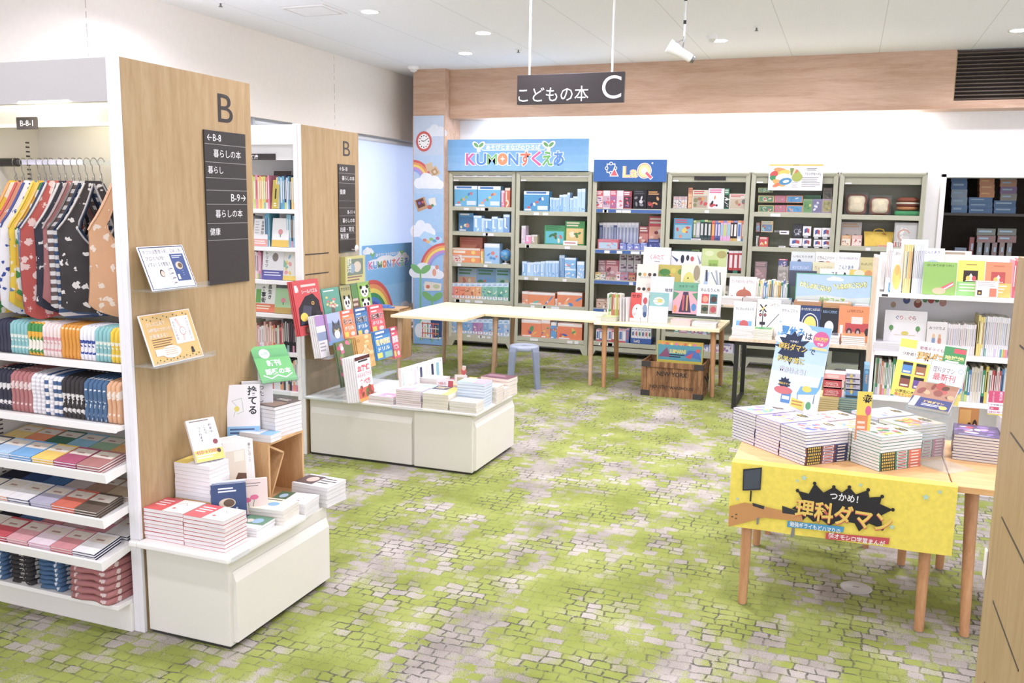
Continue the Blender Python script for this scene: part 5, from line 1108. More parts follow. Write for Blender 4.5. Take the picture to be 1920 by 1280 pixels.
# ---------------------------------------------------------------- folded cloth goods on the shelves
_bun = {}
def bundle(mat, w, d, h, r=.006):      # soft folded packet, standing
    k = (mat, w, d, h)
    if k not in _bun:
        mb = MB(mat, '#ffffff'); n = 10
        def ring(s, z): 
            out = []
            for i in range(16):
                a = 2*math.pi*i/16; e = .35; x = math.copysign(abs(math.cos(a))**e, math.cos(a)); y = math.copysign(abs(math.sin(a))**e, math.sin(a)); out.append((x*w/2*s*(1+.05*math.sin(3*z/h*3+i)), y*d/2*s, z))
            return out
        prof = [(.75, 0), (.97, .03), (1, .15), (.96, .4), (1.0, .65), (.97, .88), (.8, .97), (.3, 1.0)]; vs = []; fs = []
        for s, z in prof: vs += ring(s, z*h)
        for j in range(len(prof)-1):
            for i in range(16): fs.append((j*16+i, j*16+(i+1) % 16, (j+1)*16+(i+1) % 16, (j+1)*16+i))
        mb.idx(vs, fs, '#ffffff', mat, True); mb.face(vs[:16][::-1], '#ffffff', mat); mb.face(vs[-16:], '#ffffff', mat); _bun[k] = mb.mesh('packet')
    return _bun[k]
def packet(me, M, name, label, cat, group):
    o = bpy.data.objects.new(name, me); C.objects.link(o); o.matrix_world = M; return tag(o, label, cat, group)
x0, x1 = -3.62, -2.86
PN = {'yellownavy': 'navy and yellow', 'teal': 'teal print', 'orangegreen': 'orange and green', 'pinkwhite': 'pale pink', 'orange': 'orange', 'bluewhite': 'blue and white', 'yellow': 'yellow print', 'navy': 'navy flowered', 'rose': 'rose pink', 'graystripe': 'grey striped', 'bluestripe': 'blue striped', 'black': 'black cat print', 'denim': 'denim blue', 'peach': 'peach coloured', 'red': 'dusty red', 'sky': 'pale blue'}
r1 = ['yellownavy']*4 + ['teal']*5 + ['orangegreen']*4 + ['pinkwhite']*5 + ['orange']*5 + ['bluewhite']*4 + ['teal']*4 + ['yellow']*4
n = len(r1); cnt = {}
for i, pt in enumerate(r1):
    w_ = (x1-x0)/n; h = .155+.008*math.sin(i*1.3)-.012*(i > 30)
    cnt[pt] = cnt.get(pt, 0)+1
    packet(bundle(PATN[pt], round(w_*.96, 4), .2, .155), T(x0+w_*(i+.5), 3.03, 1.1905) @ RY(.4*math.sin(i*2)), 'folded_bag', '%s folded cloth bag, %s from left on shelf below hanging bags' % (PN[pt], ORD[i]), 'folded bag', 'folded bags on the upper shelf')
r2 = ['red', 'navy', 'navy', 'navy', 'navy', 'rose', 'rose', 'rose', 'rose', 'rose', 'graystripe', 'graystripe', 'graystripe', 'bluestripe', 'graystripe', 'bluestripe', 'bluestripe', 'black', 'black', 'black', 'black', 'black', 'denim', 'denim', 'denim', 'denim', 'denim', 'peach', 'peach', 'peach']
n = len(r2)
for i, pt in enumerate(r2):
    w_ = (x1-x0)/n
    o = packet(bundle(PATN[pt], round(w_*.97, 4), .24, .19), T(x0+w_*(i+.5), 3.0, .9355) @ RY(.4*math.sin(i*1.7)), 'folded_bag', '%s folded bag in clear film, %s from left, second shelf' % (PN[pt], ORD[i]), 'folded bag', 'film packed folded bags on the second shelf')
# folded hand towels lying on the three tilted shelves
def towel(w, d, h, base, c2, seed):
    rnd = random.Random(seed); mb = MB('cloth', base); nl = 3
    for k in range(nl):
        z = h*k/nl; mb.box(-w/2+rnd.uniform(-.004, .004), w/2+rnd.uniform(-.004, .004), -d/2, d/2, z, z+h/nl*.86, base if k % 2 else c2)
    A = Art(mb, (-w/2, -d/2, h*.955), (1, 0, 0), (0, 1, 0), 'cloth'); A.k = 4
    for q in range(3): A.ell(w*rnd.uniform(.2, .8), d*rnd.uniform(.15, .42), w*rnd.uniform(.1, .25), d*rnd.uniform(.06, .13), c2, 10, rnd.random()*3)
    A.rect(w*.04, d*.52, w*.96, d*.9, '#e6dcc8'); A.bars(w*.3, d*.6, w*.7, d*.7, 1, '#b08a7a', .8); return mb.mesh('towel')
TW = [[('#f2f0ea', '#5a5a66'), ('#eef2f2', '#a8c8e4'), ('#f4f4f0', '#6aa8d8'), ('#f2f2ea', '#f0c84a'), ('#f2eef0', '#b04a6a'), ('#f4f0ea', '#b0746a'), ('#eae6da', '#e8c870'), ('#ece2d0', '#ee8a50'), ('#e8e4d4', '#4a7a60'), ('#e6ecec', '#8cc4d8'), ('#e8ecd8', '#9cc09a'), ('#ece8d8', '#e8b060')],
      [('#f2f2f0', '#2c3450'), ('#e88a50', '#f0ece4'), ('#2c3a6a', '#f0eee8'), ('#d8d4dc', '#b8b4c4'), ('#f2e4da', '#d8603c'), ('#e4dccc', '#6a5a4a'), ('#e4dccc', '#2a2c3a'), ('#e0dace', '#2c4a7a'), ('#e2ded4', '#3a6a9a'), ('#e4dfd4', '#c8b8b0'), ('#e6e0d4', '#b08a70'), ('#e8e4da', '#c8b08a')],
      [('#2a2a32', '#e8e4da'), ('#f0eeea', '#c83a44'), ('#f0dcd8', '#e0a0a0'), ('#dfa0b4', '#f0dce0'), ('#f0d8d0', '#d88a8a'), ('#25294a', '#f2f0ec'), ('#e4dccc', '#2a2c34'), ('#dce4ec', '#4a78a8'), ('#e8c8c4', '#d88888'), ('#e6ded2', '#d0b0a8'), ('#ecc8c8', '#d08a90'), ('#2c2e4a', '#e8e4dc')]]
for s, (zs, y0, tl) in enumerate(((.735, 2.78, 9), (.545, 2.755, 10), (.365, 2.735, 11))):
    MS = T(0, y0, zs) @ RX(tl)
    for i, (b, c2) in enumerate(TW[s]):
        rear, col = divmod(i, 6); w_ = .122; x = -3.60+.128*col+(.015 if rear else 0); y = .085+.165*rear
        me = towel(w_, .15 if not rear else .14, .012, b, c2, i+s*20); k = 3 if not rear else 2
        for q in range(k):
            pos = ('lowest', 'middle', 'top')[q] if k == 3 else ('lowest', 'top')[q]
            packet(me, MS @ T(x+.002*math.sin(q*5+i), y, .0006+q*.0126), 'folded_hand_towel', '%s hand towel, %s of %s pile from left, %s row, %s tilted shelf' % (cname(b), pos, ORD[col], ('front', 'rear')[rear], ('upper', 'middle', 'lower')[s]), 'hand towel', 'hand towels on the tilted shelves')
# cards behind the upper towels
def card(name, label, M, w, h, base, draw, d=.003, cat='card', group=None, mat='print'):
    mb = MB(mat, base); mb.box(0, w, 0, d, 0, h); draw(Art(mb, (0, 0, 0), (1, 0, 0), (0, 0, 1), mat), w, h); o = mb.build(name, None, M); return tag(o, label, cat, group)
def d1(a, w, h):
    a.rect(0, h*.45, w, h, '#d8d4ce'); a.poly([(w*.7, h), (w, h), (w, h*.4)], '#b83a40')
    for k in range(5): a.arc(w*.35, h*.65, .012+.01*k, .014+.01*k, 20*k, 150+30*k, '#6a6460', 8)
    a.bars(w*.1, h*.1, w*.8, h*.36, 4, '#a8a8a8', .3)
a0 = AY(89, 847, 3.12); a1 = AY(122, 794, 3.12)
card('product_card', 'white card with black rope drawing and red corner behind the towels', T(a0.x, 3.17, .80) @ RX(-8), a1.x-a0.x, .165, '#efece8', d1)
def d2(a, w, h):
    for k in range(9):
        r_, c_ = divmod(k, 5) if k < 8 else (1, 4); r_, c_ = (0, k) if k < 4 else (1, k-4)
        a.ell(w*(.14+.15*c_), h*(.72-.4*r_), w*.06, h*.14, ('#b84a4a', '#5a6a8a', '#c0604a', '#6a86a8', '#c84a44', '#d0543c', '#7aa0b8', '#8a8a94', '#c8707a')[k], 14)
    for k in range(5): a.vtext(w*(.78+.04*k), h*.8, .008, '一一一一', '#9a9a98')
a0 = AY(150, 860, 3.1); a1 = AY(241, 840, 3.1)
card('product_card', 'wide white card with nine round fabric pictures on the upper tilted shelf', T(-3.02, 3.16, .80) @ RX(-10), .165, .085, '#f1efec', d2)
# film packed bags piled on the bottom shelf
for s, (pt, xc, wd, k) in enumerate((('denim', -3.6, .16, 9), ('black', -3.43, .15, 9), ('denim', -3.255, .16, 8), ('rose', -3.0, .26, 6))):
    z = .1505
    for q in range(k):
        h = .021 if pt != 'rose' else .031
        me = bundle(PATN[pt], .24 if pt != 'rose' else .3, h, wd-.01)
        M = T(xc+.003*math.sin(q*3+s), 2.81+.12, z+h/2) @ RZ(1.5*math.sin(q*4+s)) @ RX(90) @ RY(90) @ T(0, 0, -(wd-.01)/2)
        M = T(xc+.003*math.sin(q*3+s), 2.93, z+h/2) @ RZ(90+1.5*math.sin(q*4+s)) @ RX(-90) @ T(0, 0, -(wd-.01)/2)
        packet(me, M, 'folded_bag', '%s folded bag, %s up in the %s pile under the tilted shelves' % (PN[pt], ORD[q], ('leftmost', 'second', 'third', 'rightmost')[s]), 'folded bag', 'folded bags piled on the bottom shelf'); z += h+.0005

# ---------------------------------------------------------------- books of the far run
random.seed(21)
def spine_art(c2, c3):
    def f(a, t, h):
        a.rect(t*.3, h*.3, t*.7, h*.86, c3)
        if c2: a.rect(0, 0, t, h*.2, c2)
    return f
PAL = ['#f4f1ea', '#f4f1ea', '#eceae4', '#f2e6d8', '#e88aa8', '#f0d46a', '#c8dc6a', '#e05a50', '#5aa8c8', '#8ac0b0', '#f0a05a', '#2c3450', '#e8e0d0', '#d8c8e0']
SOFT = ['#a8a49e', '#b4aaa0', '#c89a94', '#9aa6b8', '#8a8680', '#c8b890']
INK = ['#3a3a3a', '#c83a3a', '#4a6aa0', '#e8a040', '#5a5a5a', '#8a4a6a']
def up_row(xa, xb, y, z, h0, desc, shelf, pal, name='paperback_book', cat='book', group='books in rows', d=.13, tmin=.012, tmax=.022, hvar=.02, start=0, yaw=90):
    x = xa; i = start
    while x < xb-.006:
        t_ = min(random.uniform(tmin, tmax), xb-x); c = random.choice(pal); h = h0-random.random()*hvar
        p = book(d, h, t_-.0008, c, None, '#f0ece2', None, spine_art(random.choice(PAL) if random.random() < .35 else None, random.choice(SOFT) if cname(c) in ('white', 'cream', 'pale grey') else '#f4f2ec' if random.random() < .7 else random.choice(INK)), parts=False)
        place(p, T(x+t_/2, y+d/2, z) @ RZ(90), name, '%s %s, %s from left on %s' % (cname(c), desc, ORD[i], shelf), cat, group); x += t_; i += 1
    return i
def face_book(x, y, z, w, h, t_, cov, front, label, name='paperback_book', cat='book', group=None, yaw=0, lean=8, parts=True, hard=0, spine=None, page='#f3efe6', sart=None):
    p = book(w, h, t_, cov, spine, page, front, sart, parts=parts, hard=hard); return place(p, STAND(x, y, z, yaw, lean), name, label, cat, group)
def fb_px(px0, px1, ytop, ybot, Y, z, t_, cov, front, label, lean=8, **kw):   # face-out book between two pixel columns on a shelf at depth Y
    a0, a1 = AY(px0, ybot, Y), AY(px1, ytop, Y); h = (AY((px0+px1)/2, ytop, Y).z-z)/math.cos(math.radians(lean)); w = a1.x-a0.x
    return face_book((a0.x+a1.x)/2, Y+t_, z+.001+t_/2*math.sin(math.radians(lean)), w, h, t_, cov, front, label, lean=lean, **kw)
ROWN = ['the top shelf of the far run', 'the second shelf of the far run', 'the third shelf of the far run', 'the fourth shelf of the far run', 'the fifth shelf of the far run', 'the lowest shelf of the far run']
RP = [['#f4f1ea', '#e88aa8', '#f0d46a', '#c8dc6a', '#f2e6d8', '#e05a50', '#f0a05a', '#8ac0b0'], ['#5aa8c8', '#f4f1ea', '#2c3450', '#e8b04a', '#c8dcea'], ['#f4f1ea', '#e88aa8', '#f2c8d4', '#e8b0a0'], ['#f4f1ea', '#e88a6a', '#c8dc9a', '#f0d46a', '#f4f1ea'], ['#2a2a2a', '#f4f1ea', '#1e1e22', '#eceae4'], ['#f4f1ea', '#f4f1ea', '#e05a50', '#f0a05a', '#5aa8c8', '#eceae4', '#2c3450']]
def X2(px, Y=5.6): return AY(px, 500, Y).x
YS2 = 5.6
GR = 'paperbacks on the far bookshelf run'
i = up_row(-4.32, X2(507), 5.615, Z2[0]+.0005, .25, 'spined paperback', ROWN[0], RP[0], group=GR)
def gold(a, w, h): a.rect(w*.4, h*.35, w*.62, h*.7, '#3a3420'); a.bars(w*.3, h*.05, w*.7, h*.2, 2, '#f2ead0')
fb_px(507.5, 518.5, 338, 390, 5.58, Z2[0], .02, '#c4b030', gold, 'olive yellow paperback standing face out on the top shelf of the far run', parts=False)
def dk(a, w, h): a.rect(0, 0, w, h*.5, '#7a3a34'); a.ell(w*.5, h*.6, w*.25, h*.2, '#d8b8a8')
fb_px(508, 539, 321, 391, 5.70, Z2[0], .02, '#4a3a34', dk, 'dark brown photo paperback behind the olive book on the top shelf', parts=False)
up_row(X2(519.5), -3.80, 5.615, Z2[0]+.0005, .25, 'spined paperback', ROWN[0], ['#f4f1ea', '#c8dcea', '#2c3450', '#8a1e2a', '#f0d46a', '#5aa8c8'], group=GR, start=i)
def wt(txt, c, band=None, sz=.2, x=.62):
    def f(a, w, h):
        if band: a.rect(0, 0, w, h*.26, band); a.bars(w*.1, h*.05, w*.9, h*.2, 2, '#ffffff', .4)
        a.vtext(w*x, h*.93, min(w*sz, h*.9/max(1, len(txt))), txt, c, .015); a.bars(w*.1, h*.4, w*.4, h*.9, 5, '#b0b0ae', .25)
    return f
def fl(txt, cc, band=None):
    def f(a, w, h):
        if band: a.rect(0, 0, w, h*.24, band)
        if txt: a.text(w*.5, h*.8, w*.16, txt, '#3a3a3a', 'c', fit=w*.7)
        a.ell(w*.5, h*.52, w*.14, h*.1, cc); a.rect(w*.47, h*.34, w*.53, h*.45, '#5a9a5a')
    return f
i = up_row(-4.32, X2(473), 5.615, Z2[1]+.0005, .24, 'spined paperback', ROWN[1], RP[1], group=GR)
fb_px(473, 498, 411, 460, 5.58, Z2[1], .015, '#f4f2ee', wt('自律神経', '#4a4a4a', '#e89a8a'), 'white paperback with pink band at the left of the second far shelf', parts=False)
i = up_row(X2(498.5), X2(507), 5.6, Z2[1]+.0005, .25, 'spined paperback', ROWN[1], ['#5aa8c8', '#5ab0c4'], group=GR, start=i)
fb_px(507.5, 538, 410, 459, 5.575, Z2[1], .015, '#f7f6f2', fl('', '#e89a9a', '#ecc23a'), 'white paperback with yellow band face out on the second far shelf', parts=False)
up_row(X2(539), -3.80, 5.6, Z2[1]+.0005, .25, 'spined paperback', ROWN[1], ['#2c3450', '#2c3450', '#e8b04a', '#8ac8dc', '#f0b070'], group=GR, start=i)
i = up_row(-4.32, X2(488), 5.615, Z2[2]+.0005, .22, 'spined paperback', ROWN[2], ['#e88aa8', '#f2c8d4', '#f4f1ea', '#e05a70'], group=GR)
fb_px(489, 527, 467, 521, 5.58, Z2[2], .02, '#f2f2f0', lambda a, w, h: (a.vtext(w*.2, h*.9, w*.16, 'トリセツ', '#3a3a3a', .02), a.ell(w*.6, h*.72, w*.14, h*.14, '#8a8078'), a.rect(0, 0, w, h*.3, '#5a5aa8'), a.bars(w*.1, h*.08, w*.9, h*.24, 2, '#e8e8f4', .4)), 'white paperback with violet band face out on the third far shelf', parts=False)
fb_px(528, 553, 473, 523, 5.585, Z2[2], .016, '#f4f2e4', lambda a, w, h: (blobs(a, w, h, ['#f0d46a', '#8ac8a8', '#f0a0a0', '#8ac0dc'], 9, .1, .2, .9, .9), a.rect(0, 0, w, h*.16, '#f0d04a')), 'cream paperback with pastel dots at the right of the third far shelf', parts=False)
i = up_row(-4.32, X2(474.5), 5.615, Z2[3]+.0005, .23, 'spined paperback', ROWN[3], RP[3], group=GR)
fb_px(475, 512, 530, 584, 5.58, Z2[3], .02, '#eef0e6', lambda a, w, h: (a.vtext(w*.72, h*.92, w*.2, '長生き', '#2a2a2a', .03), a.vtext(w*.42, h*.85, w*.22, '食事術', '#2a2a2a', .03), a.rect(w*.05, h*.3, w*.3, h*.75, '#6ab04a'), a.rect(0, 0, w, h*.28, '#e8703a'), a.bars(w*.1, h*.06, w*.9, h*.22, 2, '#f8e8c8', .5)), 'white and orange paperback about diet, face out on the fourth far shelf', parts=False)
fb_px(513, 543, 542, 588, 5.57, Z2[3], .018, '#a9d69c', fl('', '#e88a9a', '#c8a84a'), 'green paperback with pink flower face out on the fourth far shelf', parts=False)
up_row(X2(544), -3.80, 5.6, Z2[3]+.0005, .2, 'spined paperback', ROWN[3], ['#b8dca8', '#d8c890', '#a8d098'], group=GR, start=i)
i = up_row(-4.32, X2(528), 5.62, Z2[4]+.0005, .22, 'spined paperback', ROWN[4], ['#f4f1ea', '#f2d4b0', '#e8a8a0', '#e05a50', '#f0d46a', '#c8d0b0'], group=GR, hvar=.05)
up_row(X2(528.5), -3.80, 5.6, Z2[4]+.0005, .27, 'spined paperback', ROWN[4], ['#242424', '#2a2a2a', '#f0eee8', '#1e1e22'], group=GR, start=i)
up_row(-4.32, -3.80, 5.6, Z2[5]+.0005, .25, 'spined paperback', ROWN[5], RP[5], group=GR, hvar=.04)

# ================================================================ books on the near plinth
random.seed(33)
def fstack(x, y, z, w, h, t_, n, cov, desc, where, group, yaw=0, front=None, spine=None, page='#f3efe6', sart=None, flip=None, name='paperback_book', cat='book', top=None, jit=1.2, parts=True, back=None):
    p = book(w, h, t_, cov, spine, page, front, sart, back, parts=parts)
    return stack(x, y, z, yaw, n, p, name, desc, where, cat, group, jit, flip, top)
def red_cover2(a, w, h): a.rect(w*.46, 0, w, h, '#f2ead8'); a.bars(w*.06, h*.3, w*.4, h*.8, 3, '#f6dcd6', .45); a.line([(w*.5, h*.6), (w*.66, h*.76), (w*.74, h*.6), (w*.86, h*.66)], .002, '#4a5a7a'); a.ell(w*.6, h*.3, h*.06, h*.05, '#c83a3a')
for nm, cx_, cy_ in (('left', -2.682, 2.985), ('right', -2.462, 2.98)):
    fstack(cx_, cy_, ZP1, .212, .15, .0165, 8, '#d63a3c', 'red and cream paperback', 'the %s red stack' % nm, 'red and cream paperbacks on the near plinth', front=red_cover2, page='#f4f0ea', back='#d63a3c')
t = thing('wooden_riser', 'small pale wooden riser block behind the red stacks on the near plinth', 'display block', T(-2.68, 3.25, ZP1))
mb = MB('ply_box'); mb.box(-.1, .105, -.155, -.14, 0, .115); mb.box(-.1, -.085, -.14, .17, 0, .115); mb.box(.09, .105, -.14, .17, 0, .115); mb.box(-.1, .105, -.155, .17, .115, .128); mb.build('box', t, None, .0015)
zr = ZP1+.1285
zc = fstack(-2.68, 3.165, zr, .195, .133, .0175, 9, '#f4f2ee', 'white paperback with yellow band', 'the wooden riser stack', 'white paperbacks on the wooden riser', front=lambda a, w, h: (a.rect(0, 0, w*.35, h, '#f2d84a'), a.bars(w*.45, h*.3, w*.9, h*.8, 3, '#8a8a88', .3)), page='#f6f4f0')
def chokin(a, w, h):
    a.vtext(w*.78, h*.86, w*.11, '貯金は', '#3a3230', .015); a.vtext(w*.58, h*.84, w*.11, 'これで', '#3a3230', .015); a.vtext(w*.38, h*.82, w*.11, 'つくれます', '#3a3230', .015); a.bars(w*.1, h*.92, w*.9, h*.97, 1, '#8a7a70', .6)
    a.rect(0, 0, w, h*.27, '#f0c83c'); a.bars(w*.06, h*.05, w*.8, h*.16, 2, '#f8f0d8', .5); a.text(w*.06, h*.18, w*.17, '450→1000', '#d8403a', 'l', .02, fit=w*.75); a.ell(w*.82, h*.42, w*.09, w*.09, '#8a1e2a'); a.ell(w*.86, h*.2, w*.07, w*.08, '#4a3228')
face_book(-2.63, 3.165, zc+.004, .135, .2, .017, '#f6f2ea', chokin, 'white savings paperback leaning back on the white stack of the wooden riser', yaw=66, lean=30)
# cream interiors book standing, several copies behind each other
def interior(a, w, h): a.rect(w*.08, h*.1, w*.72, h*.8, '#e8dcc4'); a.poly([(w*.3, h*.1), (w*.72, h*.1), (w*.72, h*.26), (w*.45, h*.3)], '#6a4a34'); a.rect(w*.36, h*.55, w*.68, h*.78, '#f4ecd8'); a.vtext(w*.87, h*.92, w*.1, '暮らしのこと', '#8a8478', .01)
for k in range(5):
    face_book(-2.615-.024*k, 3.345+.004*k, ZP1+.13, .15, .215, .021, '#f4f1e8', interior if k == 0 else None, 'cream interiors paperback standing on the riser, %s' % ('in front with room photo' if k == 0 else ORD[k]+' copy behind the front one'), yaw=62, lean=6, group='cream interiors paperbacks on the riser')
def navy(a, w, h): a.bars(w*.2, h*.8, w*.8, h*.92, 2, '#e8ecf4', .5); a.ell(w*.45, h*.6, w*.24, h*.1, '#d8c8a8'); a.ell(w*.5, h*.6, w*.16, h*.08, '#6a5034'); a.vtext(w*.72, h*.5, w*.08, '整理収納の', '#e8ecf4'); a.vtext(w*.55, h*.45, w*.08, '教科書', '#e8ecf4'); a.rect(w*.08, h*.05, w*.24, h*.2, '#e8e4dc'); a.ell(w*.16, h*.12, w*.05, h*.05, '#b08a70')
for k in range(3):
    face_book(-2.492-.0155*k, 3.112+.0172*k, ZP1+.003, .15, .212, .02, '#23406e' if k == 0 else ('#8a9ab0' if k == 1 else '#eceef0'), navy if k == 0 else None, ['navy tidying paperback standing in front between the red and yellow stacks', 'grey blue paperback standing right behind the navy one', 'white paperback standing last behind the navy one'][k], yaw=42, lean=13)
def pinkf(a, w, h): a.rect(0, 0, w, h*.16, '#2f4a8a'); a.bars(w*.2, h*.78, w*.8, h*.9, 2, '#8a7a7a', .3); a.ell(w*.38, h*.5, w*.13, h*.06, '#d84a7a', 12); a.ell(w*.6, h*.56, w*.13, h*.06, '#e05a88', 12); a.line([(w*.42, h*.44), (w*.46, h*.2)], .003, '#4a8a4a'); a.line([(w*.6, h*.5), (w*.52, h*.2)], .003, '#4a8a4a')
face_book(-2.49, 3.262, ZP1+.003, .15, .195, .018, '#eed8cc', pinkf, 'pale pink paperback with two carnation flowers standing beside the navy book', yaw=40, lean=8)
GP = 'low paperback stacks on the near plinth'
fstack(-2.415, 3.175, ZP1, .13, .15, .012, 3, '#e8ece4', 'white paperback with green photo', 'the small stack beside the red ones', GP, yaw=4, front=lambda a, w, h: (a.rect(0, h*.3, w, h, '#5a8a6a'), a.ell(w*.6, h*.6, w*.2, h*.2, '#8ab0c8'), a.ell(w*.3, h*.55, w*.15, h*.15, '#d8d0c0')), page='#f6f4f0')
fstack(-2.43, 3.335, ZP1, .2, .15, .0165, 4, '#efe6c8', 'cream paperback with blue drawing', 'the middle cream stack', GP, yaw=5, front=lambda a, w, h: (a.ell(w*.55, h*.5, w*.14, h*.18, '#7ab0d0'), a.ell(w*.3, h*.4, w*.1, h*.1, '#e8a080'), a.bars(w*.2, h*.75, w*.8, h*.9, 1, '#7a7060', .5)), page='#f4efe2')
fstack(-2.435, 3.515, ZP1B, .2, .15, .0175, 4, '#f4f3f0', 'white paperback with green photo strip', 'the stack beside the wooden crate', GP, yaw=6, front=lambda a, w, h: (a.rect(0, 0, w*.38, h, '#4a6a4a'), a.ell(w*.2, h*.6, w*.1, h*.2, '#9ab8c8'), a.line([(w*.5, h*.5), (w*.7, h*.62), (w*.8, h*.45)], .002, '#5a5a5a'), a.ell(w*.7, h*.3, .006, .006, '#c83a3a')), page='#f6f4ee')
fstack(-2.42, 3.715, ZP1B, .215, .16, .0195, 5, '#e9e6e2', 'grey and white photo paperback', 'the near plinth\'s right end stack', GP, yaw=-4, front=lambda a, w, h: (a.rect(0, h*.1, w*.5, h*.9, '#5a4a48'), a.ell(w*.3, h*.55, w*.14, h*.24, '#d8b8a4'), a.bars(w*.52, h*.2, w*.95, h*.8, 3, '#4a4a48', .4)), spine='#d8d4d8', page='#f4f2ee')
# wooden crate standing on its side, open towards the aisle
q = AZ(506, 956, ZP1B); zt = .735
t = thing('wooden_display_crate', 'pale wooden display crate on its side with a slanted divider inside', 'crate', T(q.x, q.y, ZP1B+.001))
hw, hd, hh = .2, .3, zt-ZP1B
mb = MB('ply_box'); mb.box(-hw, 0, 0, .014, 0, hh); mb.box(-hw, 0, hd-.014, hd, 0, hh); mb.box(-hw, 0, .014, hd-.014, 0, .014); mb.box(-hw, 0, .014, hd-.014, hh-.014, hh); mb.box(-hw, -hw+.01, .014, hd-.014, .014, hh-.014); mb.build('box', t, None, .0015)
mb = MB('ply_box'); 
for a0, a1 in (((.02, hh*.95), (.155, hh*.74)), ((.155, hh*.74), (.025, .018))):
    d = Vector((0, a1[0]-a0[0], a1[1]-a0[1])); n = Vector((0, -d.z, d.y)).normalized()*.005
    mb.idx([(x, a0[0]+s*n.y, a0[1]+s*n.z) for x in (-hw+.012, -.02) for s in (-1, 1)] + [(x, a1[0]+s*n.y, a1[1]+s*n.z) for x in (-hw+.012, -.02) for s in (-1, 1)], [(0, 1, 3, 2), (4, 6, 7, 5), (0, 4, 5, 1), (2, 3, 7, 6), (1, 5, 7, 3), (0, 2, 6, 4)])
mb.build('divider', t)
zk = zt+.0015; cxm, cym = q.x-hw/2, q.y
z8 = fstack(cxm+.02, cym+.195, zk, .15, .19, .019, 8, '#eeecea', 'white paperback', 'the tall white stack on the wooden crate', 'paperbacks on the wooden crate', yaw=-8, page='#f6f4f0', top=book(.15, .19, .017, '#4a3c34', None, '#f4f1ec', lambda a, w, h: (a.rect(w*.1, h*.1, w*.9, h*.6, '#8a6a50'), a.bars(w*.15, h*.7, w*.85, h*.9, 2, '#e8dcc8', .4))))
fstack(cxm+.02, cym+.05, zk, .18, .09, .0185, 2, '#f2f2f0', 'white and pale blue paperback', 'the pair on the crate front', 'paperbacks on the wooden crate', yaw=3, front=lambda a, w, h: (a.rect(w*.62, 0, w, h, '#7ab8e0'), a.bars(w*.1, h*.3, w*.58, h*.8, 2, '#8ab0d0', .4)), page='#f6f4ee')
def suteru(a, w, h): a.vtext(w*.78, h*.97, w*.3, '捨てる', '#2a2a2a', .03); a.rect(0, 0, w, h*.22, '#8ac4e8'); a.bars(w*.08, h*.05, w*.9, h*.18, 2, '#3a5a8a', .5); a.line([(w*.2, h*.4), (w*.3, h*.6), (w*.15, h*.7), (w*.45, h*.75), (w*.5, h*.5), (w*.3, h*.45)], .0015, '#6aa05a'); a.ell(w*.3, h*.55, w*.08, h*.05, '#e8d84a')
face_book(cxm-.062, cym+.03, zk+.003, .155, .262, .03, '#f3f1ec', suteru, 'thick white decluttering paperback with big black title standing on the crate', yaw=32, lean=9)
face_book(cxm-.05, cym+.13, zk+.003, .15, .265, .025, '#e6e4e0', wt('わたし', '#5a5a58', None, .2), 'grey white paperback standing behind the decluttering book on the crate', yaw=40, lean=6)
# green new-book panel on an acrylic stand
c0 = Vector((q.x+.01, q.y+.11, 0))
t = thing('acrylic_stand', 'clear acrylic stand with slanted tray on the wooden crate', 'stand', T(c0.x-.115, c0.y+.12, z8+.001) @ RZ(60))
mb = MB('acrylic', '#ffffff'); mb.box(-.1, .1, .055, .058, 0, .26); mb.build('back_plate', t)
Mg = T(0, -.04, .1) @ RX(-42)
mb = MB('acrylic', '#ffffff'); mb.box(-.1, .1, 0, .003, 0, .2, M=Mg); mb.box(-.1, .1, -.03, 0, -.003, 0, M=Mg); mb.box(-.1, .1, -.033, -.03, -.003, .012, M=Mg); mb.build('tray', t)
def shin(a, w, h):
    a.ell(w*.33, h*.78, w*.15, w*.15, '#f4f8f2', 24); a.text(w*.33, h*.75, w*.1, '12月', '#5cb85a', 'c', .01, fit=w*.17); a.text(w*.5, h*.45, w*.2, '新刊', '#f4faf2', 'c', .03); a.text(w*.55, h*.22, w*.19, '話題の本', '#f4faf2', 'c', .03, fit=w*.72); a.line([(w*.1, h*.2), (w*.3, h*.1), (w*.5, h*.18), (w*.7, h*.1), (w*.92, h*.2)], .006, '#f4faf2')
mb = MB('print', '#5cb85a'); mb.box(-.095, .095, -.004, -.0005, .001, .22); shin(Art(mb, (-.095, -.0042, .001), (1, 0, 0), (0, 0, 1)), .19, .22)
o = mb.build('topic_card', None, t.matrix_world @ Mg); tag(o, 'green new books card with white lettering on the clear acrylic stand', 'card')

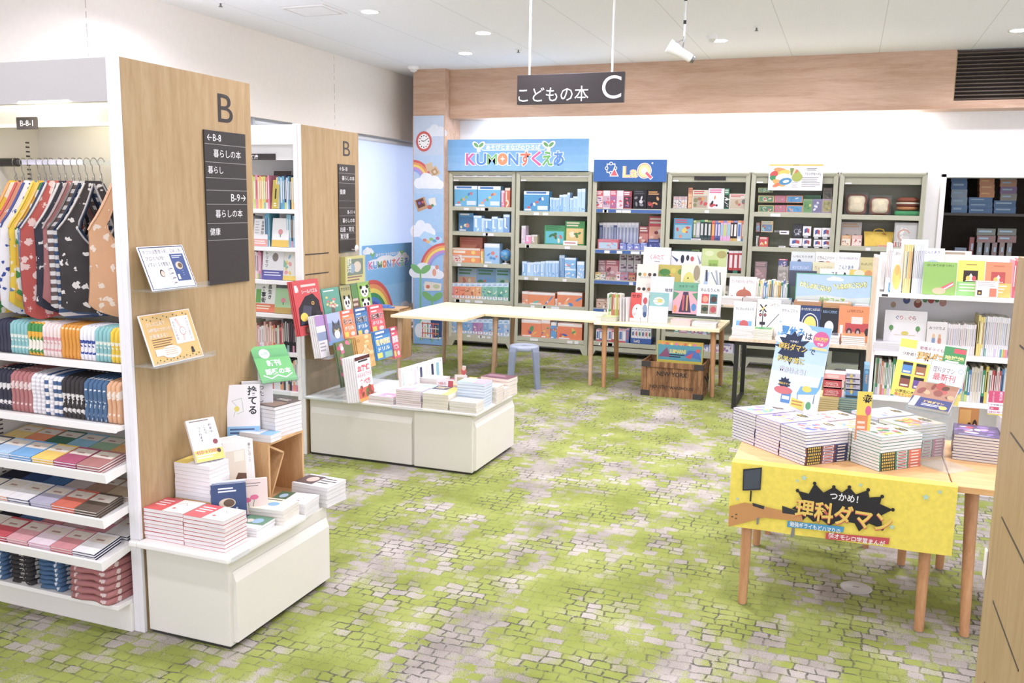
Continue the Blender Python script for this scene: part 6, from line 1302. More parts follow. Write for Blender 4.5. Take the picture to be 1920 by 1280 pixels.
# sloping card ledges on the near end panel
def pop(tl, tr, br_, bl, label, base, draw, edge):
    X0 = XG+.005; b0, b1 = AX(*bl, XG+.1), AX(*br_, XG+.1); u0, u1 = AX(*tl, XG+.02), AX(*tr, XG+.02)
    y0, y1 = (b0.y+u0.y)/2-.0, (b1.y+u1.y)/2; zb, zt_ = (b0.z+b1.z)/2, (u0.z+u1.z)/2; y0 = max(2.91, y0)
    W = y1-y0; lean = math.degrees(math.atan2(.075, zt_-zb)); Hh = (zt_-zb)/math.cos(math.radians(lean))
    t = thing('card_ledge', 'clear acrylic card ledge on the end panel holding the %s card' % edge, 'ledge', T(XG, (y0+y1)/2, zb) @ RZ(90))
    mb = MB('acrylic', '#ffffff'); mb.box(-W/2-.02, W/2+.05, -.125, -.001, -.004, -.001); mb.box(-W/2-.02, W/2+.05, -.128, -.125, -.004, .02); mb.build('tray', t)
    M = T(XG+.1, (y0+y1)/2, zb+.0) @ RZ(90) @ RX(-lean)
    mb = MB('print', '#f6f5f2'); mb.box(-W/2, W/2, 0, .006, 0, Hh); A = Art(mb, (-W/2, 0, 0), (1, 0, 0), (0, 0, 1)); A.rect(.003, .003, W-.003, Hh-.003, base); draw(A, W, Hh)
    o = mb.build('promotion_card', None, M); tag(o, label, 'card')
def pop1(a, w, h):
    a.rect(w*.03, h*.03, w*.97, h*.96, '#f5f4f1'); a.text(w*.07, h*.83, h*.11, '片づけは整理９割、収納１割', '#3a3432', 'l', .004, fit=w*.84)
    a.text(w*.08, h*.68, h*.105, 'プロが伝授！', '#3a3432', 'l', .004, fit=w*.42); a.text(w*.08, h*.54, h*.105, '必ずよくなる整理法', '#3a3432', 'l', .004, fit=w*.5)
    a.rect(w*.62, h*.16, w*.93, h*.8, '#1f4684'); a.bars(w*.66, h*.68, w*.9, h*.76, 2, '#e8ecf4', .4); a.ell(w*.76, h*.52, w*.08, h*.09, '#d8c8a8'); a.ell(w*.78, h*.52, w*.05, h*.06, '#6a5034'); a.rect(w*.65, h*.2, w*.7, h*.32, '#e8e4dc'); a.vtext(w*.8, h*.42, h*.05, '一一一', '#e8ecf4')
    a.ell(w*.34, h*.2, w*.1, h*.13, '#dfe4ea', 16); a.ell(w*.33, h*.37, w*.05, h*.09, '#3a2a22', 16); a.ell(w*.335, h*.36, w*.036, h*.065, '#e8c4aa', 14); a.rect(w*.24, h*.04, w*.44, h*.18, '#dfe4ea')
    for k, ch in enumerate('だかへし'): a.arc(w*.5, h*(.46-.11*k), h*.035, h*.04, 0, 360, '#5a5a5a', 14); a.text(w*.5, h*(.435-.11*k), h*.05, ch, '#4a4a4a', 'c'); a.bars(w*.53, h*(.43-.11*k), w*.6, h*(.48-.11*k), 1, '#8a8a88', .6)
    a.arc(w*.16, h*.44, h*.065, h*.07, 0, 360, '#8a8a88', 16)
pop((262, 463), (346, 458), (363, 535), (280, 548), 'white tidying promotion card with navy border on the upper card ledge', '#28365e', pop1, 'upper navy bordered')
def pop2(a, w, h):
    for k in range(14): a.ell(w*(.06+.065*k), h*(.93-.03*(k % 3)), .004, .004, '#4a6a3a', 6); a.ell(w*(.08+.065*k), h*(.06+.03*(k % 2)), .004, .004, '#4a6a3a', 6); a.k -= 1
    a.text(w*.08, h*.77, h*.085, '少しの工夫で', '#f6efe0', 'l', .01, fit=w*.36); a.text(w*.08, h*.65, h*.085, '24時間のつかいかた', '#f6efe0', 'l', .01, fit=w*.5); a.text(w*.08, h*.53, h*.085, 'が見違える！', '#f6efe0', 'l', .01, fit=w*.34)
    a.bars(w*.1, h*.32, w*.5, h*.5, 4, '#7a5a2e', .35, .2); a.rect(w*.55, h*.34, w*.92, h*.88, '#f4f0ec')
    a.vtext(w*.6, h*.8, h*.065, 'わたしの時間', '#4a4442'); a.vtext(w*.87, h*.84, h*.065, '今日から変わる', '#4a4442')
    a.line([(w*.66, h*.84), (w*.74, h*.6)], .012, '#e8c4b4'); a.line([(w*.74, h*.6), (w*.72, h*.38)], .012, '#e8c4b4'); a.ell(w*.74, h*.58, h*.085, h*.085, '#c8907a', 20); a.ell(w*.74, h*.58, h*.07, h*.07, '#f6f2ec', 20); a.line([(w*.72, h*.6), (w*.75, h*.57)], .0015, '#6a5a50')
    a.ell(w*.4, h*.22, w*.19, h*.12, '#f8f6f2', 24); a.bars(w*.28, h*.14, w*.52, h*.3, 4, '#d8a85a', .35, .1); a.rect(w*.1, h*.17, w*.24, h*.3, '#f2f0ec'); a.ell(w*.82, h*.2, w*.025, h*.04, '#2e2a28'); a.rect(w*.79, h*.12, w*.85, h*.17, '#3a3a3a')
pop((262, 592), (358, 577), (376, 667), (283, 690), 'yellow time planning promotion card with wrist watch on the lower card ledge', '#e2b55c', pop2, 'lower yellow')

# ================================================================ magazines and books on the far plinth
random.seed(44)
TIER = {}
def mag(X, tl, tr, bly, cov, front, label, n=1, t_=.006, lean=10, spine=None, page='#e8e4de', zb=None, group='magazines on the tiered rack', name='magazine', cat='magazine', side='#d8d0cc'):
    X = {-366: -3.67, -365: -3.665, -344: -3.56, -345: -3.565, -343: -3.555, -324: -3.44, -323: -3.43, -321: -3.42, -300: -3.27}.get(round(X*100), X); a, b = AX(*tl, X), AX(*tr, X); w = b.y-a.y; ztop = (a.z+b.z)/2; z = zb if zb is not None else AX(tl[0]+12, bly, X).z
    TIER.setdefault(round(X, 1), []).append(z); h = (ztop-z)/math.cos(math.radians(lean)); yc = (a.y+b.y)/2; rad = math.radians(lean)
    for k in range(n):
        p = book(w, h, t_, cov, spine or cov, page, front if k == 0 else None)
        place(p, T(X+math.tan(rad)*h*.5-.0065*k*(t_/.006), yc-.012*k, z) @ RZ(90) @ RX(-lean), name, label if k == 0 else '%s copy behind the front %s' % (ORD[k], __import__('re').split(' (?:on|at|with|between|standing) ', label)[0]), cat, group)
def eagle(a, w, h):
    a.rect(w*.06, h*.8, w*.16, h*.92, '#f2d8d0'); a.text(w*.08, h*.8, h*.1, '脳', '#f6f0e8', 'l', .03); a.bars(w*.3, h*.86, w*.95, h*.92, 1, '#f0c8b8', .7); a.text(w*.3, h*.76, h*.08, 'シールパズル', '#f6ece4', 'l', .02, fit=w*.6)
    a.poly([(w*.05, h*.18), (w*.95, h*.18), (w*.9, h*.6), (w*.7, h*.74), (w*.4, h*.7), (w*.1, h*.5)], '#2c2830'); a.poly([(w*.1, h*.2), (w*.45, h*.2), (w*.6, h*.5), (w*.3, h*.55)], '#4a4a5c'); a.poly([(w*.72, h*.42), (w*.98, h*.36), (w*.92, h*.24), (w*.75, h*.3)], '#3a3a40')
    a.ell(w*.66, h*.56, w*.06, h*.035, '#e0a83a', 14); a.ell(w*.66, h*.56, w*.03, h*.02, '#1a1a1a', 10); a.ell(w*.26, h*.33, w*.14, h*.08, '#f0d23c', 20); a.rect(w*.2, h*.02, w*.5, h*.14, '#8a4a34'); a.ell(w*.35, h*.08, w*.08, h*.05, '#c89a7a')
mag(-3.66, (553, 528), (602, 523), 628, '#cf2c30', eagle, 'red sticker puzzle magazine with black eagle on the top rack tier', 3, .007)
def teal(a, w, h):
    a.bars(w*.1, h*.88, w*.8, h*.94, 1, '#d8ece4', .6); a.ell(w*.5, h*.35, w*.1, h*.14, '#7a6a5a')
    for k in range(16): a.ell(w*random.uniform(.2, .85), h*random.uniform(.4, .75), w*.07, h*.035, random.choice(('#e8b0a0', '#f0e0c8', '#d86a6a', '#e8c86a', '#6a9a6a')), 9)
mag(-3.66, (606, 543), (638, 537), 604, '#5fa38c', teal, 'teal flower bouquet magazine on the top rack tier', 2)
def panda(a, w, h):
    a.ell(w*.5, h*.38, w*.34, h*.24, '#eceae6', 20); a.ell(w*.28, h*.6, w*.1, h*.07, '#222222'); a.ell(w*.74, h*.6, w*.1, h*.07, '#222222'); a.ell(w*.38, h*.42, w*.08, h*.07, '#222222'); a.ell(w*.64, h*.42, w*.08, h*.07, '#222222'); a.ell(w*.5, h*.3, w*.06, h*.035, '#222222'); a.text(w*.5, h*.82, w*.2, 'アクタス', '#2a2a2a', 'c', .02, fit=w*.85)
mag(-3.66, (640, 536), (659, 533), 590, '#a8a468', panda, 'olive magazine with panda face on the top rack tier', 1)
mag(-3.655, (660, 533), (672, 531), 585, '#7a5a4a', lambda a, w, h: (a.rect(0, h*.5, w, h, '#5a8a4a'), a.bars(0, 0, w, h*.5, 3, '#c8b8a0', .5)), 'narrow brown and green magazine between the two panda magazines', 2)
def panda2(a, w, h):
    for cy_ in (.68, .26): a.ell(w*.5, h*cy_, w*.32, h*.18, '#f4f4f2', 20); a.ell(w*.24, h*(cy_+.15), w*.11, h*.06, '#1c1c1c'); a.ell(w*.76, h*(cy_+.15), w*.11, h*.06, '#1c1c1c'); a.ell(w*.36, h*cy_, w*.09, h*.055, '#1c1c1c'); a.ell(w*.64, h*cy_, w*.09, h*.055, '#1c1c1c'); a.ell(w*.5, h*(cy_-.09), w*.06, h*.03, '#1c1c1c')
    a.vtext(w*.92, h*.96, w*.15, 'パズル', '#2a2a2a', .03)
mag(-3.65, (673, 530), (695, 527), 584, '#8ab848', panda2, 'bright green magazine with two pandas on the top rack tier', 2)
def cat_(a, w, h):
    a.rect(0, h*.7, w, h, '#a8b8d8'); a.rect(0, 0, w*.1, h, '#b06aa8'); a.ell(w*.6, h*.42, w*.3, h*.24, '#5a6068', 18); a.poly([(w*.36, h*.55), (w*.4, h*.78), (w*.56, h*.62)], '#4a5058'); a.poly([(w*.66, h*.62), (w*.84, h*.78), (w*.86, h*.54)], '#4a5058'); a.ell(w*.6, h*.3, w*.18, h*.14, '#e8e6e2', 14); a.ell(w*.5, h*.44, w*.05, h*.035, '#c8b84a'); a.ell(w*.72, h*.44, w*.05, h*.035, '#c8b84a'); a.rect(0, 0, w, h*.12, '#7aa8d8')
mag(-3.44, (612, 590), (641, 584), 645, '#8aa0c0', cat_, 'blue grey kitten magazine at the left of the middle rack tier', 1)
mag(-3.45, (594, 594), (611, 590), 668, '#e8e4e0', lambda a, w, h: (a.rect(0, h*.75, w, h, '#b08ac0'), a.rect(0, h*.4, w, h*.6, '#8a9ab8'), a.bars(w*.1, h*.1, w*.9, h*.35, 3, '#a8a8a8', .4)), 'white and purple magazine edges left of the kitten magazine', 4, .008)
def drill(t1, t2, c0, c1, ink='#3a2a20'):
    def f(a, w, h):
        a.rect(0, h*.84, w, h, c1); a.bars(w*.1, h*.87, w*.85, h*.97, 1, '#f4f0ea', .7); a.text(w*.5, h*.52, h*.22, t1, ink, 'c', .02, fit=w*.86, edge='#f8f4ee', ew=.035); a.text(w*.5, h*.3, h*.16, t2, '#f8f4ee', 'c', .03, fit=w*.7); a.rect(w*.05, h*.06, w*.35, h*.24, '#f0d23c'); a.ell(w*.7, h*.14, w*.18, h*.08, '#e8dccc', 12); a.bars(w*.1, h*.74, w*.6, h*.82, 1, '#f8f0e0', .6)
    return f
mag(-3.43, (642, 584), (665, 579), 633, '#ec7f36', drill('思い出し', 'ドリル', '#ec7f36', '#d8562e'), 'orange memory drill magazine on the middle rack tier', 2)
mag(-3.43, (667, 579), (690, 575), 630, '#2c7ab0', drill('記憶力', 'ドリル', '', '#1f5a94'), 'blue memory drill magazine on the middle rack tier', 2)
mag(-3.43, (694, 575), (719, 570), 622, '#e04a52', drill('記憶力', 'ドリル', '', '#c8303c'), 'pinkish red memory drill magazine at the right of the middle tier', 5, .009)
def roses(a, w, h):
    a.rect(0, 0, w, h, '#6a7a4a')
    for k in range(22): a.ell(w*random.uniform(.08, .92), h*random.uniform(.05, .95), w*.11, h*.05, random.choice(('#d8648a', '#c83a6a', '#e8a0b0', '#f0e0d8', '#8aa05a')), 10)
mag(-3.24, (634, 643), (664, 636), 722, '#6a7a4a', roses, 'pink rose photo magazine on the lowest rack tier', 2)
def gold_(a, w, h):
    for k in range(14): a.ell(w*random.uniform(.05, .95), h*random.uniform(.1, .95), w*.14, h*.06, random.choice(('#d8b05a', '#e8cc8a', '#c08a3a')), 10)
    a.ell(w*.52, h*.66, w*.09, h*.06, '#ead0a0', 14); a.poly([(w*.4, h*.6), (w*.64, h*.6), (w*.75, h*.1), (w*.3, h*.1)], '#d8b878'); a.line([(w*.42, h*.56), (w*.2, h*.4)], .012, '#ead0a0'); a.line([(w*.62, h*.56), (w*.8, h*.44)], .012, '#ead0a0')
mag(-3.23, (670, 633), (699, 625), 690, '#d0a04e', gold_, 'golden magazine with robed figure on the lowest rack tier', 5, .009)
mag(-3.21, (703, 623), (733, 616), 672, '#2a84bc', lambda a, w, h: (drill('数字脳活', 'ドリル', '', '#1f6aa8', '#e8d23c')(a, w, h), a.rect(w*.5, h*.02, w*.95, h*.22, '#8ac0a8')), 'blue number puzzle magazine on the lowest rack tier', 3, .008)
mag(-3.21, (735, 615), (747, 611), 668, '#d83a54', drill('脳活', 'パズル', '', '#b82a48', '#f4e0e0'), 'crimson brain puzzle magazine at the right end of the lowest tier', 2)
def blood(a, w, h):
    a.rect(0, h*.92, w, h, '#5a2a24'); a.bars(w*.2, h*.86, w*.9, h*.91, 1, '#3a3a3a', .8); a.text(w*.5, h*.68, h*.14, '血糖値', '#d82c34', 'c', .04, fit=w*.8); a.text(w*.5, h*.54, h*.11, 'みるみる下がる', '#d8505a', 'c', .02, fit=w*.9); a.text(w*.5, h*.37, h*.14, '食べ方', '#d82c34', 'c', .04, fit=w*.7); a.rect(0, 0, w, h*.3, '#e85a34'); blobs(a, w, h, ['#5a8a3a', '#c83a2c', '#f0d08a', '#8a4a2a'], 9, .08, .1, .92, .3); a.rect(0, 0, w, h*.07, '#f0b03c')
mag(-3.0, (668, 671), (696, 664), 745, '#f2f0ec', blood, 'white blood sugar diet magazine standing in front below the rack', 6, .011, 8, zb=ZP2+.002, group='blood sugar magazines before the rack')
t = thing('magazine_rack', 'clear acrylic three tier magazine rack against the far end panel', 'rack', T(-3.45, 5.9, ZP2))
mb = MB('acrylic', '#ffffff')
for X, k in ((-3.63, -3.7), (-3.53, -3.6), (-3.4, -3.4)):
    z = min(TIER[k])-ZP2; dx = X+3.45; mb.box(dx-.03, dx+.05, -.42, .42, z-.006, z-.002); mb.box(dx+.05, dx+.053, -.42, .42, z-.006, z+.02)
mb.build('tier', t)
for y in (-.42, .417): MB('acrylic', '#ffffff').box(-.24, .1, y-.003, y, 0, .3).build('side_plate', t)
GF = 'paperback stacks on the far plinth'
def lk(c, c2, c3): return lambda a, w, h: (a.rect(0, 0, w*.3, h, c), a.bars(w*.35, h*.2, w*.9, h*.85, 3, c2, .4), a.ell(w*.7, h*.35, w*.12, h*.14, c3, 10))
fstack(-3.09, 5.64, ZP2, .2, .14, .026, 2, '#f0a8c0', 'thick pink health magazine', 'the low pink stack at the front left', GF, front=lk('#f4d0dc', '#d84a7a', '#f4f0f0'), yaw=-4)
fstack(-2.87, 5.645, ZP2, .2, .15, .014, 8, '#f0b8c4', 'pink and white paperback', 'the stack left of the cream', GF, front=lk('#f8e8ec', '#e06a8a', '#f4f4f4'), spine='#d8d8e4', flip=lambda i: 180 if i > 2 else 0)
fstack(-2.655, 5.645, ZP2, .2, .15, .0215, 5, '#f2eed8', 'cream paperback with yellow edge', 'the front middle cream stack', GF, front=lambda a, w, h: (a.rect(w*.72, 0, w, h, '#f0dc4a'), a.bars(w*.1, h*.3, w*.65, h*.8, 3, '#8a8a70', .3)), page='#efe8d2')
fstack(-2.44, 5.635, ZP2, .205, .14, .018, 4, '#f4f2ec', 'white paperback with pale title', 'the front right corner stack', GF, front=lambda a, w, h: (a.rect(w*.6, h*.1, w*.85, h*.9, '#f0e8b0'), a.bars(w*.1, h*.3, w*.55, h*.8, 2, '#6a8ab0', .4)), page='#f0ead8')
fstack(-2.45, 5.8, ZP2, .21, .155, .0195, 9, '#9ccbe4', 'pale blue and pink paperback', 'the tall blue stack', GF, front=lambda a, w, h: (a.rect(w*.55, 0, w, h, '#ee9ab4'), a.bars(w*.06, h*.25, w*.5, h*.8, 3, '#f4f8fa', .45)), spine='#b8d8ea', page='#dfeaf0')
fstack(-2.43, 6.0, ZP2, .2, .15, .019, 6, '#e8dccc', 'cream paperback with red print', 'the stack behind the blue one', GF, front=lk('#c83a40', '#c8504a', '#f2e0d0'), page='#efe6d4')
fstack(-2.45, 6.28, ZP2, .24, .16, .026, 5, '#ece2d2', 'cream hardback', 'the maroon topped stack', GF, yaw=-6, page='#eee4d2', top=book(.24, .16, .024, '#6a2438', None, '#efe6d6', lambda a, w, h: a.bars(w*.1, h*.3, w*.8, h*.7, 2, '#c89aa4', .3)))
fstack(-2.43, 6.13, ZP2, .2, .1, .019, 4, '#f0ddd2', 'pale paperback with red edge', 'the stack before the maroon one', GF, front=lk('#c8404a', '#d86a6a', '#f4e8e0'), page='#eee6d6')
fstack(-2.72, 6.27, ZP2, .23, .15, .023, 4, '#efe6d4', 'cream paperback', 'the dark topped back stack', GF, page='#efe7d4', top=book(.23, .15, .02, '#7a3038', None, '#efe6d6', lambda a, w, h: a.rect(w*.5, 0, w*.8, h, '#e8c84a')))
fstack(-2.98, 6.22, ZP2, .22, .15, .03, 3, '#f2d8d4', 'pink edged paperback', 'the back left stack', GF, front=lk('#f6eef0', '#e89aa0', '#f0b0b8'), page='#f4ece6')
fstack(-2.7, 6.07, ZP2, .24, .15, .022, 4, '#ee9a54', 'orange cover paperback', 'the orange stack before the dark topped one', GF, front=lk('#f4c89a', '#f4e8d8', '#f0b878'), page='#f0e8da')
fstack(-2.7, 5.86, ZP2, .21, .15, .022, 4, '#2c3050', 'navy and yellow paperback', 'the navy stack behind the cream one', GF, front=lambda a, w, h: (a.rect(w*.6, 0, w, h, '#d8b83c'), a.bars(w*.08, h*.3, w*.55, h*.8, 2, '#e8d88a', .4)))
fstack(-2.95, 5.84, ZP2, .21, .15, .019, 3, '#f0c0c8', 'pink striped paperback', 'the low stack behind the pink one', GF, front=lk('#f6e0e4', '#d87a94', '#f4ecec'))
fstack(-2.95, 6.03, ZP2, .21, .15, .018, 3, '#bfe0cc', 'pale green paperback', 'the green stack in the middle rows', GF, front=lk('#e8f4ec', '#5aa88a', '#f0b08a'))
fstack(-3.16, 5.82, ZP2, .18, .15, .02, 2, '#f4ead8', 'cream striped paperback', 'the low pair before the standing row', GF, front=lk('#f0d0d0', '#8ac0a8', '#e8b0a0'))
# row of white books standing along the rack
cv = ['#f3efe4', '#f4f1ea', '#efe8d8', '#f2eee4', '#f4f0e6', '#f0ead8', '#f3f0ea']
for k in range(7):
    y = 5.93+.085*k
    def fr(a, w, h, k=k): a.vtext(w*.72, h*.92, w*.14, ('からだ', 'ねむり', '眠れる', 'こころ', '体', 'ひざ', '腸')[k][:3], ('#5a6a7a', '#3a3a3a', '#2c3a6a')[k % 3], .02); a.rect(w*.1, h*.2, w*.5, h*.85, ('#c8dcd0', '#e8e0d0', '#d8d0e0', '#3a4a6a', '#e8d0c0', '#2c3458', '#8ac0c8')[k]); a.bars(w*.15, h*.05, w*.85, h*.16, 2, '#b0a890', .4)
    face_book(-3.09+.008*k, y, ZP2+.001, .075 if k < 6 else .1, .2, .028, cv[k], fr, 'cream health paperback, %s from the left in the row standing below the rack' % ORD[k], yaw=80, lean=4, group='cream paperbacks standing below the rack')
# little cards among them
card('price_card', 'white card with red lettering standing among the far plinth stacks', T(-2.83, 5.955, ZP2+.07) @ RZ(8) @ RX(-10), .13, .07, '#f4f2ee', lambda a, w, h: (a.text(w*.1, h*.35, h*.36, '3冊の', '#d86a7a', 'l', .02), a.rect(w*.7, 0, w, h*.8, '#c8404a')))
mb = MB('print', '#f0ece4'); mb.box(-.045, .05, 0, .004, 0, .07); A = Art(mb, (-.045, 0, 0), (1, 0, 0), (0, 0, 1)); A.ell(.07, .1, .02, .03, '#c84a4a'); A.ell(.07, .12, .014, .016, '#e8c4aa'); A.rect(.02, .02, .07, .05, '#c8b890'); A.ell(.06, .0, .03, .022, '#4a3a34'); A.ell(.06, .0, .022, .015, '#e8dcc8')
mb.box(.014, .04, 0, .004, .07, .14); o = mb.build('shelf_talker', None, T(-2.63, 5.95, ZP2+.115) @ RZ(10)); tag(o, 'white cut-out card with small red figure above the far plinth books', 'card')
# hanging yellow magazine pack on the far panel
a0, a1 = AX(644, 533, XH+.03), AX(680, 478, XH+.03)
t = thing('magazine_pack', 'yellow boxed magazine packs in clear film hung on the far end panel', 'magazine', T(XH+.004, a0.y, a0.z))
W, Hh = a1.y-a0.y, a1.z-a0.z-.0
mb = MB('gloss', '#d8cc5a'); mb.box(0, .045, 0, W, 0, Hh); A = Art(mb, (.0455, 0, 0), (0, 1, 0), (0, 0, 1)); A.rect(W*.1, Hh*.3, W*.9, Hh*.9, '#6a7a5a'); A.ell(W*.6, Hh*.6, W*.2, Hh*.2, '#e8d0b0'); A.ell(W*.35, Hh*.55, W*.14, Hh*.18, '#8aa8b8'); A.vtext(W*.2, Hh*.95, W*.2, '脳活', '#f4f0c8', .03); A.bars(W*.1, Hh*.05, W*.9, Hh*.26, 2, '#8a4a3a', .5); mb.build('box', t)
mb = MB('bag_film'); mb.box(-.002, .05, -.01, W+.01, -.01, Hh+.04); mb.build('film', t)
mb = MB('print', '#e8e4dc'); mb.lathe([(.0005, .003), (.03, .002), (.03, 0)], n=16, M=T(.05, W*.55, Hh+.06) @ RY(90)); mb.tube([(0, W*.55, Hh+.05), (.05, W*.55, Hh+.05)], .004); mb.build('hook', t)

# ================================================================ tables
random.seed(55)
def tapered_leg(t, x, y, h, mat, r0=.028, r1=.018, lean=(0, 0)):
    lg = MB(mat).lathe([(r1, .004), (r1+.001, .02), (r0*.92, h*.8), (r0, h)], n=16, M=Matrix(((1, 0, -lean[0]/h, x+lean[0]), (0, 1, -lean[1]/h, y+lean[1]), (0, 0, 1, 0), (0, 0, 0, 1)))).build('leg', t)
    MB('plastic', '#8a857c').lathe([(r1*.9, 0), (r1*.9, .0045)], n=12, M=T(x+lean[0], y+lean[1], 0)).build('foot_pad', lg)
def table(name, label, x0, x1, y0, y1, z, mat, leg, legs, th=.03, group=None):
    t = thing(name, label, 'table', T(x0, y0, 0), group)
    mb = MB(mat); mb.box(0, x1-x0, 0, y1-y0, z-th, z); mb.build('tabletop', t, None, .003)
    for lx, ly, ex, ey in legs: tapered_leg(t, lx-x0, ly-y0, z-th, leg, .03, .02, (ex, ey))
    return t
GT = 'pale wooden reading tables'
ta = table('low_table', 'pale wooden table at the left end, standing out from the long row', -4.56, -3.70, 8.44, 9.86, .7, 'table_top', 'leg_pale', [(-4.48, 8.52, -.02, -.02), (-3.78, 8.52, .02, -.02), (-4.43, 9.55, -.02, .02), (-3.79, 9.55, .02, -.0)], group=GT)
tb = table('low_table', 'pale wooden middle table of the empty row behind the grey stool', -3.695, -2.425, 9.02, 9.80, .7, 'table_top', 'leg_pale', [(-3.6, 9.11, -.02, -.02), (-2.5, 9.1, .03, -.1), (-3.62, 9.7, -.02, .02), (-2.52, 9.7, .02, .02)], group=GT)
tc_ = table('low_table', 'pale wooden table of picture books over the old wooden crate', -2.42, -1.13, 8.90, 9.72, .7, 'table_top', 'leg_wood', [(-2.33, 9.0, .02, -.04), (-1.2, 8.99, .02, -.04), (-2.33, 9.5, .02, .02), (-1.2, 9.6, .02, .0)], group=GT)
MB('print', '#f2f2f0').box(.0, .07, -.0012, -.0004, .676, .694).build('price_label', tc_)
# grey stool
t = thing('stool', 'grey plastic stacking stool beside the long pale table', 'stool', T(-3.10, 8.66, 0) @ RZ(20))
mb = MB('plastic', '#8e98a8'); mb.lathe([(.0005, .437), (.02, .437), (.024, .441), (.13, .443), (.15, .437), (.158, .42), (.158, .395), (.15, .392)], n=36); mb.build('seat', t)
MB('plastic', '#6e7888').lathe([(.0005, .4385), (.018, .4385)], n=16, M=T(0, 0, .001)).build('centre_hole', t)
for k in range(4):
    a = math.pi/4+k*math.pi/2; d = Vector((math.cos(a), math.sin(a), 0)); s = Vector((-math.sin(a), math.cos(a), 0)); mb = MB('plastic', '#7f8a9c')
    def lg(u, v, d=d, s=s):
        q = min(1, v/.15); r = .15+.012*math.sin(q*math.pi/2)+.045*v; z = .425-.425*v; wd = .046-.016*v
        b = (u*4) % 4; i = int(u*4) if u < 1 else 3; f = u*4-i
        c = [(-1, 1), (1, 1), (1, -1), (-1, -1), (-1, 1)]; cx_ = c[i][0]+(c[i+1][0]-c[i][0])*f; cy_ = c[i][1]+(c[i+1][1]-c[i][1])*f
        return d*(r+cy_*.012)+s*(cx_*wd)+Vector((0, 0, max(0, z)))
    mb.grid(lg, 8, 10, smooth=False); mb.build('leg', t)
# old wooden crate with stencilled lettering
X0, X1, Y0, Y1, H = -1.868, -1.25, 8.76, 8.885+.3, .355
t = thing('wooden_crate', 'old brown wooden crate with NEW YORK stencil under the picture book table', 'crate', T(X0, Y0, 0))
w_, d_ = X1-X0, Y1-Y0
mb = MB('crate_old')
for k in range(8): mb.box(.05+k*(w_-.1)/8+.0015, .05+(k+1)*(w_-.1)/8-.0015, .012, .028, .03, H-.03); mb.box(.05+k*(w_-.1)/8+.0015, .05+(k+1)*(w_-.1)/8-.0015, d_-.028, d_-.012, .03, H-.03)
for k in range(4): mb.box(.012, .028, .03+k*(d_-.06)/4, .03+(k+1)*(d_-.06)/4-.003, .03, H-.03); mb.box(w_-.028, w_-.012, .03+k*(d_-.06)/4, .03+(k+1)*(d_-.06)/4-.003, .03, H-.03)
mb.build('slats', t)
mb = MB('crate_old')
for z0, z1 in ((0, .06), (H-.055, H)): mb.box(0, w_, 0, .014, z0, z1); mb.box(0, w_, d_-.014, d_, z0, z1); mb.box(0, .014, .014, d_-.014, z0, z1); mb.box(w_-.014, w_, .014, d_-.014, z0, z1)
for x in (0, w_-.05): mb.box(x, x+.05, 0, .014, .06, H-.055); mb.box(x, x+.05, d_-.014, d_, .06, H-.055)
mb.box(.02, w_-.02, .02, d_-.02, .02, .035); mb.build('frame', t)
for x in (0, w_-.09):
    for z0, z1 in ((0, .058), (H-.057, H+.001)):
        mb = MB('paint', '#3a3532'); mb.box(x-.0015, x+.0915, -.0025, 0, z0, z1)
        if x: mb.box(w_, w_+.002, -.0025, .08, z0, z1)
        mb.build('metal_corner', t)
mb = MB('crate_old'); a = Art(mb, (0, -.0004, 0), (1, 0, 0), (0, 0, 1), 'paint'); a.O.y = .0115
a.text(w_*.5, H*.6, .062, 'NEW YORK', '#2c2420', 'c', .03, fit=w_*.5); mb.build('stencil', t); mb = MB('crate_old'); a = Art(mb, (0, .0115, 0), (1, 0, 0), (0, 0, 1), 'paint'); a.text(w_*.5, H*.235, .045, 'INDUSTRY WAREHOUSE', '#2c2420', 'c', .02, fit=w_*.72); mb.build('stencil', t)
for x, s in ((0, -1), (w_, 1)): MB('plastic', '#2e2a28').tube([(x, d_*.3, H*.62), (x+s*.018, d_*.38, H*.5), (x+s*.02, d_*.5, H*.42), (x+s*.018, d_*.62, H*.5), (x, d_*.7, H*.62)], .008, n=8).build('rope_handle', t)
a0, a1 = AY(1231, 680, 8.9), AY(1332, 645, 8.9)
def subm(a, w, h):
    a.rect(0, h*.86, w, h, '#c8a02c'); a.rect(w*.02, h*.05, w*.98, h*.84, '#4a9aa8'); a.poly([(w*.03, h*.2), (w*.22, h*.7), (w*.3, h*.2)], '#8a4a6a'); a.poly([(w*.6, h*.3), (w*.98, h*.15), (w*.9, h*.6), (w*.7, h*.6)], '#3a6ab0'); a.poly([(w*.62, h*.25), (w*.8, h*.5), (w*.75, h*.15)], '#c83a4a')
    for k in range(8): a.ell(w*(.12+.1*k), h*.88, w*.035, h*.07, ('#e8883a', '#d8503a', '#e8c84a', '#d86aa0')[k % 4], 10)
    a.text(w*.28, h*.42, h*.26, 'SUBMARINE', '#f0d84a', 'l', .03, fit=w*.36); a.bars(w*.28, h*.15, w*.62, h*.36, 2, '#2c3040', .5); a.ell(w*.9, h*.6, w*.05, h*.1, '#d8443a', 12)
zb_ = .036; a0.x = max(a0.x, X0+.04); Wg = min(a1.x, X1-.035)-a0.x; Hg = a1.z-zb_
mb = MB('gloss', '#c8b82c'); mb.box(0, Wg, 0, .05, 0, Hg); subm(Art(mb, (0, 0, Hg-.2), (1, 0, 0), (0, 0, 1)), Wg, .2)
tag(mb.build('board_game_box', None, T(a0.x, 8.9, zb_)), 'colourful submarine board game box standing in the old wooden crate', 'board game')

